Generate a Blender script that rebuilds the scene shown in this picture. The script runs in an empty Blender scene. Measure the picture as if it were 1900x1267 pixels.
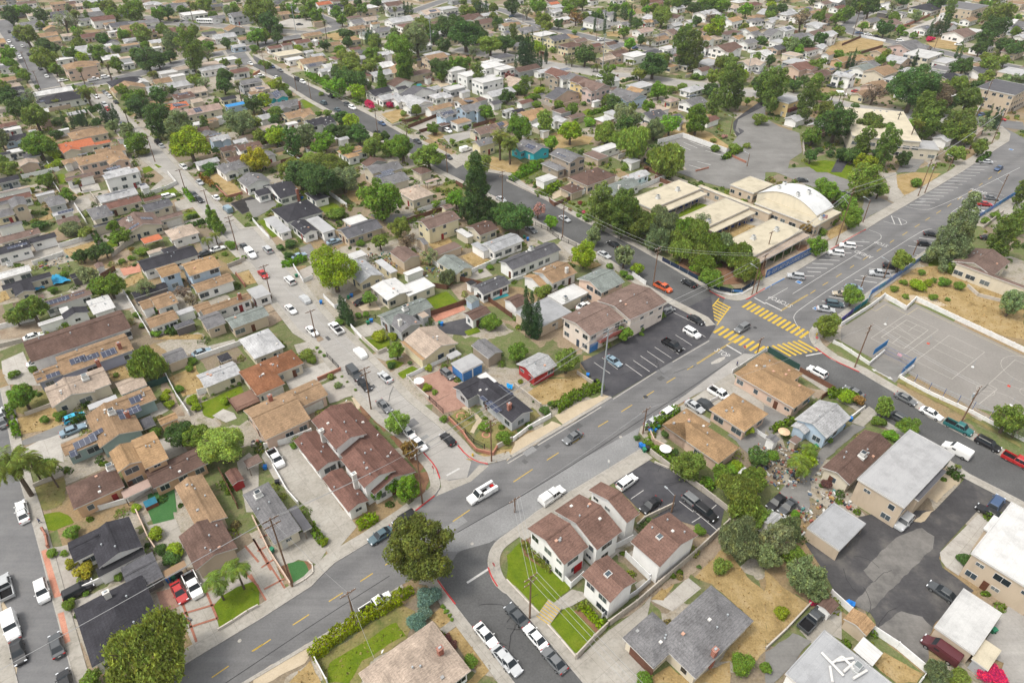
import bpy, math, random
import numpy as np
from mathutils import Vector, Matrix
RND = random.Random(7)
scene = bpy.context.scene
COL = scene.collection
# ------------------------------------------------------------------ camera model (photo 1900x1267)
FOC, HOR, CX, CY, CAMH = 1240.0, -283.0, 950.0, 633.5, 100.0
PITCH = math.atan((CY - HOR) / FOC)
SP, CP = math.sin(PITCH), math.cos(PITCH)
def ray(u, v):
    x = (u - CX) / FOC; y = -(v - CY) / FOC
    return Vector((x, CP + y * SP, -SP + y * CP))
def unp(u, v, z=0.0):
    """photo pixel -> world point on the plane at height z"""
    d = ray(u, v); t = (z - CAMH) / d.z
    return Vector((d.x * t, d.y * t, z))
def proj(p):
    q = Vector((p[0], p[1], p[2] - CAMH))
    dep = q.y * CP - q.z * SP
    up = q.y * SP + q.z * CP
    return CX + FOC * q.x / dep, CY - FOC * up / dep
def depth(p):
    return p[1] * CP - (p[2] - CAMH) * SP
def top_height(base, v):
    """height above base of the point straight over it that shows at image row v"""
    lo, hi = 0.0, 80.0
    for _ in range(40):
        m = (lo + hi) / 2
        if proj((base.x, base.y, m))[1] > v: lo = m
        else: hi = m
    return lo
TX = (0, 470, 940, 1420); TY = (0, 310, 630, 947); TS = 480.0 / 1900.0
tile = [0, 0]
def pt(x, y):
    return tile[0] + x * TS, tile[1] + y * TS
ANG = math.radians(39.3)             # direction of the main road; the side streets run across it
UM = Vector((math.cos(ANG), math.sin(ANG), 0)); UA = Vector((-UM.y, UM.x, 0))

# ------------------------------------------------------------------ materials
MATS = {}
class NT:
    def __init__(s, name):
        m = bpy.data.materials.new(name); m.use_nodes = True
        s.m = m; s.t = m.node_tree; s.b = s.t.nodes['Principled BSDF']; MATS[name] = m
        s.b.inputs['Specular IOR Level'].default_value = 0.08
    def n(s, typ, **kw):
        x = s.t.nodes.new(typ)
        for k, v in kw.items():
            if k.startswith('i_'):
                x.inputs[int(k[2:])].default_value = v
            else: setattr(x, k, v)
        return x
    def l(s, a, b): s.t.links.new(a, b)
    def coord(s, kind='Object', scale=1.0, rot=0.0):
        tc = s.n('ShaderNodeTexCoord'); mp = s.n('ShaderNodeMapping')
        mp.inputs['Rotation'].default_value = (0, 0, rot)
        if not isinstance(scale, tuple): scale = (scale,) * 3
        mp.inputs['Scale'].default_value = scale
        s.l(tc.outputs[kind], mp.inputs[0]); return mp.outputs[0]
    def world(s, scale=1.0, rot=0.0):
        g = s.n('ShaderNodeNewGeometry'); mp = s.n('ShaderNodeMapping')
        mp.inputs['Rotation'].default_value = (0, 0, rot)
        if not isinstance(scale, tuple): scale = (scale,) * 3
        mp.inputs['Scale'].default_value = scale
        s.l(g.outputs['Position'], mp.inputs[0]); return mp.outputs[0]
    def noise(s, vec, scale, detail=4, rough=.6):
        x = s.n('ShaderNodeTexNoise'); x.inputs['Scale'].default_value = scale
        x.inputs['Detail'].default_value = detail; x.inputs['Roughness'].default_value = rough
        s.l(vec, x.inputs['Vector']); return x.outputs[0]
    def ramp(s, fac, stops, interp='LINEAR'):
        x = s.n('ShaderNodeValToRGB'); x.color_ramp.interpolation = interp
        e = x.color_ramp.elements
        while len(e) < len(stops): e.new(0.5)
        for k, (p, c) in enumerate(stops):
            e[k].position = p
            e[k].color = (c, c, c, 1) if not isinstance(c, tuple) else (*c[:3], 1)
        s.l(fac, x.inputs[0]); return x.outputs[0]
    def mix(s, a, b, fac=1.0, mode='MIX'):
        x = s.n('ShaderNodeMix', data_type='RGBA', blend_type=mode)
        for sock, v in ((0, fac), (6, a), (7, b)):
            if hasattr(v, 'links') or hasattr(v, 'is_linked'): s.l(v, x.inputs[sock])
            else: x.inputs[sock].default_value = v if sock == 0 else (*v[:3], 1)
        return x.outputs[2]
    def ocol(s):
        return s.n('ShaderNodeObjectInfo').outputs['Color']
    def orand(s):
        return s.n('ShaderNodeObjectInfo').outputs['Random']
    def base(s, c, rough=.8, metal=0.0):
        if isinstance(c, tuple): s.b.inputs['Base Color'].default_value = (*c[:3], 1)
        else: s.l(c, s.b.inputs['Base Color'])
        s.b.inputs['Roughness'].default_value = rough; s.b.inputs['Metallic'].default_value = metal
        return s.m
    def bump(s, h, strength=.3, dist=.05):
        x = s.n('ShaderNodeBump'); x.inputs['Strength'].default_value = strength; x.inputs['Distance'].default_value = dist
        s.l(h, x.inputs['Height']); s.l(x.outputs[0], s.b.inputs['Normal'])

def make_materials():
    # tinted by object colour
    m = NT('shingle'); v = m.coord('Object')
    fine = m.noise(m.coord('Object', (2.2, 5.5, 5.5)), 1.0, 3, .75); big = m.noise(v, .35, 4); 
    wv = m.n('ShaderNodeTexWave', wave_type='BANDS', bands_direction='Z'); wv.inputs['Scale'].default_value = 1.9
    wv.inputs['Distortion'].default_value = 1.2; wv.inputs['Detail'].default_value = 2; m.l(v, wv.inputs['Vector'])
    c = m.mix(m.ocol(), m.ramp(fine, [(.25, .58), (.5, 1.0), (.78, 1.45)]), 1.0, 'MULTIPLY')
    stn = m.noise(m.coord('Object', (.9, .25, .9)), 1.1, 5, .7); c = m.mix(c, m.ramp(stn, [(.3, .78), (.5, 1.0), (.72, 1.14)]), 1.0, 'MULTIPLY')
    c = m.mix(c, m.ramp(big, [(.3, .74), (.55, 1.0), (.8, 1.2)]), 1.0, 'MULTIPLY')
    c = m.mix(c, m.ramp(wv.outputs[1], [(0, .86), (.3, 1.0)]), 1.0, 'MULTIPLY')
    m.base(c, .92); m.bump(fine, .25, .04)
    m = NT('roof_flat'); v = m.coord('Object')
    big = m.noise(v, .25, 5, .7); fine = m.noise(v, 5, 3)
    br = m.n('ShaderNodeTexBrick'); br.inputs['Scale'].default_value = 1.0; br.inputs['Mortar Size'].default_value = .012
    br.inputs['Brick Width'].default_value = 9.0; br.inputs['Row Height'].default_value = 1.0
    br.inputs['Color1'].default_value = (1, 1, 1, 1); br.inputs['Color2'].default_value = (.95, .95, .95, 1); br.inputs['Mortar'].default_value = (.8, .8, .8, 1)
    m.l(v, br.inputs['Vector'])
    c = m.mix(m.ocol(), m.ramp(big, [(.3, .74), (.5, .97), (.7, 1.05)]), 1.0, 'MULTIPLY')
    c = m.mix(c, br.outputs[0], 1.0, 'MULTIPLY'); c = m.mix(c, m.ramp(fine, [(.3, .93), (.7, 1.05)]), 1.0, 'MULTIPLY')
    m.base(c, .75)
    m = NT('tile_roof'); v = m.coord('Object')
    w = m.n('ShaderNodeTexWave', wave_type='BANDS', bands_direction='X'); w.inputs['Scale'].default_value = 1.1; m.l(v, w.inputs['Vector'])
    c = m.mix(m.ocol(), m.ramp(m.noise(v, 3, 4, .8), [(.25, .65), (.5, 1.), (.75, 1.35)]), 1.0, 'MULTIPLY')
    c = m.mix(c, m.ramp(w.outputs[1], [(0, .7), (.5, 1.0)]), 1.0, 'MULTIPLY'); m.base(c, .8); m.bump(w.outputs[1], .5, .08)
    m = NT('metal_roof'); v = m.coord('Object')
    w = m.n('ShaderNodeTexWave', wave_type='BANDS', bands_direction='X', wave_profile='SAW'); w.inputs['Scale'].default_value = .55; m.l(v, w.inputs['Vector'])
    c = m.mix(m.ocol(), m.ramp(w.outputs[1], [(0, .72), (.15, 1.0)]), 1.0, 'MULTIPLY'); 
    c = m.mix(c, m.ramp(m.noise(v, .6, 4), [(.3, .85), (.7, 1.08)]), 1.0, 'MULTIPLY'); m.base(c, .45)
    m = NT('stucco'); v = m.coord('Object')
    st = m.noise(m.coord('Object', (.5, .5, .15)), 1.2, 5, .65)
    c = m.mix(m.ocol(), m.ramp(st, [(.25, .84), (.5, 1.0), (.8, 1.05)]), 1.0, 'MULTIPLY'); m.base(c, .9)
    m.bump(m.noise(v, 12, 2), .12, .02)
    m = NT('trim'); m.base((.56, .55, .53), .6)
    m = NT('glass'); c = m.ramp(m.orand(), [(0, (.015, .02, .025)), (.6, (.05, .07, .085)), (1, (.16, .18, .18))]); m.base(c, .12); m.b.inputs['Specular IOR Level'].default_value = .6
    m = NT('car_glass'); m.base((.014, .019, .024), .4); m.b.inputs['Specular IOR Level'].default_value = .35
    m = NT('paint'); m.base(m.ocol(), .42); m.b.inputs['Coat Weight'].default_value = .35; m.b.inputs['Coat Roughness'].default_value = .28; m.b.inputs['Specular IOR Level'].default_value = .35
    m = NT('plain'); v = m.coord('Object')
    m.base(m.mix(m.ocol(), m.ramp(m.noise(v, 1.3, 4), [(.25, .82), (.6, 1.04)]), 1.0, 'MULTIPLY'), .7)
    m = NT('tyre'); m.base((.012, .012, .013), .85)
    m = NT('rim'); m.base((.45, .46, .47), .3, .8)
    m = NT('lamp_clear'); m.base((.65, .67, .7), .15)
    m = NT('lamp_red'); m.base((.35, .015, .015), .25)
    m = NT('leaf')
    g = m.n('ShaderNodeNewGeometry')
    isl = g.outputs['Random Per Island']
    hs = m.n('ShaderNodeHueSaturation'); m.l(m.ocol(), hs.inputs['Color'])
    mr = m.n('ShaderNodeMapRange'); mr.inputs['To Min'].default_value = .478; mr.inputs['To Max'].default_value = .522; m.l(isl, mr.inputs[0]); m.l(mr.outputs[0], hs.inputs['Hue'])
    cl = m.noise(m.coord('Object'), 3.4, 3, .6)
    c = m.mix(hs.outputs[0], m.ramp(isl, [(0, .6), (.5, 1.08), (1, 1.75)]), 1.0, 'MULTIPLY')
    c = m.mix(c, m.ramp(cl, [(.28, (.68, .76, .72)), (.5, (1, 1, 1)), (.72, (1.5, 1.35, .9))]), 1.0, 'MULTIPLY')
    m.base(c, .62); m.b.inputs['Specular IOR Level'].default_value = .08
    tr = m.n('ShaderNodeBsdfTranslucent'); m.l(c, tr.inputs[0]); mx = m.n('ShaderNodeMixShader'); mx.inputs[0].default_value = .36
    out = m.t.nodes['Material Output']; m.l(m.b.outputs[0], mx.inputs[1]); m.l(tr.outputs[0], mx.inputs[2]); m.l(mx.outputs[0], out.inputs[0])
    m = NT('bark'); m.base(m.mix((.11, .085, .065), m.ramp(m.noise(m.coord('Object', (4, 4, .8)), 3, 4), [(.3, .55), (.7, 1.3)]), 1.0, 'MULTIPLY'), .95)
    m = NT('pole_wood'); m.base(m.mix((.17, .105, .07), m.ramp(m.noise(m.coord('Object', (5, 5, .3)), 2, 4), [(.3, .6), (.7, 1.3)]), 1.0, 'MULTIPLY'), .9)
    m = NT('steel'); m.base((.38, .41, .43), .5, .3)
    m = NT('wire'); m.base((.34, .34, .34), .5, .1)
    m = NT('tuft'); m.base(m.mix(m.ocol(), m.ramp(m.n('ShaderNodeNewGeometry').outputs['Random Per Island'], [(0, .84), (1, 1.16)]), 1.0, 'MULTIPLY'), .95)
    m = NT('brick'); v = m.coord('Object')
    br = m.n('ShaderNodeTexBrick'); br.inputs['Scale'].default_value = 3.2
    br.inputs['Color1'].default_value = (.24, .075, .05, 1); br.inputs['Color2'].default_value = (.33, .12, .08, 1); br.inputs['Mortar'].default_value = (.42, .37, .33, 1); br.inputs['Mortar Size'].default_value = .02
    m.l(v, br.inputs['Vector']); m.base(br.outputs[0], .9)
    m = NT('solar'); v = m.coord('UV')
    br = m.n('ShaderNodeTexBrick', offset=0.0); br.inputs['Scale'].default_value = 1.0
    br.inputs['Brick Width'].default_value = 1.0; br.inputs['Row Height'].default_value = 1.65; br.inputs['Mortar Size'].default_value = .035
    br.inputs['Color1'].default_value = (.028, .034, .062, 1); br.inputs['Color2'].default_value = (.04, .05, .085, 1); br.inputs['Mortar'].default_value = (.26, .27, .30, 1)
    m.l(v, br.inputs['Vector']); m.base(br.outputs[0], .18); m.b.inputs['Specular IOR Level'].default_value = .5
    # ground kinds (world coordinates)
    def ground(name, c1, c2, c3, sc=.35, fine=4.0, rough=.95, bump=0.0, cracks=0.0):
        f = dict(dry=.82, dirt=.78, concrete=.74, palepave=.72, gravel=.72, sand=.78, kerb=.75, mulch=.85, weedy=.85).get(name, 1.0)
        c1, c2, c3 = (tuple(x * f for x in c) for c in (c1, c2, c3))
        m = NT(name); v = m.world()
        n1 = m.noise(v, sc, 5, .65); n2 = m.noise(v, fine, 4, .7)
        c = m.ramp(n1, [(.3, c1), (.5, c2), (.72, c3)])
        smooth = name in ('concrete', 'palepave', 'gravel', 'sand', 'court', 'stage') or name.startswith('asphalt')
        c = m.mix(c, m.ramp(n2, [(.25, .86), (.5, 1.0), (.78, 1.12)] if smooth else [(.25, .68), (.5, 1.0), (.78, 1.3)]), 1.0, 'MULTIPLY')
        if name.startswith('asphalt'):
            tr = m.noise(m.world((.012, .55, 1), -ANG), 1.0, 4, .7); c = m.mix(c, m.ramp(tr, [(.3, .90), (.5, 1.0), (.7, 1.09)]), 1.0, 'MULTIPLY')
        if name in ('concrete', 'palepave'):
            bk = m.n('ShaderNodeTexBrick', offset=0.0); bk.inputs['Scale'].default_value = 1.0; bk.inputs['Brick Width'].default_value = 3.1; bk.inputs['Row Height'].default_value = 3.1; bk.inputs['Mortar Size'].default_value = .03
            bk.inputs['Color1'].default_value = (1, 1, 1, 1); bk.inputs['Color2'].default_value = (.93, .93, .92, 1); bk.inputs['Mortar'].default_value = (.72, .71, .69, 1); m.l(m.world(1.0, -ANG), bk.inputs['Vector']); c = m.mix(c, bk.outputs[0], 1.0, 'MULTIPLY')
            st = m.noise(v, .5, 6, .75); c = m.mix(c, m.ramp(st, [(.32, .84), (.5, 1.0)]), 1.0, 'MULTIPLY')
            vo = m.n('ShaderNodeTexVoronoi', feature='DISTANCE_TO_EDGE'); vo.inputs['Scale'].default_value = cracks
            m.l(m.mix(v, m.mix(v, m.noise(v, 1.2, 3), .0), 0.0), vo.inputs['Vector'])
            c = m.mix(c, m.ramp(vo.outputs['Distance'], [(0, .66), (.02, 1.0)]), 1.0, 'MULTIPLY')
        m.base(c, rough)
        if bump: m.bump(n2, bump, .1)
        return m
    ground('lawn', (.075, .120, .008), (.105, .150, .010), (.14, .165, .018), .4, 5, bump=.3)
    ground('turf', (.04, .11, .035), (.045, .12, .04), (.055, .13, .045), .4, 6)
    ground('weedy', (.10, .125, .035), (.20, .185, .07), (.30, .23, .11), .22, 3, bump=.3)
    ground('dry', (.24, .17, .075), (.36, .26, .12), (.42, .32, .18), .3, 3.5, bump=.3)
    ground('dirt', (.25, .185, .13), (.33, .26, .19), (.41, .34, .26), .3, 3.5, bump=.2)
    ground('mulch', (.16, .085, .05), (.21, .115, .07), (.26, .15, .09), .6, 5, bump=.3)
    ground('gravel', (.36, .33, .29), (.44, .40, .36), (.50, .47, .42), .5, 7, bump=.3)
    ground('brickpave', (.24, .14, .11), (.30, .18, .14), (.35, .22, .17), .5, 6)
    ground('redpave', (.36, .16, .11), (.42, .20, .14), (.45, .24, .17), .5, 6)
    ground('darkmulch', (.022, .02, .02), (.03, .028, .028), (.045, .04, .038), .5, 5, bump=.3)
    ground('concrete', (.36, .335, .29), (.44, .41, .365), (.50, .475, .43), .18, 2.0, .9)
    ground('palepave', (.47, .44, .40), (.52, .49, .45), (.58, .55, .50), .25, 2.5, .9)
    ground('sand', (.46, .38, .27), (.52, .43, .31), (.56, .47, .35), .3, 4, .95)
    ground('asphalt', (.115, .115, .118), (.145, .144, .146), (.178, .176, .174), .10, 3.0, .9)
    ground('asphalt_old', (.145, .14, .134), (.175, .17, .162), (.21, .204, .195), .12, 2.5, .9)
    ground('asphalt_pale', (.245, .232, .215), (.29, .277, .26), (.335, .32, .298), .10, 2.5, .9)
    ground('asphalt_dark', (.046, .046, .052), (.062, .061, .067), (.092, .09, .094), .16, 3.0, .9, cracks=.22)
    ground('asphalt_worn', (.046, .045, .048), (.066, .064, .066), (.125, .118, .11), .16, 2.5, .92, cracks=.2)
    ground('asphalt_mid', (.085, .082, .08), (.145, .138, .13), (.185, .175, .165), .22, 2.5, .92, cracks=.25)
    ground('court', (.175, .164, .15), (.208, .195, .18), (.235, .22, .203), .05, 2.0, .92)
    ground('stage', (.30, .30, .31), (.36, .36, .37), (.42, .42, .43), .3, 3, .8)
    m = NT('tread'); m.base((.05, .05, .052), .9)
    # parcel ground
    m = NT('ground'); v = m.world(1.0, -ANG)
    wob = m.noise(v, .12, 3)
    vv = m.n('ShaderNodeVectorMath', operation='ADD'); m.l(v, vv.inputs[0])
    sc_ = m.n('ShaderNodeVectorMath', operation='SCALE'); sc_.inputs['Scale'].default_value = 3.0; m.l(wob, sc_.inputs[0]); m.l(sc_.outputs[0], vv.inputs[1])
    vo = m.n('ShaderNodeTexVoronoi', distance='CHEBYCHEV'); vo.inputs['Scale'].default_value = .085; vo.inputs['Randomness'].default_value = .85
    m.l(vv.outputs[0], vo.inputs['Vector'])
    sep = m.n('ShaderNodeSeparateColor'); m.l(vo.outputs['Color'], sep.inputs[0])
    pal = m.ramp(sep.outputs[0], [(0, (.31, .285, .245)), (.22, (.25, .19, .13)), (.32, (.085, .125, .03)), (.56, (.235, .165, .085)), (.66, (.18, .145, .105)), (.76, (.075, .105, .028))], 'CONSTANT')
    n1 = m.noise(m.world(), .25, 6, .7); n2 = m.noise(m.world(), 2.5, 4, .7)
    c = m.mix(pal, m.ramp(n1, [(.3, (.18, .14, .08)), (.5, (.25, .205, .15)), (.7, (.10, .11, .035))]), m.ramp(n1, [(.35, .75), (.5, .12), (.65, .75)]))
    c = m.mix(c, m.ramp(n2, [(.25, .6), (.5, 1.0), (.78, 1.35)]), 1.0, 'MULTIPLY'); m.base(c, .95); m.bump(n2, .3, .15)
    # flat paints
    for n_, c_ in (('white_line', (.47, .46, .445)), ('yellow_line', (.50, .34, .055)), ('red_line', (.42, .05, .05)), ('blue_line', (.06, .18, .42)), ('tar', (.03, .03, .032)), ('pale_line', (.36, .34, .31)), ('tan_line', (.42, .36, .22)), ('kerb', (.34, .32, .29)), ('brick_line', (.30, .13, .09))):
        m = NT(n_); v = m.world()
        m.base(m.mix(c_, m.ramp(m.noise(v, 2.4, 5, .8), [(.3, .55), (.5, 1.0)]), 1.0, 'MULTIPLY'), .85)
    m = NT('water'); m.base((.04, .33, .36), .05)
    m = NT('banner'); m.base((.035, .11, .30), .6)
    m = NT('skin'); m.base((.35, .2, .14), .6)
make_materials()

# ------------------------------------------------------------------ mesh helpers
def mesh_np(name, verts, faces, mats, mi=None, uv=None):
    me = bpy.data.meshes.new(name)
    me.from_pydata([tuple(v) for v in verts], [], faces)
    for m in mats: me.materials.append(MATS[m])
    if mi is not None: me.polygons.foreach_set('material_index', mi)
    if uv is not None:
        l = me.uv_layers.new(name='UVMap'); l.data.foreach_set('uv', np.array(uv, dtype=np.float32).ravel())
    me.update(); return me
def obj(name, me, parent=None, loc=None, rot=None, color=None):
    o = bpy.data.objects.new(name, me); COL.objects.link(o)
    if parent is not None: o.parent = parent
    if loc is not None: o.location = loc
    if rot is not None: o.rotation_euler = (0, 0, rot)
    if color is not None: o.color = (*color[:3], 1)
    return o
THINGS = []
def thing(name, cat, look, short, group=None, me=None, loc=(0, 0, 0), rot=0.0, color=None, ref=None):
    o = obj(name, me, None, loc, rot, color)
    o['category'] = cat; 
    if group: o['group'] = group
    THINGS.append(dict(o=o, look=look, short=short, p=Vector(ref if ref is not None else loc), cat=cat))
    return o
def structure(name, me, **kw):
    o = obj(name, me, **kw); o['kind'] = 'structure'; return o
class MB:
    """collects faces for one mesh"""
    def __init__(s): s.v = []; s.f = []; s.m = []; s.mats = []
    def mat(s, m):
        if m not in s.mats: s.mats.append(m)
        return s.mats.index(m)
    def face(s, pts, m):
        k = len(s.v); s.v += [tuple(p) for p in pts]; s.f.append(tuple(range(k, k + len(pts)))); s.m.append(s.mat(m))
    def poly(s, pts, faces, m):
        k = len(s.v); s.v += [tuple(p) for p in pts]; i = s.mat(m)
        for f in faces: s.f.append(tuple(k + j for j in f)); s.m.append(i)
    def box(s, x0, x1, y0, y1, z0, z1, m, mtop=None):
        p = [(x0, y0, z0), (x1, y0, z0), (x1, y1, z0), (x0, y1, z0), (x0, y0, z1), (x1, y0, z1), (x1, y1, z1), (x0, y1, z1)]
        s.poly(p, [(3, 2, 1, 0), (0, 1, 5, 4), (1, 2, 6, 5), (2, 3, 7, 6), (3, 0, 4, 7), (4, 5, 6, 7)], m)
        if mtop: s.m[-1] = s.mat(mtop)
    def obox(s, a, b, w, z0, z1, m):
        """upright box along the ground segment a-b"""
        a = Vector((a[0], a[1], 0)); b = Vector((b[0], b[1], 0)); d = (b - a).normalized(); n = Vector((-d.y, d.x, 0)) * w / 2
        q = [a - n, b - n, b + n, a + n]
        p = [(x.x, x.y, z0) for x in q] + [(x.x, x.y, z1) for x in q]
        s.poly(p, [(3, 2, 1, 0), (0, 1, 5, 4), (1, 2, 6, 5), (2, 3, 7, 6), (3, 0, 4, 7), (4, 5, 6, 7)], m)
    def cyl(s, a, b, r0, r1, m, n=8, caps=True):
        a = Vector(a); b = Vector(b); d = (b - a).normalized()
        u = d.orthogonal().normalized(); w = d.cross(u)
        p = []
        for c, r in ((a, r0), (b, r1)):
            for k in range(n):
                t = 2 * math.pi * k / n; p.append(c + (u * math.cos(t) + w * math.sin(t)) * r)
        f = [(k, (k + 1) % n, n + (k + 1) % n, n + k) for k in range(n)]
        if caps: f += [tuple(range(n - 1, -1, -1)), tuple(range(n, 2 * n))]
        s.poly(p, f, m)
    def build(s, name):
        return mesh_np(name, s.v, s.f, s.mats, s.m)
def tri_poly(pts):
    """triangulate a simple polygon"""
    from mathutils.geometry import tessellate_polygon
    return [tuple(t) for t in tessellate_polygon([[Vector((p[0], p[1], 0)) for p in pts]])]
def area2(pts):
    return sum(pts[i][0] * pts[(i + 1) % len(pts)][1] - pts[(i + 1) % len(pts)][0] * pts[i][1] for i in range(len(pts)))
ZS = [0]
def sheet(name, pts, mat, z=None):
    if z is None:
        ZS[0] += 1; z = .038 + (ZS[0] % 89) * .0009
    if area2(pts) < 0: pts = pts[::-1]
    v = [(p[0], p[1], z) for p in pts]
    tris = []
    for t in tri_poly(v):
        a, b, c = (v[i] for i in t)
        if (b[0] - a[0]) * (c[1] - a[1]) - (c[0] - a[0]) * (b[1] - a[1]) < 0: t = (t[0], t[2], t[1])
        tris.append(t)
    return structure(name, mesh_np(name, v, tris, [mat]))
def slab(name, pts, mat, z0, z1, side=None):
    if area2(pts) < 0: pts = pts[::-1]
    n = len(pts); v = [(p[0], p[1], z1) for p in pts] + [(p[0], p[1], z0) for p in pts]
    f = []; mi = []
    for t in tri_poly(v[:n]):
        a, b, c = (v[i] for i in t)
        if (b[0] - a[0]) * (c[1] - a[1]) - (c[0] - a[0]) * (b[1] - a[1]) < 0: t = (t[0], t[2], t[1])
        f.append(t); mi.append(0)
    for k in range(n): f.append((k, n + k, n + (k + 1) % n, (k + 1) % n)); mi.append(1)
    return structure(name, mesh_np(name, v, f, [mat, side or mat], mi))
def offset_line(pts, d):
    """polyline moved sideways by d (positive = to the left of travel)"""
    out = []
    n = len(pts)
    for i, p in enumerate(pts):
        a = pts[max(i - 1, 0)]; b = pts[min(i + 1, n - 1)]
        t = Vector((b[0] - a[0], b[1] - a[1])).normalized()
        if 0 < i < n - 1:
            t1 = Vector((p[0] - a[0], p[1] - a[1])).normalized(); k = max(.5, t1.dot(t))
        else: k = 1
        out.append(Vector((p[0] - t.y * d / k, p[1] + t.x * d / k, 0)))
    return out
def smooth_line(pts, rounds=2):
    for _ in range(rounds):
        q = [pts[0]]
        for a, b in zip(pts, pts[1:]):
            q += [a * .75 + b * .25, a * .25 + b * .75]
        pts = q + [pts[-1]]
    return pts
def strip(name, pts, d0, d1, mat, z):
    a = offset_line(pts, d0); b = offset_line(pts, d1); n = len(pts)
    v = [(p.x, p.y, z) for p in a] + [(p.x, p.y, z) for p in b]
    f = []
    for k in range(n - 1):
        q = (k, k + 1, n + k + 1, n + k)
        f.append(q if d1 > d0 else q[::-1])
    return structure(name, mesh_np(name, v, f, [mat]))
def raised_strip(name, pts, d0, d1, mat, z1, side):
    a = offset_line(pts, d0); b = offset_line(pts, d1); n = len(pts)
    v = [(p.x, p.y, z1) for p in a] + [(p.x, p.y, z1) for p in b] + [(p.x, p.y, -.05) for p in a] + [(p.x, p.y, -.05) for p in b]
    f = []; mi = []
    for k in range(n - 1):
        for q, m in (((k, k + 1, n + k + 1, n + k), 0), ((2 * n + k, 2 * n + k + 1, k + 1, k), 1), ((n + k, n + k + 1, 3 * n + k + 1, 3 * n + k), 1)):
            f.append(q if d1 > d0 else q[::-1]); mi.append(m)
    f.append((0, n, 3 * n, 2 * n)); f.append((n - 1, 3 * n - 1, 4 * n - 1, 2 * n - 1)[::1]); mi += [1, 1]
    return structure(name, mesh_np(name, v, f, [mat, side], mi))

# ------------------------------------------------------------------ colours
RC = dict(gy=(.155, .152, .156), dg=(.043, .042, .049), lg=(.37, .37, .375), tn=(.26, .175, .108), br=(.118, .076, .062), rb=(.150, .082, .066), wh=(.50, .495, .485), bg=(.36, .29, .235), pk=(.34, .25, .215), gn=(.185, .205, .192), bk=(.03, .03, .033), og=(.30, .195, .108), cr=(.47, .42, .32), st=(.31, .315, .325), tb=(.165, .116, .098), bl=(.04, .22, .48), mg=(.098, .097, .106))
RC['th'] = (.165, .100, .080)
RC['or'] = (.40, .13, .065)
RN = dict(gy='grey', dg='charcoal', lg='pale grey', tn='tan', br='brown', rb='reddish brown', wh='white', bg='beige', pk='dusty pink', gn='greenish grey', bk='black', og='golden tan', cr='cream', st='steel grey', tb='taupe', bl='blue', mg='dark grey')
RN['or'] = 'terracotta'; RN['th'] = 'brown'
WC = dict(w=(.78, .77, .75), c=(.60, .54, .43), b=(.50, .41, .31), p=(.58, .43, .34), y=(.66, .50, .25), l=(.42, .52, .62), g=(.40, .41, .42), t=(.05, .42, .50), k=(.55, .42, .38), s=(.36, .30, .24), d=(.14, .13, .13), o=(.55, .36, .22), m=(.30, .40, .39), r=(.35, .04, .04), n=(.63, .56, .38), v=(.36, .38, .50), e=(.66, .58, .51))
WN = dict(w='white', c='cream', b='beige', p='peach', y='yellow', l='pale blue', g='grey', t='turquoise', k='pink', s='stone', d='dark', o='orange', m='teal green', r='red', n='pale yellow', v='blue grey', e='pale peach')
HOUSES = []
def win_mesh(w, h, split):
    fr = MB(); fr.box(-w / 2, w / 2, -.05, .02, -h / 2, h / 2, 'trim')
    pn = MB(); k = 2 if split else 1; g = .07
    pw = (w - g * (k + 1)) / k
    for i in range(k):
        x0 = -w / 2 + g + i * (pw + g); pn.box(x0, x0 + pw, -.065, .0, -h / 2 + g, h / 2 - g, 'glass')
    both = MB(); both.v = fr.v[:]; both.f = fr.f[:]; both.m = fr.m[:]; both.mats = ['trim', 'glass']
    k0 = len(both.v); both.v += pn.v; both.f += [tuple(q + k0 for q in f) for f in pn.f]; both.m += [1] * len(pn.f)
    return fr.build('window'), pn.build('pane'), both.build('window')
WIN = [win_mesh(1.75, 1.3, True), win_mesh(1.15, 1.3, False), win_mesh(2.5, 1.4, True), win_mesh(1.3, .8, True)]
def door_mesh(w, h, m, panels=1):
    b = MB(); b.box(-w / 2, w / 2, -.06, .02, 0, h, m)
    for i in range(panels):
        z0 = h * i / panels + .06; z1 = h * (i + 1) / panels - .06
        b.box(-w / 2 + .1, w / 2 - .1, -.08, -.0, z0, z1, m)
    return b.build('door')
DOOR = door_mesh(.95, 2.05, 'plain', 2); GARAGE = door_mesh(4.6, 2.15, 'plain', 4)
def vent_mesh():
    b = MB(); b.cyl((0, 0, -.3), (0, 0, .35), .11, .11, 'steel', 8); b.cyl((0, 0, .35), (0, 0, .45), .18, .12, 'steel', 8); return b.build('vent')
VENT = vent_mesh()
def box_vent():
    b = MB(); b.box(-.25, .25, -.22, .22, -.2, .22, 'plain'); return b.build('vent')
BVENT = box_vent()
def ac_mesh():
    b = MB(); b.box(-.55, .55, -.5, .5, 0, .95, 'plain'); b.box(-.45, .45, -.4, .4, .95, .99, 'glass'); b.box(-.75, .75, -.7, .7, -.5, 0, 'plain'); return b.build('air_conditioner')
ACM = ac_mesh()
def chimney_mesh(m):
    b = MB(); b.box(-.42, .42, -.32, .32, -3.2, 1.5, m); b.box(-.50, .50, -.40, .40, 1.5, 1.62, m); b.box(-.22, .22, -.15, .15, 1.62, 1.85, 'steel'); return b.build('chimney')
CHIM = chimney_mesh('brick'); CHIMW = chimney_mesh('plain')
def dish_mesh():
    b = MB(); b.cyl((0, 0, -.4), (0, 0, .5), .03, .03, 'steel', 6); b.cyl((0, -.06, .55), (0, .06, .62), .36, .1, 'plain', 12); return b.build('satellite_dish')
DISH = dish_mesh()
SLOPE = .34
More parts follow.
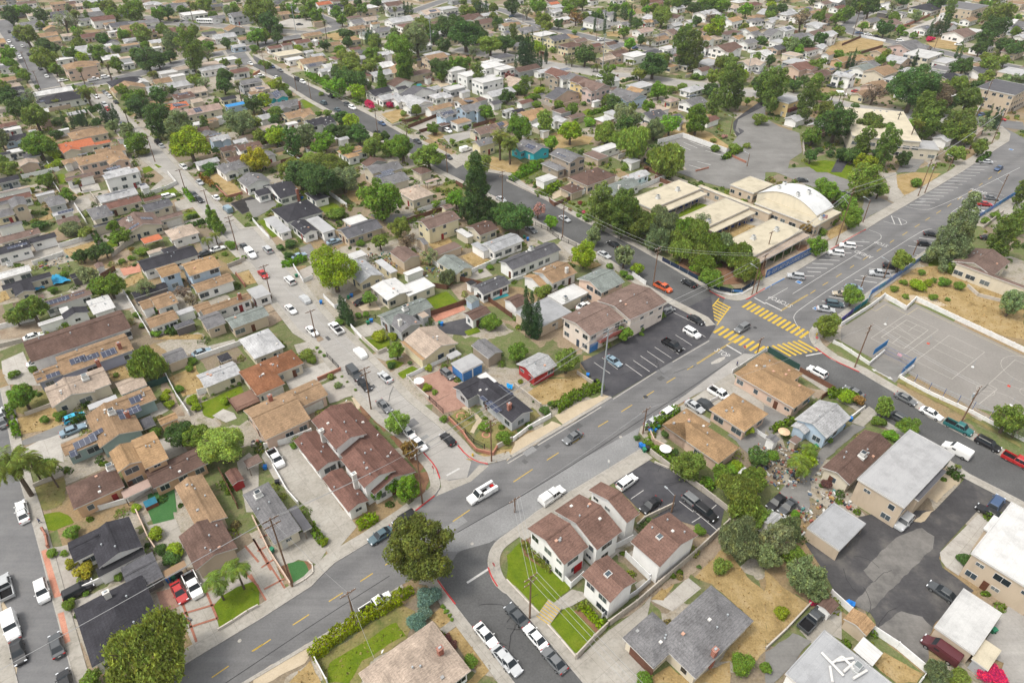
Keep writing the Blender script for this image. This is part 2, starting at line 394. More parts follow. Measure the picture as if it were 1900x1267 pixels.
class Wing:
    def __init__(s, typ, x, y, lx, ly, h, rc, slope=SLOPE):
        s.typ = typ; s.x = x; s.y = y; s.lx = lx; s.ly = ly; s.h = h; s.rc = rc; s.slope = slope
    def rise(s):
        if s.typ[0] == 'f': return 0
        if s.typ[0] == 's': return .10 * (s.ly if s.typ[1] == 'M' else s.lx)
        if s.typ[0] == 'g': return s.slope * (s.ly if s.typ[1] == 'M' else s.lx) / 2
        return s.slope * min(s.lx, s.ly) / 2
    def z(s, x, y):
        """roof height at local x, y"""
        x -= s.x; y -= s.y; r = s.rise()
        if s.typ[0] == 'f': return s.h
        fx = 1 - abs(x) / (s.lx / 2); fy = 1 - abs(y) / (s.ly / 2)
        if s.typ == 'gM': return s.h + r * fy
        if s.typ == 'gA': return s.h + r * fx
        if s.typ == 'sM': return s.h + r * (y / s.ly + .5)
        if s.typ == 'sA': return s.h + r * (x / s.lx + .5)
        m = min(s.lx, s.ly) / 2
        return s.h + r * min(1, fx * s.lx / 2 / m, fy * s.ly / 2 / m)
    def inside(s, x, y, pad=0):
        return abs(x - s.x) < s.lx / 2 + pad and abs(y - s.y) < s.ly / 2 + pad
    def roof_mesh(s, mat):
        b = MB(); X = s.lx / 2; Y = s.ly / 2; h = s.h; r = s.rise(); t = .2; T = s.typ
        sw = T in ('gA', 'xA') and (T[0] == 'g' or s.ly >= s.lx) or (T[0] == 'x' and s.ly > s.lx)
        def P(x, y, z): return (s.x + x, s.y + y, z)
        if T[0] == 'f':
            b.box(s.x - X, s.x + X, s.y - Y, s.y + Y, h - .28, h, 'trim', mat)
            if min(s.lx, s.ly) > 5:
                k = .16
                for x0, x1, y0, y1 in ((-X, X, -Y, -Y + k), (-X, X, Y - k, Y), (-X, -X + k, -Y + k, Y - k), (X - k, X, -Y + k, Y - k)):
                    b.box(s.x + x0 - .003 * (x0 < 0), s.x + x1 + .003 * (x1 > 0), s.y + y0, s.y + y1, h - .1, h + .13, 'trim', mat)
        elif T[0] == 's':
            z00, z10, z11, z01 = (s.z(s.x + a * X, s.y + c * Y) for a, c in ((-1, -1), (1, -1), (1, 1), (-1, 1)))
            tp = [P(-X, -Y, z00), P(X, -Y, z10), P(X, Y, z11), P(-X, Y, z01)]
            bt = [(p[0], p[1], p[2] - .12) for p in tp]
            b.poly(tp + bt, [(0, 1, 2, 3)], mat); b.poly(tp + bt, [(7, 6, 5, 4), (0, 4, 5, 1), (1, 5, 6, 2), (2, 6, 7, 3), (3, 7, 4, 0)], 'trim')
        elif T[0] == 'g':
            if T == 'gM': e = lambda a, w, z: P(a * X, w * Y, z)
            else: e = lambda a, w, z: P(-w * X, a * Y, z)
            p = []
            for a in (-1, 1):
                p += [e(a, -1, h), e(a, 0, h + r), e(a, 1, h), e(a, 1, h - t), e(a, 0, h + r - t), e(a, -1, h - t)]
            b.poly(p, [(0, 6, 7, 1), (1, 7, 8, 2)], mat)
            b.poly(p, [(2, 8, 9, 3), (3, 9, 10, 4), (4, 10, 11, 5), (5, 11, 6, 0), (0, 1, 4, 5), (1, 2, 3, 4), (11, 10, 7, 6), (10, 9, 8, 7)], 'trim')
        else:
            m = min(X, Y); c = [P(-X, -Y, h), P(X, -Y, h), P(X, Y, h), P(-X, Y, h)]
            if X >= Y: rd = [P(-X + m, 0, h + r), P(X - m + 1e-3, 0, h + r)]; fs = [(0, 1, 5, 4), (2, 3, 4, 5), (1, 2, 5), (3, 0, 4)]
            else: rd = [P(0, -Y + m, h + r), P(0, Y - m + 1e-3, h + r)]; fs = [(0, 1, 4), (1, 2, 5, 4), (2, 3, 5), (3, 0, 4, 5)]
            b.poly(c + rd, fs, mat)
            lo = [(q[0], q[1], h - t) for q in c]
            b.poly(c + lo, [(0, 4, 5, 1), (1, 5, 6, 2), (2, 6, 7, 3), (3, 7, 4, 0), (7, 6, 5, 4)], 'trim')
        return b.build('roof')
    def wall_mesh(s, inset=.5, z0=-.4):
        b = MB(); i = min(inset, s.lx * .15, s.ly * .15)
        if s.typ[0] == 'f': i = min(i, .25)
        X = s.lx / 2 - i; Y = s.ly / 2 - i; t = .19
        x0, x1, y0, y1 = s.x - X, s.x + X, s.y - Y, s.y + Y
        def zz(x, y): return s.z(x, y) - t if s.typ[0] in 'gs' else s.h - t
        c = [(x0, y0), (x1, y0), (x1, y1), (x0, y1)]
        v = [(x, y, z0) for x, y in c] + [(x, y, zz(x, y)) for x, y in c]
        f = [(0, 1, 5, 4), (1, 2, 6, 5), (2, 3, 7, 6), (3, 0, 4, 7)]
        if s.typ == 'gM':
            v += [(x0, s.y, s.h + s.rise() - t), (x1, s.y, s.h + s.rise() - t)]; f[1] = (1, 2, 6, 9, 5); f[3] = (3, 0, 4, 8, 7)
        elif s.typ == 'gA':
            v += [(s.x, y0, s.h + s.rise() - t), (s.x, y1, s.h + s.rise() - t)]; f[0] = (0, 1, 5, 8, 4); f[2] = (2, 3, 7, 9, 6)
        b.poly(v, f, 'stucco'); return b.build('wall')
def add_windows(root, wings, w, near, door_at=None, rnd=RND, sides=None):
    i = .5
    if w.typ[0] == 'f': i = .25
    i = min(i, w.lx * .15, w.ly * .15)
    X = w.lx / 2 - i; Y = w.ly / 2 - i
    # (outward normal, span axis)
    S = [((0, -1), w.lx, Y, 0.0), ((-1, 0), w.ly, X, -math.pi / 2), ((1, 0), w.ly, X, math.pi / 2), ((0, 1), w.lx, Y, math.pi)]
    if not near: S = S[:2]
    floors = max(1, int((w.h + .4) // 2.75))
    for (nx, ny), span, off, rot in S:
        n = max(1, int(span // 3.1))
        if span < 2.6: continue
        kind = rnd.choice((0, 0, 1, 2, 3)); 
        for fl in range(floors):
            for k in range(n):
                if rnd.random() < .16: continue
                t = (k + .5) / n * span - span / 2 + rnd.uniform(-.3, .3)
                if abs(t) > span / 2 - i - 1.0: continue
                x = w.x + (nx * off if nx else t); y = w.y + (ny * off if ny else t)
                z = 1.55 + fl * 2.75
                if z + .7 > w.h - .25: z = w.h - .95
                if z < .8: continue
                if any(q is not w and q.inside(x + nx * .3, y + ny * .3, -.1) and z < q.h + q.rise() + .4 for q in wings): continue
                kk = kind if rnd.random() < .7 else rnd.choice((0, 1, 2, 3))
                if kk == 3: z += .2
                fr, pn, both = WIN[kk]
                if near:
                    o = obj('window', fr, root, (x, y, z), rot); obj('pane', pn, o)
                else: obj('window', both, root, (x, y, z), rot)
ROOFMAT = dict(g='shingle', x='shingle', f='roof_flat', s='metal_roof')
def house(cat, name, spec, wallc, rnd=RND, look=None, short=None, group=None, windows=True, dang=0.0, extras=True, open_=False, z0=-.4, inset=.5, roofmat=None, garage=None):
    """spec: list of (type, worldL, worldR, h, roofcol[, slope])  L and R: the two opposite eave corners"""
    ang = ANG + dang; um = Vector((math.cos(ang), math.sin(ang), 0)); ua = Vector((-um.y, um.x, 0))
    ws = []; org = None
    for sp in spec:
        typ, L, R, h, rc = sp[:5]
        c = (L + R) / 2; c.z = 0
        if org is None: org = c.copy()
        lx = (R - L).dot(um); ly = -(R - L).dot(ua)
        lx = max(lx, 1.6); ly = max(ly, 1.6)
        d = c - org
        ws.append(Wing(typ, d.dot(um), d.dot(ua), lx, ly, h, rc, sp[5] if len(sp) > 5 else SLOPE))
    dist = depth(org)
    near = dist < 235
    w0 = ws[0]
    form = {'g': 'gabled', 'x': 'hipped', 'f': 'flat', 's': 'sloped'}[w0.typ[0]]
    size = 'small ' if w0.lx * w0.ly < 45 else ('large ' if w0.lx * w0.ly > 190 else '')
    st = 'two storey ' if max(w.h for w in ws) > 4.6 else ''
    if look is None:
        look = f"{st or size}{cat} with {form} {RN[w0.rc]} roof and {WN[wallc]} walls" if not open_ else f"open sided {cat} with {RN[w0.rc]} roof on posts"
        if len(ws) > 1 and ws[1].rc != w0.rc: look = f"{st}{cat} with {RN[w0.rc]} and {RN[ws[1].rc]} roofs, {WN[wallc]} walls"
    if short is None: short = f"{RN[w0.rc]} roofed {cat}"
    if name == 'house' and st: name = 'two_storey_house'
    root = thing(name, cat, look, short, group, None, org, ang, ref=org)
    b0 = len(THINGS) - 1
    for k, w in enumerate(ws):
        m = roofmat or ROOFMAT[w.typ[0]]
        if w.rc == 'or' and w.typ[0] in 'gx': m = 'tile_roof'
        if w.rc in ('wh', 'st', 'gn') and w.typ[0] == 'g' and roofmat is None and w.slope < .2: m = 'metal_roof'
        j = rnd.uniform(.90, 1.10); c = RC[w.rc]
        if open_ or w.typ == 'fo':
            nx, ny = max(2, int(w.lx / 4) + 1), 2
            if w.typ == 'fo' and w.lx < w.ly: nx, ny = 2, max(2, int(w.ly / 4) + 1)
            for a in range(nx):
                for b_ in range(ny):
                    x = w.x + (a / (nx - 1) - .5) * (w.lx - .5); y = w.y + (b_ / (ny - 1) - .5) * (w.ly - .5)
                    q = MB(); q.box(x - .08, x + .08, y - .08, y + .08, -.2, min(w.z(x, y), w.h + 1) - .2, 'plain'); obj('post', q.build('post'), root, color=WC[wallc] if not open_ else (.2, .16, .13))
        else: obj('wall', w.wall_mesh(inset, z0 - k * .013), root, color=(lambda f: tuple(v * f for v in WC[wallc]))(rnd.uniform(.93, 1.05)))
        obj('roof', w.roof_mesh(m), root, color=tuple(v * j for v in c))
        if windows and w.lx * w.ly > 20 and w.typ != 'fo': add_windows(root, ws, w, near, rnd=rnd)
        if near and w.typ[0] == 'g':
            q = MB(); zr = w.h + w.rise()
            if w.typ == 'gM': q.box(w.x - w.lx / 2, w.x + w.lx / 2, w.y - .16, w.y + .16, zr - .06, zr + .035, m)
            else: q.box(w.x - .16, w.x + .16, w.y - w.ly / 2, w.y + w.ly / 2, zr - .06, zr + .035, m)
            obj('ridge_cap', q.build('ridge_cap'), root, color=tuple(v * j * .82 for v in c))
        if extras and dist < 330 and w.typ[0] in 'gx' and w.lx * w.ly > 40:
            for q in range(rnd.randint(2, 5)):
                x = w.x + rnd.uniform(-.35, .35) * w.lx; y = w.y + rnd.uniform(-.38, .38) * w.ly
                obj('vent', rnd.choice((VENT, VENT, BVENT)), root, (x, y, w.z(x, y)), color=rnd.choice(((.6, .58, .55), (.5, .3, .22), (.3, .3, .3))))
    if extras and windows:
        w = ws[0]; # front door
        s = rnd.choice((0, 1)); i = min(.5 if w.typ[0] != 'f' else .25, w.lx * .15, w.ly * .15)
        pos = (w.x + rnd.uniform(-.3, .3) * w.lx, w.y - w.ly / 2 + i, .05, 0) if s == 0 else (w.x - w.lx / 2 + i, w.y + rnd.uniform(-.3, .3) * w.ly, .05, -math.pi / 2)
        if not any(q is not w and q.inside(pos[0], pos[1], .2) for q in ws[1:]):
            obj('door', DOOR, root, pos[:3], pos[3], rnd.choice(((.5, .49, .46), (.12, .05, .03), (.25, .03, .03), (.05, .07, .1))))
    rec = dict(root=root, ws=ws, org=org, um=um, ua=ua, ang=ang)
    HOUSES.append(rec); return rec
def on_roof(u, v, H=None):
    """pixel -> local point on the roof of the last house"""
    H = H or HOUSES[-1]; best = None
    z = 3.2
    for _ in range(14):
        p = unp(u, v, z); d = p - H['org']; x, y = d.dot(H['um']), d.dot(H['ua'])
        zs = [w.z(x, y) for w in H['ws'] if w.inside(x, y, .3)]
        nz = max(zs) if zs else max(w.h for w in H['ws'])
        z = z * .4 + nz * .6
    return x, y, z
def solar(L, R):
    H = HOUSES[-1]; x0, y0, z0 = on_roof(*L); x1, y1, z1 = on_roof(*R)
    xa, xb = min(x0, x1), max(x0, x1); ya, yb = min(y0, y1), max(y0, y1)
    if xb - xa < .9: xb = xa + 1.0
    if yb - ya < .9: yb = ya + 1.65
    def z(x, y):
        zs = [w.z(x, y) for w in H['ws'] if w.inside(x, y, .3)]
        return (max(zs) if zs else z0) + .14
    p = [(xa, ya), (xb, ya), (xb, yb), (xa, yb)]
    q = [(x, y, z(x, y)) for x, y in p]
    # keep it flat: plane from three corners
    n = (Vector(q[1]) - Vector(q[0])).cross(Vector(q[3]) - Vector(q[0])).normalized()
    q[2] = tuple(Vector(q[1]) + Vector(q[3]) - Vector(q[0]))
    lo = [tuple(Vector(a) - n * .06) for a in q]
    fs = [(0, 1, 2, 3), (7, 6, 5, 4), (0, 4, 5, 1), (1, 5, 6, 2), (2, 6, 7, 3), (3, 7, 4, 0)]
    W, D = xb - xa, yb - ya; uvq = [(0, 0), (W, 0), (W, D), (0, D)] * 2
    uv = [uvq[i] for f in fs for i in f]
    me = mesh_np('solar_panel', q + lo, fs, ['solar'], [0] * 6, uv)
    obj('solar_panel', me, H['root'])
def roof_item(u, v, kind):
    H = HOUSES[-1]; x, y, z = on_roof(u, v)
    if kind == 'C': obj('chimney', CHIM, H['root'], (x, y, z))
    elif kind == 'Cw': obj('chimney', CHIMW, H['root'], (x, y, z), color=(.62, .6, .56))
    elif kind == 'U': obj('air_conditioner', ACM, H['root'], (x, y, z + .35), color=(.55, .55, .53))
    elif kind == 'D': obj('satellite_dish', DISH, H['root'], (x, y, z + .1), .6, color=(.6, .6, .6))
    elif kind == 'K':
        b = MB(); b.box(-.6, .6, -.45, .45, -.25, .14, 'trim'); b.box(-.5, .5, -.35, .35, .141, .16, 'glass'); obj('skylight', b.build('skylight'), H['root'], (x, y, z))

# ------------------------------------------------------------------ foliage
def leaf_cloud(rng, clumps, n, size, flat=.0, droop=0.0, lowcut=-.55):
    cl = np.array([c for c, r in clumps]); cr = np.array([r for c, r in clumps])
    w = cr ** 2; w = w / w.sum()
    m = int(n * 1.7)
    idx = rng.choice(len(cl), m, p=w)
    d = rng.normal(size=(m, 3)); d /= np.linalg.norm(d, axis=1)[:, None]
    p = cl[idx] + d * (cr[idx] * ((.55 + .5 * rng.random(m) ** .6) + (rng.random(m) < .10) * rng.random(m) * .45))[:, None]
    dist = np.linalg.norm(p[:, None, :] - cl[None], axis=2) / cr[None]
    dist[np.arange(m), idx] = 9
    keep = (dist.min(axis=1) > .80) & ((d[:, 2] > lowcut) | (rng.random(m) < .35))
    p = p[keep][:n]; d = d[keep][:n]; m = len(p)
    nr = d * .8 + rng.normal(size=(m, 3)) * .5 + np.array([0, 0, .45]); nr /= np.linalg.norm(nr, axis=1)[:, None]
    t = rng.normal(size=(m, 3)); t -= (t * nr).sum(1)[:, None] * nr; t /= np.linalg.norm(t, axis=1)[:, None]
    b = np.cross(nr, t)
    s = size * (.4 + 1.15 * rng.random(m) ** 1.4); s2 = s * (.55 + .4 * rng.random(m))
    if droop:
        t = np.array([0, 0, -1.0]) + rng.normal(size=(m, 3)) * .3; t /= np.linalg.norm(t, axis=1)[:, None]; b = np.cross(nr, t); b /= np.linalg.norm(b, axis=1)[:, None]; s = s * (1 + droop)
    v = np.stack([p - t * s[:, None], p - b * s2[:, None] , p + t * s[:, None], p + b * s2[:, None]], 1).reshape(-1, 3)
    return v
def quads_mesh(name, v, mat):
    n = len(v) // 4; me = bpy.data.meshes.new(name)
    me.vertices.add(4 * n); me.vertices.foreach_set('co', v.astype(np.float32).ravel())
    me.loops.add(4 * n); me.loops.foreach_set('vertex_index', np.arange(4 * n, dtype=np.int32))
    me.polygons.add(n); me.polygons.foreach_set('loop_start', np.arange(0, 4 * n, 4, dtype=np.int32))
    me.materials.append(MATS[mat]); me.update(calc_edges=True); return me
def clumps_for(kind, rng):
    c = []
    if kind in ('broad', 'oak', 'round', 'bush'):
        k = {'broad': 46, 'oak': 48, 'round': 30, 'bush': 12}[kind]; rr = {'broad': (.12, .34), 'oak': (.12, .32), 'round': (.28, .38), 'bush': (.3, .5)}[kind]
        R = {'broad': .68, 'oak': .72, 'round': .64, 'bush': .55}[kind]
        c.append((np.zeros(3), .50))
        for i in range(k):
            d = rng.normal(size=3); d /= np.linalg.norm(d)
            q = d * R * (rng.random() ** .3) * rng.uniform(.74, 1.3)
            q[2] = q[2] * .9
            c.append((q, rng.uniform(*rr)))
    elif kind == 'euca':
        c.append((np.zeros(3), .5))
        for i in range(60):
            d = rng.normal(size=3); d /= np.linalg.norm(d); q = d * .78 * (rng.random() ** .30); c.append((q, rng.uniform(.15, .26)))
    elif kind == 'pepper':
        c.append((np.zeros(3), .55))
        for i in range(34):
            d = rng.normal(size=3); d /= np.linalg.norm(d); q = d * .72 * (rng.random() ** .33); q[2] = q[2] * .9 - .1; c.append((q, rng.uniform(.2, .34)))
    elif kind == 'pine':
        c.append((np.array([0, 0, -.1]), .5)); c.append((np.array([0, 0, .35]), .42))
        for i in range(64):
            z = rng.uniform(-.92, .9); prof = max(.15, (1 - abs(z - .05) ** 2.2)) ** .6; rad = .82 * prof * rng.uniform(.45, 1.0); a = rng.uniform(0, 6.283)
            c.append((np.array([rad * math.cos(a), rad * math.sin(a), z]), rng.uniform(.15, .27)))
    elif kind == 'conifer':
        for z in (-.6, -.2, .2, .5): c.append((np.array([0, 0, z]), .52 * (1 - (z + .95) / 2.1) + .12))
        for i in range(110):
            z = -.95 + 1.9 * rng.random() ** 1.25; rad = .86 * (1 - (z + .95) / 1.97) ** .8 * rng.uniform(.6, 1.0); a = rng.uniform(0, 6.283)
            c.append((np.array([rad * math.cos(a), rad * math.sin(a), z]), rng.uniform(.09, .19)))
    elif kind == 'cypress':
        for i in range(46):
            z = rng.uniform(-.97, .92); prof = min(1, (1 - z) * .9 + .06) * min(1, (z + 1.0) * 2.2 + .5); a = rng.uniform(0, 6.283)
            c.append((np.array([.5 * prof * math.cos(a), .5 * prof * math.sin(a), z]), .42 * prof + .06))
    elif kind == 'bare':
        for i in range(30):
            d = rng.normal(size=3); d /= np.linalg.norm(d); c.append((d * .8 * rng.random() ** .4, .2))
    return c
CROWNS = {}
def crown_variant(kind, lod, k):
    key = (kind, lod, k)
    if key in CROWNS: return CROWNS[key]
    rng = np.random.default_rng(abs(hash((len(kind), ord(kind[0]), ord(kind[-1]), k))) % 100000)
    cl = clumps_for(kind, rng)
    n, sz = {0: (1100, .125), 1: (4200, .070), 2: (11000, .045), 3: (30000, .027)}[lod]
    if kind == 'cypress':
        n = int(n * .8)
        cl2 = [(c * np.array([1, 1, 3.2]), r) for c, r in cl]   # unit radius, real proportion about 1:3.2 then squeezed
        v = leaf_cloud(rng, cl2, n, sz * 1.25, lowcut=-.9); v[:, 2] /= 3.2
    elif kind == 'bare':
        v = leaf_cloud(rng, cl, int(n * .28), sz * .8)
    elif kind == 'pepper':
        v = leaf_cloud(rng, cl, n, sz * .9, droop=.9)
    elif kind in ('pine', 'conifer'):
        v = leaf_cloud(rng, [(c * np.array([1, 1, 1.45]), r) for c, r in cl], n, sz * .95); v[:, 2] /= 1.45
    elif kind == 'euca': v = leaf_cloud(rng, cl, n, sz * .92)
    else: v = leaf_cloud(rng, cl, n, sz)
    me = quads_mesh('crown', v, 'leaf'); CROWNS[key] = me; return me
TRUNKS = {}
def trunk_variant(kind, k):
    key = (kind, k)
    if key in TRUNKS: return TRUNKS[key]
    r = random.Random(k * 13 + len(kind)); b = MB()
    if kind in ('cypress', 'pine', 'conifer'):
        b.cyl((0, 0, -.05), (0, 0, 1.35), .10, .03, 'bark', 8)
        if kind != 'cypress':
            for i in range(9):
                z = .55 + i * .08; a = i * 2.4; b.cyl((0, 0, z), (.55 * math.cos(a), .55 * math.sin(a), z + .06), .03, .008, 'bark', 5, False)
    else:
        f = .55 + .1 * r.random(); lean = (r.uniform(-.08, .08), r.uniform(-.08, .08))
        b.cyl((0, 0, -.05), (lean[0], lean[1], f), .115, .08, 'bark', 9)
        for i in range(6):
            a = i * 1.05 + r.uniform(-.3, .3); q = (lean[0] + .36 * math.cos(a), lean[1] + .36 * math.sin(a), 1.0 + r.uniform(-.12, .15))
            b.cyl((lean[0], lean[1], f - .03), q, .06, .035, 'bark', 6, False)
            for j in range(2 if kind != 'bare' else 5):
                a2 = a + r.uniform(-.8, .8); e = (q[0] + .34 * math.cos(a2), q[1] + .34 * math.sin(a2), q[2] + r.uniform(.05, .35))
                b.cyl(q, e, .03, .008, 'bark', 5, False)
    me = b.build('trunk'); TRUNKS[key] = me; return me
LEAFC = dict(green=(.110, .185, .016), dark=(.058, .110, .022), olive=(.145, .195, .028), lime=(.200, .265, .008), grey=(.160, .200, .085), yellow=(.27, .245, .014), pine=(.105, .155, .024), cyp=(.036, .078, .024),
             brown=(.175, .13, .09), mag=(.45, .012, .10), red=(.18, .03, .03), blue=(.10, .17, .125), bright=(.125, .240, .014), fresh=(.175, .245, .038), orange=(.20, .125, .03), pinky=(.38, .2, .17), palm=(.14, .175, .034), rust=(.12, .045, .04), duskolive=(.112, .142, .020), sun=(.215, .235, .035))
LEAFN = dict(green='green', dark='dark green', olive='olive green', lime='lime green', grey='grey green', yellow='yellow green', pine='deep olive', cyp='dark', brown='dry brown', mag='magenta flowering', red='dark red', blue='blue green', bright='bright green', fresh='fresh green', orange='orange tinged', pinky='pale pink', palm='green', rust='reddish', duskolive='dusky olive', sun='yellowish green')
KINDN = dict(broad='broad leafy tree', oak='spreading oak like tree', round='round crowned tree', bush='bush', euca='tall airy tree', pepper='weeping tree', pine='tall pine', conifer='cone shaped conifer', cypress='slim cypress', bare='half bare tree', palm='feather palm', fan='fan palm', date='broad date palm')
KINDNAME = dict(broad='broadleaf_tree', oak='oak_tree', round='round_tree', bush='bush', euca='airy_tree', pepper='weeping_tree', pine='pine_tree', conifer='conifer_tree', cypress='cypress_tree', bare='bare_tree', palm='palm_tree', fan='palm_tree', date='palm_tree')
# crown centre height / r, vertical half extent / r
KP = dict(broad=(1.08, .97), oak=(.92, .76), round=(1.02, .95), bush=(.62, .74), euca=(1.35, 1.15), pepper=(1.0, .98), pine=(1.85, 1.55), conifer=(1.5, 1.5), bare=(1.1, .95))
def lod_of(p, r):
    px = r * FOC / depth(p)
    return 3 if px > 42 else 2 if px > 21 else 1 if px > 9 else 0
def tree_at(kind, base, r, zc, rz, col, rnd=RND):
    l = lod_of((base.x, base.y, zc), max(r, rz * .6)); k = rnd.randint(0, 3 if l < 2 else 2)
    f_ = rnd.uniform(.88, 1.18); c = tuple((v * 1.06 + .014) * f_ * rnd.uniform(.93, 1.07) for v in LEAFC[col])
    nm = 'flowering_bush' if col == 'mag' and kind == 'bush' else 'evergreen_tree' if kind == 'broad' and col == 'dark' else KINDNAME[kind]
    sz = '' if kind in ('cypress',) else ('small ' if r < 1.6 and kind == 'bush' else 'young ' if r < 2.2 and kind != 'bush' else 'large ' if r > 5.5 else '')
    look = f"{sz}{LEAFN[col]} {KINDN[kind]}"
    root = thing(nm, 'bush' if kind == 'bush' else 'tree', look, f"{LEAFN[col]} {KINDN[kind]}", 'bushes in the yards' if kind == 'bush' else f"{KINDN[kind].replace('cypress', 'cypress tree')}s of the suburb", None, base, rnd.uniform(0, 6.28), ref=base)
    t = obj('stem' if kind == 'bush' else 'trunk', trunk_variant(kind if kind in ('cypress', 'pine', 'conifer', 'bare') else 'b', k), root)
    t.scale = (r * (.9 if kind not in ('cypress', 'pine') else .55), r * (.9 if kind not in ('cypress', 'pine') else .55), zc) if kind != 'bush' else (r * .5, r * .5, zc)
    o = obj('crown', crown_variant(kind, l, k), root, (0, 0, zc), color=c)
    o.scale = (r * rnd.uniform(.94, 1.06), r * rnd.uniform(.94, 1.06), rz)
    return root
def tree_px(kind, u, v, rpx, col):
    a, e = KP[kind]; zc = 3.0
    for _ in range(6):
        p = unp(u, v, zc); r = rpx * depth(p) / FOC; zc = a * r if kind != 'bush' else a * r
        if kind not in ('bush',): zc = max(zc, e * r + .6)
    p = unp(u, v, zc)
    return tree_at(kind, Vector((p.x, p.y, 0)), r, zc, e * r, col)
def frond_crown(kind, seed, near):
    rng = random.Random(seed); V = []; nf = {'palm': 18, 'fan': 34, 'date': 46}[kind]
    for i in range(nf):
        a = i * 2.399 + rng.uniform(-.2, .2); el = {'palm': rng.uniform(-.1, 1.1), 'fan': rng.uniform(-1.0, 1.3), 'date': rng.uniform(-.55, 1.35)}[kind]
        L = {'palm': 1.0, 'fan': .8, 'date': 1.0}[kind] * rng.uniform(.8, 1.05)
        seg = 7; pts = []
        x = 0; z = 0; e = el
        for s in range(seg + 1):
            pts.append((x, z)); st = L / seg
            x += st * math.cos(e); z += st * math.sin(e); e -= {'palm': .30, 'fan': .16, 'date': .21}[kind]
        ca, sa = math.cos(a), math.sin(a)
        nl = 14 if near else 7
        for s in range(nl):
            t = (s + 1.2) / (nl + .5) * seg; k = min(int(t), seg - 1); f = t - k
            px = pts[k][0] * (1 - f) + pts[k + 1][0] * f; pz = pts[k][1] * (1 - f) + pts[k + 1][1] * f
            wd = {'palm': .26, 'fan': .30, 'date': .17}[kind] * (math.sin(min(1, (s + 1) / nl * 1.05) * math.pi * .85) + .25)
            if kind == 'fan': wd = .30 * (s / nl) ** .6
            for sd in (-1, 1):
                p0 = Vector((px * ca, px * sa, pz)); tip = Vector(((px + wd * .55) * ca - sd * wd * sa, (px + wd * .55) * sa + sd * wd * ca, pz - wd * .45))
                th = .030 if near else .055
                q = Vector((ca, sa, 0)) * th
                V += [p0 - q, p0 + q, tip + q * .3, tip - q * .3]
    return quads_mesh('crown', np.array([tuple(v) for v in V]), 'leaf')
PALMS = {}
def palm(kind, base, h, r, col='palm'):
    near = depth(base) < 260; key = (kind, near, RND.randint(0, 1))
    if key not in PALMS: PALMS[key] = frond_crown(kind, len(PALMS) + 3, near)
    root = thing('palm_tree', 'tree', f"{'tall ' if h > 9 else 'short ' if h < 4.5 else ''}{KINDN[kind]} with a bare trunk", KINDN[kind], f"{KINDN[kind].replace('cypress', 'cypress tree')}s of the suburb", None, base, RND.uniform(0, 6), ref=base)
    b = MB(); tr = {'palm': .16, 'fan': .22, 'date': .38}[kind]
    b.cyl((0, 0, -.1), (.05, .02, h * .5), tr * 1.15, tr, 'bark', 9, False); b.cyl((.05, .02, h * .5), (0, 0, h), tr, tr * .8, 'bark', 9)
    obj('trunk', b.build('trunk'), root)
    o = obj('crown', PALMS[key], root, (0, 0, h), color=tuple(v * RND.uniform(.9, 1.1) for v in LEAFC[col])); o.scale = (r, r, r)
    if kind in ('fan', 'date'):
        rng = np.random.default_rng(int(h * 100) + 5)
        n = 300; a = rng.random(n) * 6.283; z = -rng.random(n) * .55 * r; rr = tr * 1.2 + .22 * r * rng.random(n) * (1 + z / r)
        p = np.stack([rr * np.cos(a), rr * np.sin(a), z], 1); dn = np.array([0, 0, -.22 * r]); sd = np.stack([-np.sin(a), np.cos(a), a * 0], 1) * .05 * r
        v = np.stack([p - sd, p + sd, p + sd * .4 + dn, p - sd * .4 + dn], 1).reshape(-1, 3)
        obj('skirt', quads_mesh('skirt', v, 'leaf'), root, (0, 0, h), color=(.15, .11, .06))
    return root
def hedge(pts, w, h, col, name='hedge', look=None):
    rng = np.random.default_rng(len(THINGS)); V = []
    L = sum((b - a).length for a, b in zip(pts, pts[1:])); mid = pts[0] * .5 + pts[-1] * .5
    px = FOC / depth(pts[0]); sz = max(.10, 2.2 / px); dens = min(60, 1.6 / (sz * sz))
    for a, b in zip(pts, pts[1:]):
        d = (b - a); l = d.length; d.normalize(); n = np.array((-d.y, d.x, 0)); dn = np.array((d.x, d.y, 0))
        m = int(l * (w + 2 * h) * dens * .8) + 20
        t = rng.random(m) * l; s = rng.random(m) * (w + 2 * h) - h - w / 2
        lump = 1 + .16 * np.sin(t * 1.9 + rng.random() * 6) + .1 * np.sin(t * 4.7)
        side = np.clip(s, -w / 2, w / 2); z = np.where(np.abs(s) > w / 2, h - (np.abs(s) - w / 2), h) * lump
        z = np.maximum(z + rng.normal(size=m) * .12, .05)
        p = np.array(tuple(a))[None] - np.array(tuple(mid))[None] + dn * t[:, None] + n * (side * lump + rng.normal(size=m) * .1)[:, None]; p[:, 2] = z
        nr = rng.normal(size=(m, 3)) * .6 + np.array([0, 0, .6]) + n * (np.sign(s) * (np.abs(s) > w / 2))[:, None]
        nr /= np.linalg.norm(nr, axis=1)[:, None]; q = rng.normal(size=(m, 3)); q -= (q * nr).sum(1)[:, None] * nr; q /= np.linalg.norm(q, axis=1)[:, None]; c = np.cross(nr, q)
        ss = (sz * (.6 + .8 * rng.random(m)))[:, None]
        V.append(np.stack([p - q * ss, p - c * ss * .7, p + q * ss, p + c * ss * .7], 1).reshape(-1, 3))
    me = quads_mesh('hedge', np.concatenate(V), 'leaf')
    return thing(name, 'hedge', look or f"{'long ' if L > 14 else ''}{LEAFN[col]} clipped hedge", f"{LEAFN[col]} hedge", 'clipped hedges', me, mid, 0, tuple(v * RND.uniform(.9, 1.1) for v in LEAFC[col]), ref=mid)

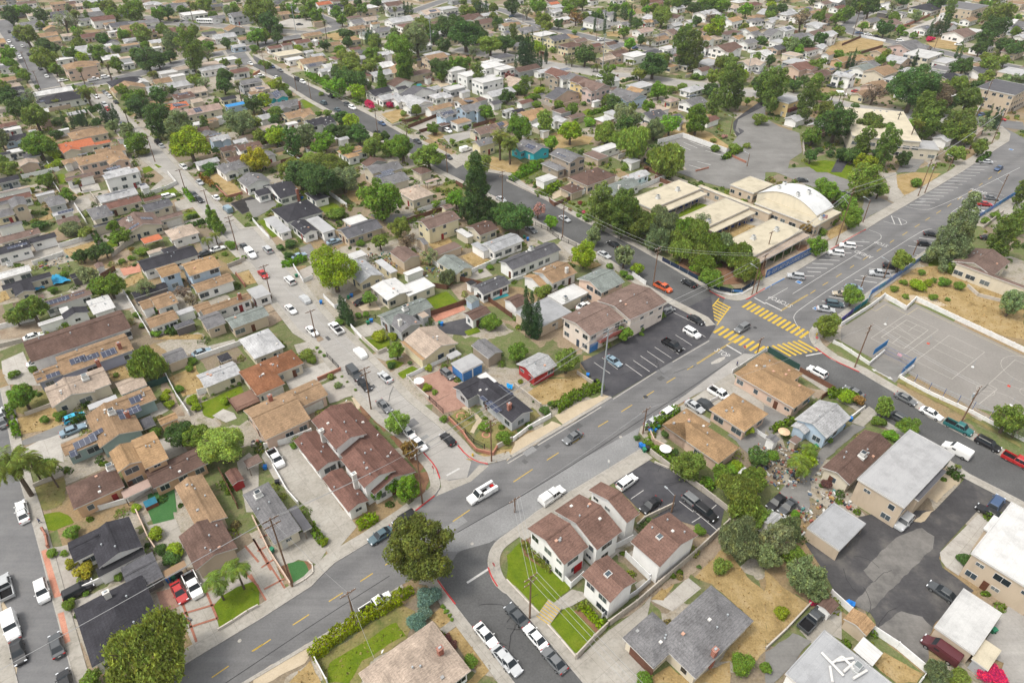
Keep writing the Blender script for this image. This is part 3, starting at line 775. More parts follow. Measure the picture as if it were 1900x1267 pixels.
# ------------------------------------------------------------------ vehicles
CARC = dict(w=(.78, .78, .77), s=(.42, .43, .44), g=(.14, .145, .15), k=(.012, .012, .014), b=(.05, .09, .18), r=(.38, .02, .02), o=(.55, .10, .03), t=(.02, .12, .12), l=(.20, .28, .34), n=(.06, .10, .12), e=(.38, .33, .25), m=(.085, .02, .025), c=(.05, .42, .62), d=(.06, .065, .07), y=(.6, .58, .5))
CARN = dict(w='white', s='silver', g='grey', k='black', b='dark blue', r='red', o='orange', t='dark teal', l='light blue', n='slate', e='beige', m='maroon', c='cyan', d='charcoal', y='cream')
CART = dict(sedan=(4.75, 1.82, 1.45), suv=(4.75, 1.9, 1.72), pickup=(5.6, 1.98, 1.85), van=(5.4, 2.0, 2.1), hatch=(4.3, 1.78, 1.52), covered=(4.7, 1.9, 1.45), truck=(6.2, 2.05, 2.0), camper=(5.7, 2.0, 1.95), rv=(9.0, 2.5, 3.0), bus=(12.0, 2.55, 3.2), old=(5.2, 1.9, 1.4))
CARL = dict(sedan='sedan', suv='sport utility car', pickup='pickup truck with an open bed', van='panel van', hatch='compact hatchback', covered='car under a fitted cover', truck='utility truck with tool boxes', camper='pickup with a camper shell', rv='motorhome', bus='long coach', old='long old saloon car')
def loft(b, st, m):
    """st: list of rings (same count); closed loft"""
    k = len(st[0]); base = len(b.v)
    for r in st: b.v += [tuple(p) for p in r]
    i = b.mat(m)
    for s in range(len(st) - 1):
        for j in range(k):
            a = base + s * k + j; c = base + s * k + (j + 1) % k
            b.f.append((a, c, c + k, a + k)); b.m.append(i)
    b.f.append(tuple(base + j for j in range(k - 1, -1, -1))); b.m.append(i)
    b.f.append(tuple(base + (len(st) - 1) * k + j for j in range(k))); b.m.append(i)
def car_meshes(typ):
    L, W, H = CART[typ]; h = W / 2; body = MB(); glass = MB()
    X0, X1 = -L / 2, L / 2
    def ring(x, zt, w, zb=.24):
        return [(x, -w * .9, zb), (x, -w, zb + .22), (x, -w * .985, zt - .16), (x, -w * .90, zt), (x, w * .90, zt), (x, w * .985, zt - .16), (x, w, zb + .22), (x, w * .9, zb)]
    def cabin(xb0, xb1, xt0, xt1, zb, zt, wb, wt, m):
        """frustum; b: base, t: top"""
        return [[(xb0, -wb, zb), (xb0, wb, zb), (xb1, wb, zb), (xb1, -wb, zb)], [(xt0, -wt, zt), (xt0, wt, zt), (xt1, wt, zt), (xt1, -wt, zt)]]
    def roof_and_pillars(c, zt, post=(.42,)):
        a, t = c
        # roof panel
        x0, x1 = t[0][0], t[2][0]; w = t[1][1]
        loft(body, [[(x0 - .04, -w - .02, zt - .03), (x0 - .04, w + .02, zt - .03), (x1 + .04, w + .02, zt - .03), (x1 + .04, -w - .02, zt - .03)], [(x0 + .12, -w * .88, zt + .055), (x0 + .12, w * .88, zt + .055), (x1 - .12, w * .88, zt + .055), (x1 - .12, -w * .88, zt + .055)]], 'paint')
        for s in (-1, 1):
            for f in (0.0, 1.0) + tuple(post):
                ab = Vector((a[0][0] + (a[2][0] - a[0][0]) * f, s * a[1][1], a[0][2])); at = Vector((t[0][0] + (t[2][0] - t[0][0]) * f, s * t[1][1], t[0][2]))
                body.cyl(ab + Vector((0, 0, -.05)), at, .05, .04, 'paint', 4, False)
    if typ in ('sedan', 'old', 'hatch', 'suv', 'pickup', 'truck', 'camper'):
        if typ in ('sedan', 'old'):
            bl = .93 if typ == 'sedan' else .90; st = [(X0, .60, h * .80), (X0 + .12, .88, h * .92), (X0 + .75, bl + .04, h * .98), (-.3, bl, h), (.75, bl, h), (X1 - .7, .80, h * .97), (X1 - .15, .66, h * .88), (X1, .52, h * .74)]
            c = cabin(X0 + .55, 1.05, X0 + 1.35, .35, bl - .03, H - .05, h * .90, h * .70, None)
            if typ == 'old': c = cabin(X0 + 1.0, .95, X0 + 1.45, .4, bl - .03, H - .05, h * .88, h * .72, None)
        elif typ == 'hatch':
            bl = .98; st = [(X0, .66, h * .82), (X0 + .1, .95, h * .93), (X0 + .6, bl, h), (.6, bl, h), (X1 - .6, .86, h * .97), (X1 - .12, .7, h * .88), (X1, .52, h * .76)]
            c = cabin(X0 + .08, 1.1, X0 + .55, .4, bl - .03, H - .05, h * .90, h * .72, None)
        elif typ == 'suv':
            bl = 1.10; st = [(X0, .7, h * .86), (X0 + .08, 1.05, h * .95), (X0 + .5, bl, h), (.7, bl, h), (X1 - .7, 1.02, h * .98), (X1 - .15, .9, h * .92), (X1, .6, h * .8)]
            c = cabin(X0 + .08, 1.15, X0 + .42, .55, bl - .03, H - .06, h * .91, h * .76, None)
        else:
            bl = 1.12; cabb = -.55 if typ != 'truck' else .2
            st = [(cabb - .05, bl, h * .97), (cabb + .3, bl, h), (1.3, bl, h), (X1 - .6, 1.06, h * .98), (X1 - .12, .95, h * .93), (X1, .62, h * .82)]
            c = cabin(cabb, 1.55, cabb + .22, .95, bl - .03, H - .06, h * .92, h * .78, None)
            # bed
            z1 = 1.08
            body.box(X0 + .03, cabb - .05, -h * .95, h * .95, .45, .72, 'paint', 'tyre')
            for s in (-1, 1): body.box(X0, cabb - .06, s * h * .97 - .07, s * h * .97 + .07, .35, z1, 'paint')
            body.box(X0, X0 + .08, -h * .9, h * .9, .45, z1 - .01, 'paint')
            if typ == 'truck':
                for s in (-1, 1): body.box(X0 + .02, cabb - .1, s * h * .80 - .28, s * h * .80 + .28, .80, 1.5, 'paint')
                body.box(X0 + .4, X0 + 1.0, -.35, .35, .73, 1.25, 'lamp_red'); body.box(X0 + 1.2, X0 + 1.9, -.3, .3, .73, 1.1, 'rim')
            if typ == 'camper':
                loft(body, [[(X0 + .02, -h * .95, 1.09), (X0 + .02, h * .95, 1.09), (cabb - .07, h * .95, 1.09), (cabb - .07, -h * .95, 1.09)], [(X0 + .12, -h * .80, H), (X0 + .12, h * .80, H), (cabb - .1, h * .80, H), (cabb - .1, -h * .80, H)]], 'paint')
        loft(body, [ring(*s) for s in st], 'paint'); loft(glass, c, 'car_glass'); roof_and_pillars(c, H - .05)
    elif typ in ('van', 'rv', 'bus'):
        hd = 1.2 if typ == 'van' else .25; zb = .35 if typ == 'van' else .45
        st = [(X0, H - .12, h * .93, zb), (X0 + .15, H, h, zb), (X1 - hd - .75, H, h, zb)]
        if typ == 'van': st += [(X1 - hd + .25, 1.22, h, zb), (X1 - .3, 1.02, h * .95, zb), (X1, .65, h * .84, zb)]
        else: st += [(X1 - .25, H - .1, h, zb), (X1, H - .45, h * .96, zb)]
        def r2(x, zt, w, zb): return [(x, -w * .93, zb), (x, -w, zb + .25), (x, -w * .98, zt - .45 if zt > 1.5 else zt - .16), (x, -w * .86, zt), (x, w * .86, zt), (x, w * .98, zt - .45 if zt > 1.5 else zt - .16), (x, w, zb + .25), (x, w * .93, zb)]
        loft(body, [r2(*s) for s in st], 'paint')
        if typ == 'van':
            a = X1 - hd - .70; q = X1 - hd + .15
            glass.poly([(a, -h * .84, H - .03), (q, -h * .86, 1.30), (q, h * .86, 1.30), (a, h * .84, H - .03)], [(0, 1, 2, 3)], 'car_glass')
            for s in (-1, 1):
                glass.box(a - .75, a - .02, s * h * .985 - .02, s * h * .985 + .02, 1.25, H - .5, 'car_glass')
        else:
            glass.box(X1 - .1, X1 + .02, -h * .8, h * .8, 1.5, H - .5, 'car_glass')
            for s in (-1, 1):
                n = int(L // 1.7)
                for k in range(n): glass.box(X0 + .6 + k * 1.6, X0 + 1.8 + k * 1.6, s * h * .985 - .025, s * h * .985 + .025, 1.6, H - .65, 'car_glass')
    else:
        # fabric cover following a car's outline
        st = [(X0, .5, h * .80), (X0 + .15, .92, h * .95), (X0 + .6, 1.02, h), (X0 + 1.25, 1.40, h), (.3, 1.44, h), (1.05, 1.02, h), (X1 - .5, .9, h * .97), (X1 - .1, .72, h * .88), (X1, .5, h * .76)]
        loft(body, [ring(x, z, w, .08) for x, z, w in st], 'plain'); glass = None
    return body.build('body'), glass.build('cabin_glass') if glass else None
CARM = {}
def wheel_mesh(r=.34):
    b = MB(); b.cyl((0, -.11, 0), (0, .11, 0), r, r, 'tyre', 14); t = b.build('tyre')
    b = MB(); b.cyl((0, -.125, 0), (0, .125, 0), r * .62, r * .62, 'rim', 12); m = b.build('rim')
    b = MB(); b.cyl((0, -.11, 0), (0, .11, 0), r, r, 'tyre', 12); b.cyl((0, -.125, 0), (0, .125, 0), r * .62, r * .62, 'rim', 10); w = b.build('wheel')
    return t, m, w
TYRE, RIM, WHEEL = wheel_mesh()
def small_box(x, y, z, m, n):
    b = MB(); b.box(-x / 2, x / 2, -y / 2, y / 2, -z / 2, z / 2, m); return b.build(n)
HEADL = small_box(.16, .38, .15, 'lamp_clear', 'headlight'); TAILL = small_box(.1, .34, .17, 'lamp_red', 'tail_light'); MIRR = small_box(.12, .22, .15, 'paint', 'wing_mirror'); PLATE = small_box(.03, .42, .16, 'trim', 'number_plate')
def car(typ, col, p, heading, where='', extra=''):
    if typ not in CARM: CARM[typ] = car_meshes(typ)
    L, W, H = CART[typ]; body, glass = CARM[typ]; near = depth(p) < 250
    f_ = RND.uniform(.9, 1.08); c = tuple(v * f_ for v in CARC[col])
    name = {'sedan': 'parked_car', 'suv': 'parked_car', 'hatch': 'parked_car', 'old': 'parked_car', 'covered': 'covered_car', 'pickup': 'pickup_truck', 'camper': 'pickup_truck', 'truck': 'utility_truck', 'van': 'van', 'rv': 'motorhome', 'bus': 'coach'}[typ]
    cat = {'parked_car': 'car', 'covered_car': 'car', 'pickup_truck': 'truck', 'utility_truck': 'truck', 'van': 'van', 'motorhome': 'motorhome', 'coach': 'bus'}[name]
    if where.startswith('driving'): name = name.replace('parked_', '')
    look = f"{CARN[col]} {CARL[typ]}" + (' ' + where if where else '')
    root = thing(name, cat, look, f"{CARN[col]} {CARL[typ].split(' with ')[0]}", 'cars parked in the neighbourhood' if not where.startswith('driving') else None, None, p, heading, ref=p)
    obj('body', body, root, color=c)
    if glass: obj('cabin_glass', glass, root)
    if typ != 'covered':
        a = L * .30; r = 1.0 if typ in ('sedan', 'hatch', 'old', 'suv') else 1.12
        if typ in ('rv', 'bus'): r = 1.35
        for sx in (-1, 1):
            for sy in (-1, 1):
                pos = (sx * a * (1.03 if sx > 0 else 1), sy * (W / 2 - .10), .34 * r)
                if near:
                    w = obj('wheel', TYRE, root, pos); q = obj('rim', RIM, w)
                else: w = obj('wheel', WHEEL, root, pos)
                w.scale = (r, r, r)
        if near:
            hz = {'sedan': .62, 'hatch': .66, 'old': .62}.get(typ, .85); tz = {'sedan': .78, 'old': .74}.get(typ, .95)
            for s in (-1, 1):
                obj('headlight', HEADL, root, (L / 2 - .12, s * W * .36, hz)); obj('tail_light', TAILL, root, (-L / 2 + .06, s * W * .39, tz))
                obj('wing_mirror', MIRR, root, (L * (.17 if typ != 'van' else .24), s * (W / 2 + .08), {'sedan': .98, 'hatch': 1.0, 'old': .95}.get(typ, 1.18)), color=c)
            obj('number_plate', PLATE, root, (-L / 2 - .005 + .02, 0, .62))
    return root

# ------------------------------------------------------------------ street furniture
POLES = []
def pole(base, h, style='wood', arm_dir=0.0, lamp=False):
    b = MB(); m = 'steel' if style == 'steel' else 'pole_wood'
    r = .22 if style == 'steel' else .17
    b.cyl((0, 0, -.2), (0, 0, h), r, r * .6, m, 10)
    nm = {'wood': 'utility_pole', 'steel': 'utility_pole', 'lamp': 'street_lamp', 'thin': 'street_lamp'}[style]
    if style in ('wood', 'steel'):
        look = f"{'tall ' if h > 13 else ''}{'grey steel' if style == 'steel' else 'brown wooden'} utility pole with cross arms"; sh = f"{'grey steel' if style == 'steel' else 'brown wooden'} utility pole"
    else: look = 'slender grey street lamp with a curved arm'; sh = 'street lamp'
    root = thing(nm, 'pole' if nm == 'utility_pole' else 'street lamp', look, sh, 'utility poles along the streets' if nm == 'utility_pole' else 'street lamps', None, base, arm_dir, ref=base)
    obj('shaft' if nm == 'utility_pole' else 'lamp_post', b.build('shaft'), root)
    if nm == 'utility_pole':
        for k, dz in enumerate((.35, 1.7) if h > 11 else (.35,)):
            q = MB(); q.box(-.07, .07, -1.35, 1.35, h - dz - .07, h - dz + .07, m if style != 'steel' else 'steel')
            q.cyl((.0, -.9, h - dz), (0, 0, h - dz - .75), .03, .03, m, 5); q.cyl((.0, .9, h - dz), (0, 0, h - dz - .75), .03, .03, m, 5)
            a = obj('crossarm', q.build('crossarm'), root)
            for y in (-1.2, -.45, .45, 1.2):
                q = MB(); q.cyl((0, y, h - dz + .07), (0, y, h - dz + .27), .06, .04, 'trim', 6); obj('insulator', q.build('insulator'), a)
        if RND.random() < .45 and h > 9:
            q = MB(); q.cyl((.38, 0, h - 2.9), (.38, 0, h - 1.95), .24, .24, 'steel', 10); q.cyl((.38, 0, h - 1.95), (.38, 0, h - 1.8), .1, .05, 'trim', 6); q.box(0, .2, -.06, .06, h - 2.6, h - 2.4, 'steel'); obj('transformer', q.build('transformer'), root)
        if lamp:
            q = MB(); q.cyl((0, 0, h * .72), (2.2, 0, h * .80), .05, .04, 'steel', 6); q.box(2.1, 2.8, -.14, .14, h * .80 - .06, h * .80 + .08, 'steel'); obj('lamp_arm', q.build('lamp_arm'), root)
    else:
        q = MB(); q.cyl((0, 0, h - .3), (1.9, 0, h + .15), .05, .04, 'steel', 6); a = obj('lamp_arm', q.build('lamp_arm'), root)
        q = MB(); q.box(1.8, 2.5, -.15, .15, h + .07, h + .22, 'steel'); q.box(1.85, 2.45, -.12, .12, h + .04, h + .069, 'lamp_clear'); obj('lamp_head', q.build('lamp_head'), a)
    POLES.append((base, h, arm_dir)); return root
def wire(a, b, sag=.5, r=.02, look='thin sagging power line strung between the poles'):
    n = 14; pts = []
    for k in range(n + 1):
        t = k / n; p = a.lerp(b, t); p.z -= sag * 4 * t * (1 - t); pts.append(p)
    bb = MB(); mid = a.lerp(b, .5)
    d = (b - a).normalized(); s = d.cross(Vector((0, 0, 1))).normalized()
    rings = []
    for p in pts: q = p - mid; rings.append([tuple(q + s * r), tuple(q + Vector((0, 0, r))), tuple(q - s * r), tuple(q - Vector((0, 0, r)))])
    loft(bb, rings, 'wire')
    thing('power_line', 'wire', look, 'power line', 'power lines over the streets', bb.build('power_line'), mid, 0, ref=mid)
def fence(kind, h, pts, look=None, closed=False):
    """kinds: wall (block), white (vinyl), wood, link (chain mesh), iron"""
    mid = pts[0] * .5 + pts[-1] * .5
    nm = {'block': 'block_wall', 'white': 'vinyl_fence', 'wood': 'wood_fence', 'green': 'mesh_fence', 'iron': 'iron_fence', 'wwall': 'block_wall', 'low': 'garden_wall', 'brick': 'garden_wall', 'pwall': 'block_wall'}[kind]
    c = {'block': (.42, .38, .33), 'white': (.74, .74, .74), 'wood': (.15, .075, .05), 'green': (.03, .07, .06), 'iron': (.03, .03, .03), 'wwall': (.68, .67, .65), 'low': (.47, .43, .38), 'brick': (.36, .17, .12), 'pwall': (.50, .38, .30)}[kind]
    desc = {'block': 'tan concrete block wall', 'white': 'white vinyl fence', 'wood': 'dark brown board fence', 'green': 'dark green screened mesh fence', 'iron': 'black iron fence', 'wwall': 'white painted block wall', 'low': 'low pale garden wall', 'brick': 'low red brick garden wall', 'pwall': 'pinkish tan block wall'}[kind]
    root = thing(nm, 'wall' if 'wall' in nm else 'fence', look or desc, desc, desc + 's between the lots', None, mid, 0, ref=mid)
    th = {'block': .2, 'white': .08, 'wood': .07, 'green': .05, 'iron': .04, 'wwall': .2, 'low': .22, 'brick': .25, 'pwall': .2}[kind]
    f_ = RND.uniform(.9, 1.08); col = tuple(v * f_ for v in c)
    b = MB(); P = [p - mid for p in pts]
    for i, (a, q) in enumerate(zip(P, P[1:])):
        d = (q - a).normalized()
        if kind in ('iron',):
            L = (q - a).length; n = max(2, int(L / .22))
            b.obox(a, q, .05, h - .12, h - .06, 'plain'); b.obox(a, q, .05, .12, .18, 'plain')
            for k in range(n):
                t = a.lerp(q, (k + .5) / n); b.obox(t - d * .015, t + d * .015, .025, .05, h, 'plain')
        else:
            b.obox(a, q - d * (.0 if i == len(P) - 2 else th * .5), th, -.3, h - .006 * (i % 3), 'plain')
    obj('panel', b.build('panel'), root, color=col)
    if kind not in ('low', 'pwall', 'green') or kind == 'brick':
        tot = 0; dist = depth(mid)
        if dist < 330:
            for a, q in zip(P, P[1:]):
                L = (q - a).length; d = (q - a).normalized(); n = max(1, int(L / (2.6 if kind != 'brick' else 3.2)))
                for k in range(n + (1 if q is P[-1] else 0)):
                    t = a + d * (L * k / n); s = .5 * th + .045
                    z = MB(); z.box(t.x - s, t.x + s, t.y - s, t.y + s, -.3, h + .07, 'plain'); obj('post', z.build('post'), root, color=col); tot += 1
                    if tot > 60: break
    return root
def bin_mesh():
    b = MB(); p = [[(x * .26, y * .30, 0.05) for x, y in ((-1, -1), (1, -1), (1, 1), (-1, 1))], [(x * .33, y * .38, .95) for x, y in ((-1, -1), (1, -1), (1, 1), (-1, 1))]]
    loft(b, p, 'plain'); body = b.build('body')
    b = MB(); b.box(-.36, .36, -.42, .42, .951, 1.03, 'plain'); b.box(-.3, .3, .42, .52, .93, 1.0, 'plain'); lid = b.build('lid')
    b = MB(); b.cyl((-.36, .32, .12), (-.28, .32, .12), .13, .13, 'tyre', 10); w = b.build('wheel')
    return body, lid, w
BINM = bin_mesh()
def wheelie_bin(p, col):
    c = {'b': (.02, .14, .42), 'g': (.03, .16, .09), 'k': (.03, .03, .035)}[col]; n = {'b': 'blue', 'g': 'green', 'k': 'black'}[col]
    root = thing('wheelie_bin', 'bin', f"{n} plastic wheelie bin with a hinged lid", f"{n} wheelie bin", 'wheelie bins', None, p, RND.uniform(0, 6), ref=p)
    obj('body', BINM[0], root, color=c); obj('lid', BINM[1], root, color=tuple(v * 1.25 for v in c)); obj('wheel', BINM[2], root); o = obj('wheel', BINM[2], root, (.64, 0, 0))
def tarp(pts, col, name='tarp', look='bright blue tarpaulin spread in a yard'):
    mid = sum(pts, Vector()) / len(pts); n = 7; b = MB(); rng = random.Random(len(THINGS)); V = []
    for i in range(n):
        for j in range(n):
            s, t = i / (n - 1), j / (n - 1)
            p = pts[0].lerp(pts[1], s).lerp(pts[3].lerp(pts[2], s), t) - mid; p.z = .5 + rng.uniform(0, .6); V.append(p)
    fs = [(i * n + j, (i + 1) * n + j, (i + 1) * n + j + 1, i * n + j + 1) for i in range(n - 1) for j in range(n - 1)]
    b.poly(V, fs, 'plain'); me = b.build(name)
    thing(name, 'tarp', look, 'blue tarpaulin', None, me, Vector((mid.x, mid.y, 0)), 0, col, ref=mid)
def text_mesh(s, size, mat, extrude=.0):
    cu = bpy.data.curves.new('lettering', 'FONT'); cu.body = s; cu.size = size; cu.align_x = 'CENTER'; cu.align_y = 'CENTER'; cu.extrude = extrude; cu.resolution_u = 3
    o = bpy.data.objects.new('lettering', cu); COL.objects.link(o)
    bpy.context.view_layer.update()
    me = bpy.data.meshes.new_from_object(o.evaluated_get(bpy.context.evaluated_depsgraph_get()))
    COL.objects.unlink(o); bpy.data.objects.remove(o)
    me.materials.clear(); me.materials.append(MATS[mat]); return me
def stripe(name, a, b, w, mat, z):
    d = (b - a).normalized(); n = Vector((-d.y, d.x, 0)) * w / 2
    q = [a - n, b - n, b + n, a + n]
    return structure(name, mesh_np(name, [(p.x, p.y, z) for p in q], [(0, 1, 2, 3)], [mat]))
def junk(px, n, R, seed):
    rng = random.Random(seed); c = unp(*px); groups = {}
    cols = [(.55, .55, .53), (.10, .14, .2), (.30, .10, .08), (.08, .2, .18), (.36, .24, .10), (.06, .06, .065), (.3, .28, .26), (.2, .14, .1), (.42, .4, .36), (.15, .15, .15)]
    for i in range(n):
        a = rng.uniform(0, 6.28); r = R * rng.random() ** .5; x, y = r * math.cos(a) * 1.2, r * math.sin(a); s = rng.uniform(.15, .55)
        b = groups.setdefault(rng.randrange(len(cols)), MB()); z = rng.uniform(0, .5) * (1 - r / R / 1.2)
        t = rng.uniform(0, 3); l = s * rng.uniform(.6, 1.8); d = Vector((math.cos(t), math.sin(t), 0)) * l / 2
        b.obox(Vector((x, y, 0)) - d, Vector((x, y, 0)) + d, s * rng.uniform(.3, 1), z - .1, z + s * rng.uniform(.3, 1.0), 'plain')
    for k, b in groups.items():
        o = obj('yard_clutter', b.build('yard_clutter'), None, (c.x, c.y, .03), color=cols[k]); o['kind'] = 'stuff'
def yard_clutter_small():
    pass
# ------------------------------------------------------------------ data reader
KINDS = dict(lawn='lawn', turf='artificial_turf', weedy='yard', dry='dry_grass', dirt='dirt_yard', mulch='planting_bed', gravel='gravel_yard', brickpave='brick_paving', redpave='patio', darkmulch='planting_bed', concrete='driveway', palepave='courtyard', sand='sand_yard', asphalt='road_patch', asphalt_old='parking_lot', asphalt_pale='parking_lot', asphalt_dark='parking_lot', asphalt_worn='parking_lot', asphalt_mid='parking_lot', court='ball_court', stage='pavement', water='pool_water', ground='ground')
TC = dict(b='broad', o='oak', r='round', u='bush', e='euca', w='pepper', p='pine', c='conifer', x='bare')
CO = dict(g='green', d='dark', o='olive', l='lime', y='grey', w='yellow', p='pine', b='brown', m='mag', r='red', u='blue', t='bright', f='fresh', n='orange', k='pinky', s='rust', c='cyp', q='duskolive', x='sun')
CT = dict(s='sedan', u='suv', p='pickup', v='van', h='hatch', c='covered', t='truck', a='camper', r='rv', B='bus', o='old')
RAG = ('asphalt_old', 'asphalt_mid', 'dry', 'dirt', 'weedy', 'sand', 'mulch', 'gravel', 'lawn')
def ragged(pts):
    if depth(pts[0]) > 300: return pts
    R = random.Random(len(pts) + int(pts[0].x * 10)); out = []
    for a, b in zip(pts, pts[1:] + pts[:1]):
        d = b - a; L = d.length; n = max(1, int(L / .9)); d.normalize(); nn = Vector((-d.y, d.x, 0)); out.append(a); w = 0
        for k in range(1, n): w = w * .6 + R.uniform(-.16, .16); out.append(a.lerp(b, k / n) + nn * w)
    return out
pend = []
def flush():
    global pend
    if not pend: return
    nm, cat, spec, wall, opts = pend; pend = []
    spec2 = [(t, L, R, h, rc) + ((sl,) if sl else ()) for t, L, R, h, rc, sl in spec]
    house(cat, nm, spec2, wall, **opts)
def read(data):
    global pend
    for line in data.strip().split('\n'):
        q = line.split('#')[0].split()
        if not q: continue
        k = q[0]
        if k in ('V', 'I'): flush()
        elif k != 'W' and k != 'T': flush()
        elif k == 'T': flush()
        if k == 'T': tile[0], tile[1] = TX[int(q[1])], TY[int(q[2])]; continue
        if k == '@': tile[0], tile[1] = float(q[1]), float(q[2]); continue
        F = lambda a: [float(x) for x in a]
        P2 = lambda a: [unp(*pt(float(a[i]), float(a[i + 1]))) for i in range(0, len(a) - 1, 2)]
        if k in ('H', 'S', 'W'):
            # H roof wall type h xL yL xR yR [slope=..] [ang=..]
            opts = {}
            sl = None
            rest = []
            for x in q[1:]:
                if '=' in x:
                    a, b = x.split('=')
                    if a == 'sl': sl = float(b)
                    elif a == 'ang': opts['dang'] = math.radians(float(b))
                    elif a == 'ns': opts['windows'] = False
                    elif a == 'look': opts['look'] = b.replace('_', ' ')
                    elif a == 'short': opts['short'] = b.replace('_', ' ')
                    elif a == 'z0': opts['z0'] = float(b)
                    elif a == 'cat': opts['cat_'] = b
                else: rest.append(x)
            if k == 'W':
                rc, typ, h = rest[0], rest[1], float(rest[2]); L = pt(*F(rest[3:5])); R = pt(*F(rest[5:7]))
                pend[2].append((typ, unp(*L, h), unp(*R, h), h, rc, sl)); continue
            rc, wl, typ, h = rest[0], rest[1], rest[2], float(rest[3]); L = pt(*F(rest[4:6])); R = pt(*F(rest[6:8]))
            cat = opts.pop('cat_', None)
            if k == 'S':
                cat = cat or 'shed'; opts.setdefault('windows', False); opts['extras'] = False; opts['inset'] = .25
                if cat in ('carport', 'patio_cover', 'awning', 'gazebo'): opts['open_'] = True
            else: cat = cat or 'house'
            pend = [cat.replace(' ', '_'), cat.replace('_', ' '), [(typ, unp(*L, h), unp(*R, h), h, rc, sl)], wl, opts]
        elif k == 'N':
            # lite: roof wall type h x y w [ratio]
            rc, wl, typ, h = q[1], q[2], q[3], float(q[4]); x, y, w = F(q[5:8]); w *= 1.10; yh = q[-1] == 'yhall'; q = q[:-1] if yh else q; ratio = float(q[8]) if len(q) > 8 else 1.35
            da = math.radians(float(q[9])) if len(q) > 9 else 0
            u, v = pt(x, y); z = h + (.8 if typ[0] != 'f' else 0); c = unp(u, v, z)
            az = math.atan2(c.x, c.y); pp = Vector((math.cos(az), -math.sin(az), 0))
            um = Vector((math.cos(ANG + da), math.sin(ANG + da), 0)); ua = Vector((-um.y, um.x, 0))
            a, b = (ratio, 1) if typ[1:2] != 'A' else (1, ratio)
            ext = a * abs(um.dot(pp)) + b * abs(ua.dot(pp)); px = FOC / depth(c) / math.cos(az) ** .5
            S = w * TS / px / ext
            L = c - um * (a * S / 2) + ua * (b * S / 2); R = c + um * (a * S / 2) - ua * (b * S / 2)
            if ratio > 1.28 and RND.random() < .55 and typ[0] in 'gx':
                # cross wing
                hd = 1 if RND.random() < .5 else -1
                if typ[1] == 'A': c2 = c + ua * (hd * b * S * .22) - um * (a * S * .16); L2 = c2 - um * (a * S * .62) + ua * (b * S * .26); R2 = c2 + um * (a * S * .5) - ua * (b * S * .26); t2 = typ[0] + 'M'
                else: c2 = c + um * (hd * a * S * .22) - ua * (b * S * .16); L2 = c2 - um * (a * S * .26) + ua * (b * S * .5); R2 = c2 + um * (a * S * .26) - ua * (b * S * .62); t2 = typ[0] + 'A'
                spec = [(typ, L, R, h, rc, None), (t2, L2, R2, h - .15, rc, None)]
            else: spec = [(typ, L, R, h, rc, None)]
            pend = ['house', 'house', spec, wl, dict(dang=da)]
            if yh: pend[0] = pend[1] = 'hall'; flush(); HOUSES[-1]['root']['y_hall'] = 1
        elif k == 'V': solar(pt(*F(q[1:3])), pt(*F(q[3:5])))
        elif k == 'I': roof_item(*pt(*F(q[2:4])), q[1])
        elif k == 't':
            # t kind+colour x y r ...
            kc, cc = TC[q[1][0]], CO[q[1][1]]
            for i in range(2, len(q) - 2, 3):
                u, v = pt(float(q[i]), float(q[i + 1])); tree_px(kc, u, v, float(q[i + 2]) * TS, cc)
        elif k == 'y':
            # tall: kind  xb yb ytop r ...
            for i in range(2, len(q) - 3, 4):
                xb, yb, ytop, r = F(q[i:i + 4]); u, v = pt(xb, yb); base = unp(u, v); h = top_height(base, pt(0, ytop)[1]); rr = r * TS * depth(base) / FOC
                if q[1][0] == 'y': tree_at('cypress', base, rr * 1.25, h * .5 + .1, h * .5, 'cyp')
                elif q[1][0] in 'pc' and len(q[1]) == 2: tree_at(TC[q[1][0]], base, rr, h * .58, h * .44, CO[q[1][1]])
                else: palm({'P': 'palm', 'F': 'fan', 'D': 'date'}[q[1]], base, max(h - rr * .25, 1.5), rr)
        elif k == 'c':
            # c type colour x y dir [where]
            u, v = pt(float(q[3]), float(q[4])); p = unp(u, v, .7); p.z = .052
            d = q[5]; hd = {'a': ANG + math.pi / 2, 'A': ANG - math.pi / 2, 'm': ANG, 'n': ANG + math.pi}.get(d)
            if hd is None: hd = math.radians(float(d))
            car(CT[q[1]], q[2], p, hd + RND.uniform(-.02, .02), ' '.join(q[6:]).replace('_', ' '))
        elif k == 'p':
            # p xb yb ytop style
            base = unp(*pt(float(q[1]), float(q[2]))); h = top_height(base, pt(0, float(q[3]))[1])
            pole(base, h, q[4] if len(q) > 4 else 'wood', ANG + math.pi / 2, 'L' in q)
        elif k == 'P': sheet(KINDS[q[1]], ragged(P2(q[2:])) if q[1] in RAG else P2(q[2:]), q[1])
        elif k == 'F': fence(q[1], float(q[2]), P2(q[3:]))
        elif k == 'G': hedge(P2(q[4:]), float(q[1]), float(q[2]), CO[q[3]])
        elif k == 'b':
            for i in range(2, len(q) - 1, 2): wheelie_bin(unp(*pt(float(q[i]), float(q[i + 1]))), q[1])
    flush()

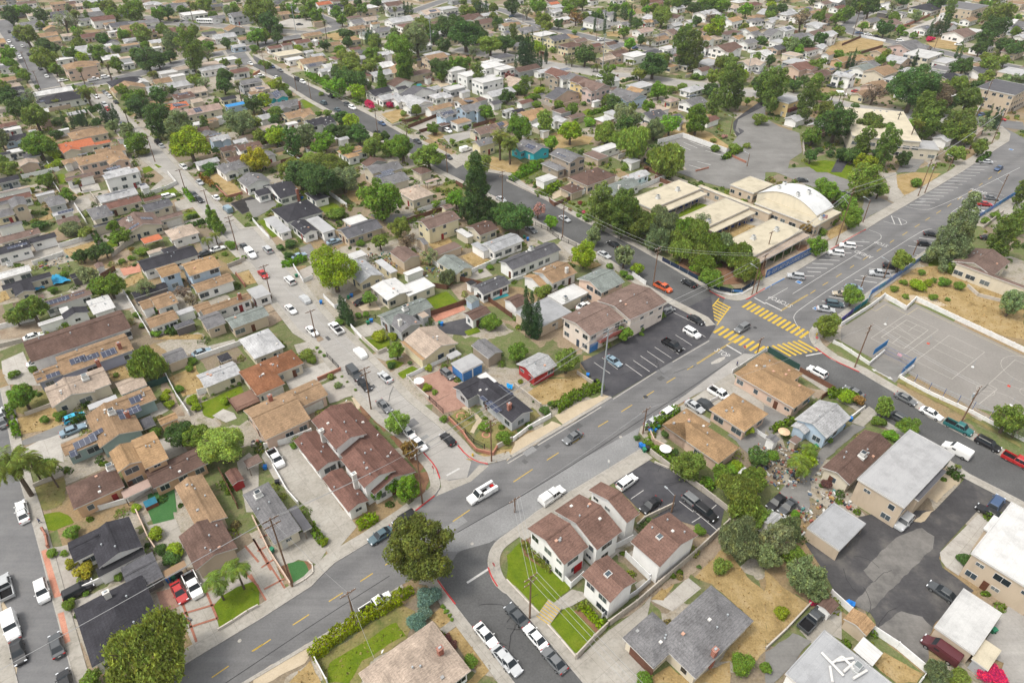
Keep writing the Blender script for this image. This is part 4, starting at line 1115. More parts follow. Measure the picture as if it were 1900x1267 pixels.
DATA_NEAR = """
T 0 3
H dg w gA 3.2 640 190 1045 262 look=charcoal_cross_gabled_house_with_white_trim_behind_a_white_gravel_yard
W dg gM 3.1 495 235 770 270
W bk f 2.5 700 428 1068 315
H mg d gM 2.7 885 420 1200 480 cat=garage
H dg w xM 3.3 540 725 1205 850 look=large_charcoal_hip_roofed_house_half_under_a_big_olive_tree
I Cw 800 640
H tn b gA 3.2 1280 -175 1672 47 look=long_tan_roofed_house_beside_the_brick_lined_concrete_driveway
W br gA 3.3 1310 190 1745 272
S tn w f 2.4 1195 450 1372 405 cat=patio_cover
P gravel 385 270 500 250 640 500 600 580 450 620
P lawn 320 30 440 10 520 50 545 90 400 150 340 140
P turf 1085 0 1270 0 1280 60 1130 110
P concrete 1030 20 1090 110 1290 60 1340 190 1420 420 1220 400
P concrete 1310 690 1290 560 1470 430 1700 340 1900 200 1900 560 1560 720 1640 920 1450 1060 1370 880
P gravel 1480 560 1620 470 1780 420 1830 520 1600 640 1550 690
P lawn 1565 700 1640 620 1740 560 1860 520 1900 545 1900 740 1610 865 1600 820
P brickpave 1150 600 1260 570 1320 700 1200 760
P dirt 520 1000 600 970 640 1090 590 1180 570 1267 540 1267
P concrete 545 660 880 540 930 560 570 710
P sand 130 900 60 760 20 640 0 650 0 1267 110 1267
F brick 1.0 360 275 345 195 320 150
F wwall 1.5 500 645 690 560 880 470
F low .7 1605 885 1720 815 1825 745 1900 705
F pwall 1.3 1010 20 1100 220 1160 310
c u w 310 590 A
c v w 85 850 A
c s k 132 1035 A
c s d 415 985 a
c p s 38 560 a
c s w 165 25 a
c s k 480 1262 a
c u k 575 585 m in_the_white_walled_driveway
c s r 1315 595 A on_the_brick_lined_driveway
c p w 1418 545 A on_the_brick_lined_driveway
t wx 1090 1040 350
t uw 625 430 80 530 385 55
t ug 535 160 68 385 310 45 470 310 32 500 695 58 870 490 42 630 610 28
t ul 1145 170 65 1290 290 70
t ud 1175 280 50 1250 345 75
t bg 660 1240 80
y P 1645 655 505 115 1795 575 405 115
b b 1245 520 1222 800
b k 1310 490 1330 480
b g 1275 505 1255 790
T 0 2
H br w gM 3.2 170 15 965 -85 look=long_dark_brown_gabled_house_with_white_walls
H tn v gM 3.2 405 128 985 72 look=tan_house_with_two_rows_of_solar_panels_and_blue_grey_walls
W tn gM 3.1 240 242 560 218
V 515 170 640 150
V 600 135 735 125
V 735 95 865 100
V 252 245 300 290
V 335 265 448 258
I C 885 65
H bg c gM 3.2 325 352 818 322 look=cream_house_with_pinkish_beige_roof_and_rooftop_cooler
W bg gA 3.1 330 370 700 380
I U 630 290
I C 728 190
S bg w gM 2.6 845 322 1082 332
S lg g f 2.4 640 482 866 436 cat=carport look=pale_corrugated_carport_beside_the_cream_house
H tn m gA 3.4 625 560 1052 662 look=teal_walled_house_with_tan_roof_and_scattered_solar_panels
W tn gM 3.3 760 470 1150 436
W tn gM 3.1 445 768 745 745
V 955 458 1055 445
V 850 520 940 580
V 925 515 1050 530
V 505 825 575 845
V 545 790 720 735
V 645 705 762 675
I C 945 572
I U 825 545
H og o gA 5.6 797 828 1062 888 look=two_storey_golden_roofed_house_with_orange_walls
W og gM 5.2 960 740 1240 872
H br o xM 3.2 480 1082 915 1076 look=wide_brown_hip_roofed_house_behind_the_date_palm
W br gM 2.9 1060 965 1530 905
I U 815 950
S pk w f 2.3 885 1112 1112 1076 cat=awning look=pink_fabric_awning_beside_the_brown_hip_roof
S rb r gA 2.2 1650 978 1795 1026 look=small_red_shed_with_a_white_door
S tb d xM 2.6 1785 890 1930 890 cat=gazebo
S og o gM 2.4 1155 585 1310 576
S mg d xM 2.4 1020 590 1145 622 cat=gazebo
S gy b gM 2.7 1185 108 1380 125
H lg c gM 3 1440 262 1775 245 look=mottled_pale_grey_house_behind_a_white_wall
S dg g xM 2.4 1590 122 1706 136 cat=gazebo
t wo 1065 165 150
t bg 160 410 118
t of 1640 770 195
t og 1430 700 125
t bd 1310 690 105
t ug 330 585 42 445 555 52 1390 215 36 1315 360 38 1410 155 40 1500 430 19 1565 402 15 1665 352 15 1702 340 18 1755 322 18 850 262 24 95 255 45 235 215 32 290 195 26 1135 690 55 1230 1015 42
t ul 1415 450 55 1440 490 45 1215 420 38 1245 472 45 1650 450 42 1225 380 30 370 118 55 1000 1230 40
y D 235 1145 880 165
y P 430 1085 900 105 300 1030 850 100
t bg 330 930 85
G 1.3 1.8 d 740 200 965 130
G 1.4 1.4 d 525 620 630 570
G 1.2 1.3 d 600 510 690 440
G 1 1 g 70 500 95 590
G 1 1 t 100 610 135 725
G 1.2 1.2 d 700 390 715 420
c s w 275 165 m
c o l 535 660 m
c h c 545 572 m
c s l 1480 92 m
c s g 12 600 a
c s s 0 545 a
c s w 160 1240 a
F white 1.6 1210 245 1300 420 1395 560
F white 1.7 1460 410 1800 285
F wwall 1.4 1450 150 1770 40
F low 1.0 190 560 385 490
F green 1.8 1085 360 1240 310
F wood 1.7 1620 980 1750 1240
F low 1.0 250 1085 470 990
F wwall 1.2 740 1250 950 1190 1130 1080 1420 960
F block 1.2 0 60 170 20
P palepave 10 160 170 90 200 160 240 230 50 270 20 250
P concrete 30 270 240 230 300 340 60 330
P lawn 1470 470 1770 340 1800 410 1700 480 1560 580 1500 560
P dry 1240 280 1440 190 1510 375 1340 420
P dry 790 230 910 190 960 280 830 310
P weedy 60 420 330 370 370 480 180 550 110 520
P dry 120 580 370 500 480 560 640 560 480 640 150 700
P palepave 140 820 460 650 620 650 600 700 450 760 470 900 330 880
P asphalt_old 120 760 470 620 640 590 630 630 170 780
P weedy 250 1080 470 1010 480 1170 420 1230 320 1255 270 1170
P concrete 1090 500 1180 460 1240 520 1120 590
P turf 1085 1135 1280 1090 1300 1267 1090 1267
P concrete 1140 740 1300 700 1380 820 1240 880
P palepave 1560 560 1640 510 1720 540 1740 580 1660 610
P concrete 1370 90 1720 0 1750 40 1440 140
P concrete 1740 900 1830 830 1900 900 1900 1267 1810 1267
P palepave 600 1240 820 1180 1120 1060 1290 1040 1000 1180 700 1267
P dirt 1200 240 1240 340 1360 560 1290 560 1180 360
T 1 2
H rb w gA 3.4 430 595 1195 968 sl=.36 look=wide_reddish_brown_apartment_house_with_stepped_gables_at_the_street_corner cat=apartment_house
W rb gA 5.6 425 592 835 692
W rb gA 5.6 640 880 1045 962
W rb gA 3.0 295 742 640 882
W rb gA 3.0 505 1018 850 1182
I D 685 465
I D 915 715
I D 1010 845
I Cw 515 730
I Cw 745 1025
H tn p gM 3.4 -75 520 422 582 look=pink_walled_house_with_a_broad_tan_roof
W tn gM 3.2 190 405 552 405
I C 130 450
H rt c xM 3.2 50 165 372 172 look=russet_hip_roofed_house_with_white_garage_door_and_wooden_deck
W rt xA 3.2 -110 235 235 322
H lg c xM 3.2 -110 0 232 52
H bg n gA 3.3 1105 0 1503 28 look=beige_roofed_house_with_a_brown_porch_roof
W og sA 2.8 1095 15 1270 140
S lg w f 3 1450 172 1690 166 cat=garage look=white_garage_with_bright_blue_roller_doors
S lg g f 2.7 1415 112 1530 105 cat=carport
H dg g gA 3.2 1590 352 2056 522 look=dark_grey_corner_house_with_solar_panels_and_brick_chimney
W dg gM 3.1 1465 350 1735 358
W wh f 3.5 1645 268 1790 305
V 1655 425 1725 445
V 1700 470 1830 520
V 1800 335 1900 405
I C 1880 510
S gy s gA 2.9 1600 42 1832 88 look=weathered_grey_shed_with_an_open_side
H gy c xA 3.1 -80 1138 352 1392 look=small_grey_hip_roofed_house_beside_the_wide_concrete_yard
I U 40 1150
S mg d f 2.5 262 1240 425 1378 cat=carport
P concrete 80 820 270 770 330 770 500 1020 670 1267 430 1267 150 1020 60 860
P palepave 220 270 545 160 635 232 270 370
P gravel 500 335 640 275 770 400 560 470
P sand 720 430 790 410 830 480 760 520
P mulch 780 490 860 475 880 520 850 600 800 560
P mulch 880 600 920 540 1000 640 960 680
P mulch 1000 710 1130 700 1230 830 1270 900 1220 980 1130 860
P mulch 1180 980 1280 970 1290 1040 1260 1120 1200 1160
P brickpave 1165 300 1470 190 1510 340 1560 480 1560 500 1390 545 1290 455 1180 330
P weedy 1430 570 1560 500 1660 590 1600 700 1480 640
P weedy 1610 740 1700 620 1800 600 1900 700 1900 800 1760 810
P sand 1530 500 1570 490 1680 590 1620 690 1590 680 1640 590
P lawn 970 170 1010 140 1110 170 1060 210 1000 215
P lawn 1060 250 1170 195 1220 220 1100 290
P lawn 830 0 1000 0 1005 40 920 75
P concrete 870 120 990 60 1110 130 970 160
P dirt 520 0 450 -50 470 40 380 60
P concrete 300 40 460 0 480 60 330 120
P dry 1560 880 1720 900 1900 860 1900 800 1760 820
F white 1.1 1130 285 1320 195 1440 140
F low .9 1140 290 1200 360 1290 440
F iron 1.4 1295 445 1395 540
F brick .9 1440 590 1540 690 1570 740 1640 820 1760 850 1790 800
F iron 1.3 1440 580 1560 690 1620 760 1700 800
F brick 1.0 480 300 640 230
F wwall 1.5 90 800 250 760 430 690
F wwall 1.0 150 940 250 1120 330 1210
F iron 1.4 545 130 630 220
F low 1.2 800 0 920 110 980 85
F low 1.3 1790 800 1900 745
c p w 165 870 A
c v d 745 252 A
c s k 815 330 A
c c w 785 95 a
c s s 968 272 a
c s g 962 485 A
c s w 1140 680 A
c s w 1215 760 A
c h k 1428 728 a
c h g 1425 250 A on_the_brick_courtyard
c t w 1680 1130 n driving_down_the_main_road
p 866 512 205
p 1243 1205 800 wood
p 1750 895 590 wood
t ef 1055 600 95
t et 1140 1090 105 1000 1050 75 900 1120 55
t en 1150 800 75
t bg 1052 75 78
t uo 400 110 62 430 150 45 570 272 30
t uy 620 335 35
t ul 1290 205 36 1280 352 42
t ug 1330 382 26 298 770 34 465 60 16 490 88 16 520 118 17 1510 580 14 1830 715 68 1690 640 52 1400 580 34 650 270 12 690 310 12 750 370 14 1160 300 16 1140 270 14
t ud 1150 170 22 1010 190 40
b b 90 950
b k 180 1060
T 2 2
H lg r gM 3.0 70 178 372 188 sl=.36 look=red_barn_like_shed_with_a_weathered_pale_roof cat=barn
H og p xA 3.3 1668 248 2270 385 look=long_peach_walled_house_with_tan_roof_at_the_crossing
W og xM 3.2 1760 180 2180 250
H og p xA 3.1 1487 512 1925 545 look=peach_bungalow_in_the_middle_of_three_with_a_round_lime_bush
H og p xA 3.1 1142 622 1712 792 look=peach_bungalow_with_tan_hip_roof_nearest_the_bins
W og xM 3.1 1142 622 1500 620
S wh w gA 2.3 1700 975 1822 982
P dry 140 400 300 290 470 280 590 330 520 400 350 460 250 480
P dry 300 280 540 210 600 330 470 280
P sand 0 890 60 750 330 600 420 640 370 670 0 895
P sand 350 560 500 480 740 390 765 425 640 505 430 640
P asphalt_dark 540 170 760 60 1100 -120 1500 -320 1530 -110 1480 0 775 425 700 400
P asphalt_pale 990 645 1100 565 1320 445 1660 244 1825 112 1742 104 1640 165
P asphalt_dark 780 1050 900 930 1000 860 1080 905 1190 950 1600 1240 1560 1420 1050 1267 960 1240
P concrete 990 650 1290 480 1400 530 1500 590 1480 640 1150 560 1000 680
P concrete 1290 480 1660 240 1700 330 1880 470 1900 640 1720 600 1480 480 1420 520
P asphalt_old 1620 700 1900 560 1900 900 1800 860 1690 750
P dirt 1060 720 1240 820 1180 860 1060 780
P weedy 0 600 60 580 190 500 250 560 50 700 0 760
P mulch 740 1040 870 955 880 985 790 1050
F wwall 1.2 50 745 160 660 320 575
F block 1.3 60 350 250 500
F block 1.0 520 255 630 325
F block 1.4 1055 840 1200 950 1430 1110 1620 1260
F white 1.2 1655 250 1770 175 1900 90
F white 1.1 1560 430 1490 470
F white 1.1 1810 670 1900 730
F low .5 1085 905 1190 950
F pwall 1.2 1050 690 1080 760 1220 830
G 1.9 1.7 g 350 530 470 450 590 390 700 360
G 1.4 1.4 g 1040 680 1150 590 1255 520
G 1.2 1.3 g 1020 760 1080 820 1210 900
G 1.2 1.6 g 1420 1060 1520 1110
c s g 485 715 n driving_along_the_main_road
c a w 335 1145 m parked_along_the_main_road
c s s 1078 600 m
c u w 1197 528 m
c s s 1382 487 A
c c d 1470 480 A
c p w 1565 397 A
c s l 785 155 A
c p k 1218 40 A
c u w 885 1045 m
c s k 1058 1212 n
c u g 1375 1192 A
c u k 1460 1267 A
p 697 415 -80 steel
p 1000 690 505 wood
p 60 1267 1165 wood
p 1835 120 -10 wood
p 1210 1267 1140 thin
t bo 440 150 110
t bg 80 90 85
t ud 275 520 48 165 640 30 60 625 24 320 470 26 205 450 20 960 720 26 1230 820 35 1170 690 42 100 670 26
t ul 1740 655 78 1690 920 50
t bo 1340 920 130
t wo 1700 1110 170 1820 1020 120 1760 1220 130
t ut 1480 1040 45 1560 1010 50 1650 940 50
t bd 1850 860 80
t og 1580 960 75
b b 595 275 985 790 1000 800 1055 690 1085 680
b g 1010 825 1108 655
b k 650 315 665 322 1030 810
T 3 2
H lg l gM 3.6 215 582 632 572 sl=.4 look=pale_blue_cottage_with_grey_shingle_roof_beside_the_junk_yard
W lg gM 2.8 190 630 345 650
S tb b f 2.4 175 735 270 730
H br c gM 3.2 415 937 932 772 look=narrow_cream_house_with_dark_brown_roof_and_orange_vents
I U 710 860
H lg b f 6 675 1022 1395 842 look=two_storey_tan_apartment_block_with_a_flat_grey_roof cat=apartment_block
W mg f 5.4 1065 1145 1330 965
S gy w gM 2.4 0 720 110 730
P asphalt_old 390 830 520 700 640 620 740 640 560 780 430 900 330 1020 330 1267 60 1267 120 1100
P concrete 630 610 760 490 830 540 720 640
P sand 1300 950 1340 900 1490 980 1400 1080
P sand 1150 1140 1330 960 1420 1040 1260 1200
P asphalt_worn 1230 1267 1500 985 1720 1110 1900 1200 1900 1267
P asphalt_old -10 480 180 580 30 700 -20 640
P dirt 300 350 450 380 390 440 320 380
P brickpave 0 160 110 180 140 230 80 260 0 200
P weedy 960 310 1130 400 1300 480 1500 590 1700 690 1880 800 1880 770 1680 660 1400 500 1130 370 985 285
P concrete 950 580 1000 540 1090 640 1010 660
F green 1.7 15 90 130 160 245 225
F wood 1.5 250 240 500 380
F wood 1.5 490 380 410 440
F wwall 1.0 630 580 720 510
G 1.5 1.6 g 450 420 560 400 680 470
G 1.2 1.2 g 40 680 200 600
G 1.2 1.3 d 1330 970 1430 1040
c u w 380 237 a
c s g 648 382 a
c u d 968 568 a
c s g 1032 432 A
c s w 1220 540 A
c p t 1420 642 A
c u k 1635 765 A
c p r 1855 890 A
c v w 1405 815 a
c u b 1695 1200 m
c s k 80 1190 n
c s d 165 1225 n
p 655 205 -107
p 1440 602 350
t ul 590 420 70
t on 690 440 55
t eo 880 490 75
t ug 830 600 55 500 480 40
t bg 1060 640 85
t ut 930 700 60
t bl 320 880 70
t ug 60 850 50 470 740 30
t us 450 1060 45
y P 215 1030 890 110 300 900 790 80 1395 965 930 30
t eo 1790 570 120
t xy 1860 640 90
t bd -20 880 55
b g 365 800 585 1085
b b 620 595 560 650 300 465
T 3 3
S st b f 3 305 127 740 97 cat=carport look=tan_carport_with_a_ribbed_grey_roof
H wh b f 6 1510 310 2300 210 look=two_storey_tan_apartments_with_a_bright_white_flat_roof cat=apartment_block
W wh f 5.9 1600 130 1800 100
S wh b f 3.1 1240 852 1740 757 cat=garage look=white_flat_roofed_garage_block_with_a_maroon_van_beside_it
S cr g f 2.6 1515 1085 1736 1026 cat=container look=rusty_white_storage_container_by_the_magenta_bush
H st w f 3.2 145 1195 960 1290 look=grey_flat_roofed_house_covered_with_white_ducts
W wh sM 2.6 640 1025 865 1045
W wh f 2.6 420 935 630 1045
S og b gM 2.6 575 792 812 838 look=tan_garden_shed_with_a_golden_roof_and_white_door
S br w gM 2.3 385 692 545 692
S lg w gM 2.8 -60 60 175 95
S lg w gM 2.5 95 160 222 180
P asphalt_worn 290 240 640 60 900 0 1560 0 1290 290 1275 350 1300 420 1400 490 1530 590 1250 820 1200 900 1180 1000 1100 1000 820 860 800 800 760 740 640 700 520 620 430 450
P asphalt_mid 720 440 960 200 1150 130 1240 190 1230 280 1080 420 760 750 650 690 790 520
P asphalt_mid 820 860 1000 740 1150 780 1230 860 1180 960 1200 1080 1180 1170 1000 1000
P palepave 1280 310 1560 30 1640 80 1600 160 1510 300 1420 480 1330 420 1290 370
P concrete 250 880 340 770 560 730 560 950 430 890 340 980
P asphalt_old 0 1040 200 900 340 960 140 1190 60 1267 0 1267
P asphalt_pale 1560 1040 1740 760 1900 560 1900 1267 1700 1267 1750 1120
P dry 0 430 120 560 320 690 200 830 0 1010
P dry 870 1040 1160 1200 1110 1267 960 1267 800 1130
P sand 1080 80 1180 10 1240 0 1140 90
F white 1.8 770 885 960 1010 1180 1195
F white 1.8 1180 1195 1130 1267
F white 1.6 475 620 620 750
F wwall 1.2 160 290 275 190
F low .8 0 1020 150 880 330 690
c u s 1020 80 n
c s d 1305 598 a
c v m 1285 1025 a
c p d 345 800 m
c s k 1650 15 a
t ey 90 210 135
t ey 20 330 105
t ey 300 460 155 380 570 100
t wy 180 120 110
t og 210 330 110
t um 420 600 75 1680 1200 105 350 670 35
t ul 125 755 62
t wy 1270 1180 95
t uo 1430 1240 90
t ud 1455 360 55
t ut 215 30 40
b b 605 695 630 705
b g 1665 895
T 2 3
H th w gM 5.8 150 132 602 265 look=white_two_storey_townhouse_block_with_red_doors_and_brown_roof cat=townhouse
W th gM 6.0 350 2 850 150
W th gM 5.8 600 -150 978 22
H th w gA 5.6 910 228 1410 180 ns=1 look=white_two_storey_townhouse_with_a_windowless_white_side_wall cat=townhouse
I K 1125 190
H th w gA 5.6 550 472 955 518 ns=1 look=white_two_storey_townhouse_nearest_the_yellow_steps cat=townhouse
I K 745 465
H gy c xA 3.2 1075 932 1815 808 look=grey_hip_roofed_house_with_a_tall_brick_chimney_and_double_driveway
W gy xM 3.1 850 932 1300 952
I C 1520 1060
P lawn 0 330 110 230 160 300 350 440 470 570 260 760 130 650 0 510
P lawn 310 830 430 700 540 740 690 910 590 1000 510 1080
P concrete 400 440 560 360 620 420 560 480 470 570
P concrete 330 690 480 580 560 600 590 640 480 700 380 740 280 830 250 800
P mulch 110 220 160 190 340 420 320 460 130 330
P mulch 490 740 540 720 690 890 670 920
P concrete 630 340 760 250 840 290 700 420
P concrete 800 220 930 130 990 200 900 260
P concrete 870 330 930 290 1110 450 1030 500
P concrete 940 540 1010 500 1040 540 960 590
P concrete 510 1100 750 880 890 780 1010 690 1070 600 1000 940 1060 1150 1000 1267 640 1267
P palepave 1170 640 1330 490 1430 570 1220 740 1060 660
P dry 1060 650 1130 580 1240 520 1190 600 1150 660
P dirt 740 820 1110 580 1380 320 1600 150 1620 280 1350 470 1330 500 1100 600 900 770
P dry 1380 490 1600 260 1800 520 1900 600 1900 1030 1840 1100 1560 1110 1800 800 1510 540
P dry 1060 1230 1200 1140 1260 1200 1380 1240 1500 1160 1640 1110 1640 1267 1060 1267
P asphalt_dark 1000 0 1210 -40 1370 90 1560 160 1520 210 1400 100 1230 -20 1060 60
F block 1.7 1625 105 1380 330 1110 560 950 700 745 850
F block 1.5 745 850 640 950 510 1090
F white 1.7 350 430 470 570 560 490
F white 1.6 870 340 1045 510 1130 450
F white 1.5 700 790 960 610 1050 530
F white 1.6 780 290 920 220
F low .35 300 840 400 950 510 1080
F low .35 0 510 130 650 240 760
F block 1.1 960 120 1010 70 1220 -30
c s d 72 765 a
c s w 210 922 a
c s g 350 1095 a
c s s 20 1110 A
p 170 790 480
t uo 1570 410 82
t ud 1040 70 28 1415 412 20
t ug 1420 150 55 1720 1130 110 1010 1250 70 1900 1150 50
t wy 1720 190 190
t og 1850 40 110
G 1.0 .9 l 540 700 630 790 720 880
G 1.0 1.0 o 120 250 220 350 330 450
T 1 3
H bg w xM 3.2 770 1192 1600 1172 look=wide_pinkish_beige_hip_roofed_house_behind_the_long_hedge
I C 1375 1050
I D 950 1050
P weedy 470 1100 800 870 1090 690 1190 740 1130 940 860 1110 790 1267 520 1267
P lawn 560 1120 1050 820 1120 920 800 1100 700 1267 540 1267
P dry 260 1267 420 1100 500 1267
P sand 700 800 1090 550 1170 590 1060 660 760 830 430 1050 380 1120 100 1267 0 1267 0 1220
P dry 1290 790 1380 700 1470 810 1370 860
P dry 1420 900 1510 840 1750 1150 1640 1267 1560 1267 1640 1180
P concrete 1370 870 1460 800 1500 840 1410 910
P concrete 400 0 680 0 760 120 640 260 580 380 540 300 480 180
P concrete 160 330 350 160 440 130 540 290 470 400 430 380 330 360 210 430
P mulch 180 420 250 390 300 540 280 550
P turf 250 390 330 370 400 380 440 420 430 450 300 545
P mulch 370 370 430 375 440 430 410 450
P concrete 0 240 70 190 240 570 100 680 30 560
F pwall 1.2 0 60 120 310 280 560
F low .4 290 560 380 510 440 460 435 400 400 370
F white 1.5 460 1110 545 1267
G 1.7 1.9 l 425 1090 640 920 870 770 1080 660
G 1.2 1.3 l 1080 640 1170 590
G 1.6 1.5 l 770 130 910 60
G 1.0 1.3 g 430 120 470 190 530 260
t ul 515 230 40
t eq 1230 270 275
t uu 1280 640 105 1190 820 92 1250 750 70
t ug 1390 705 22 1415 740 22 1440 770 20 1460 800 18 1590 1110 65
t us 1430 940 40 1470 980 36
c s n 935 180 n parked_at_the_kerb
c u k 1112 65 n parked_at_the_kerb
c p w 905 690 m behind_the_long_hedge
c s w 1708 912 A
c s s 1838 1080 A
p 290 560 55
p 742 797 598
b g 140 305
b b 220 258
"""
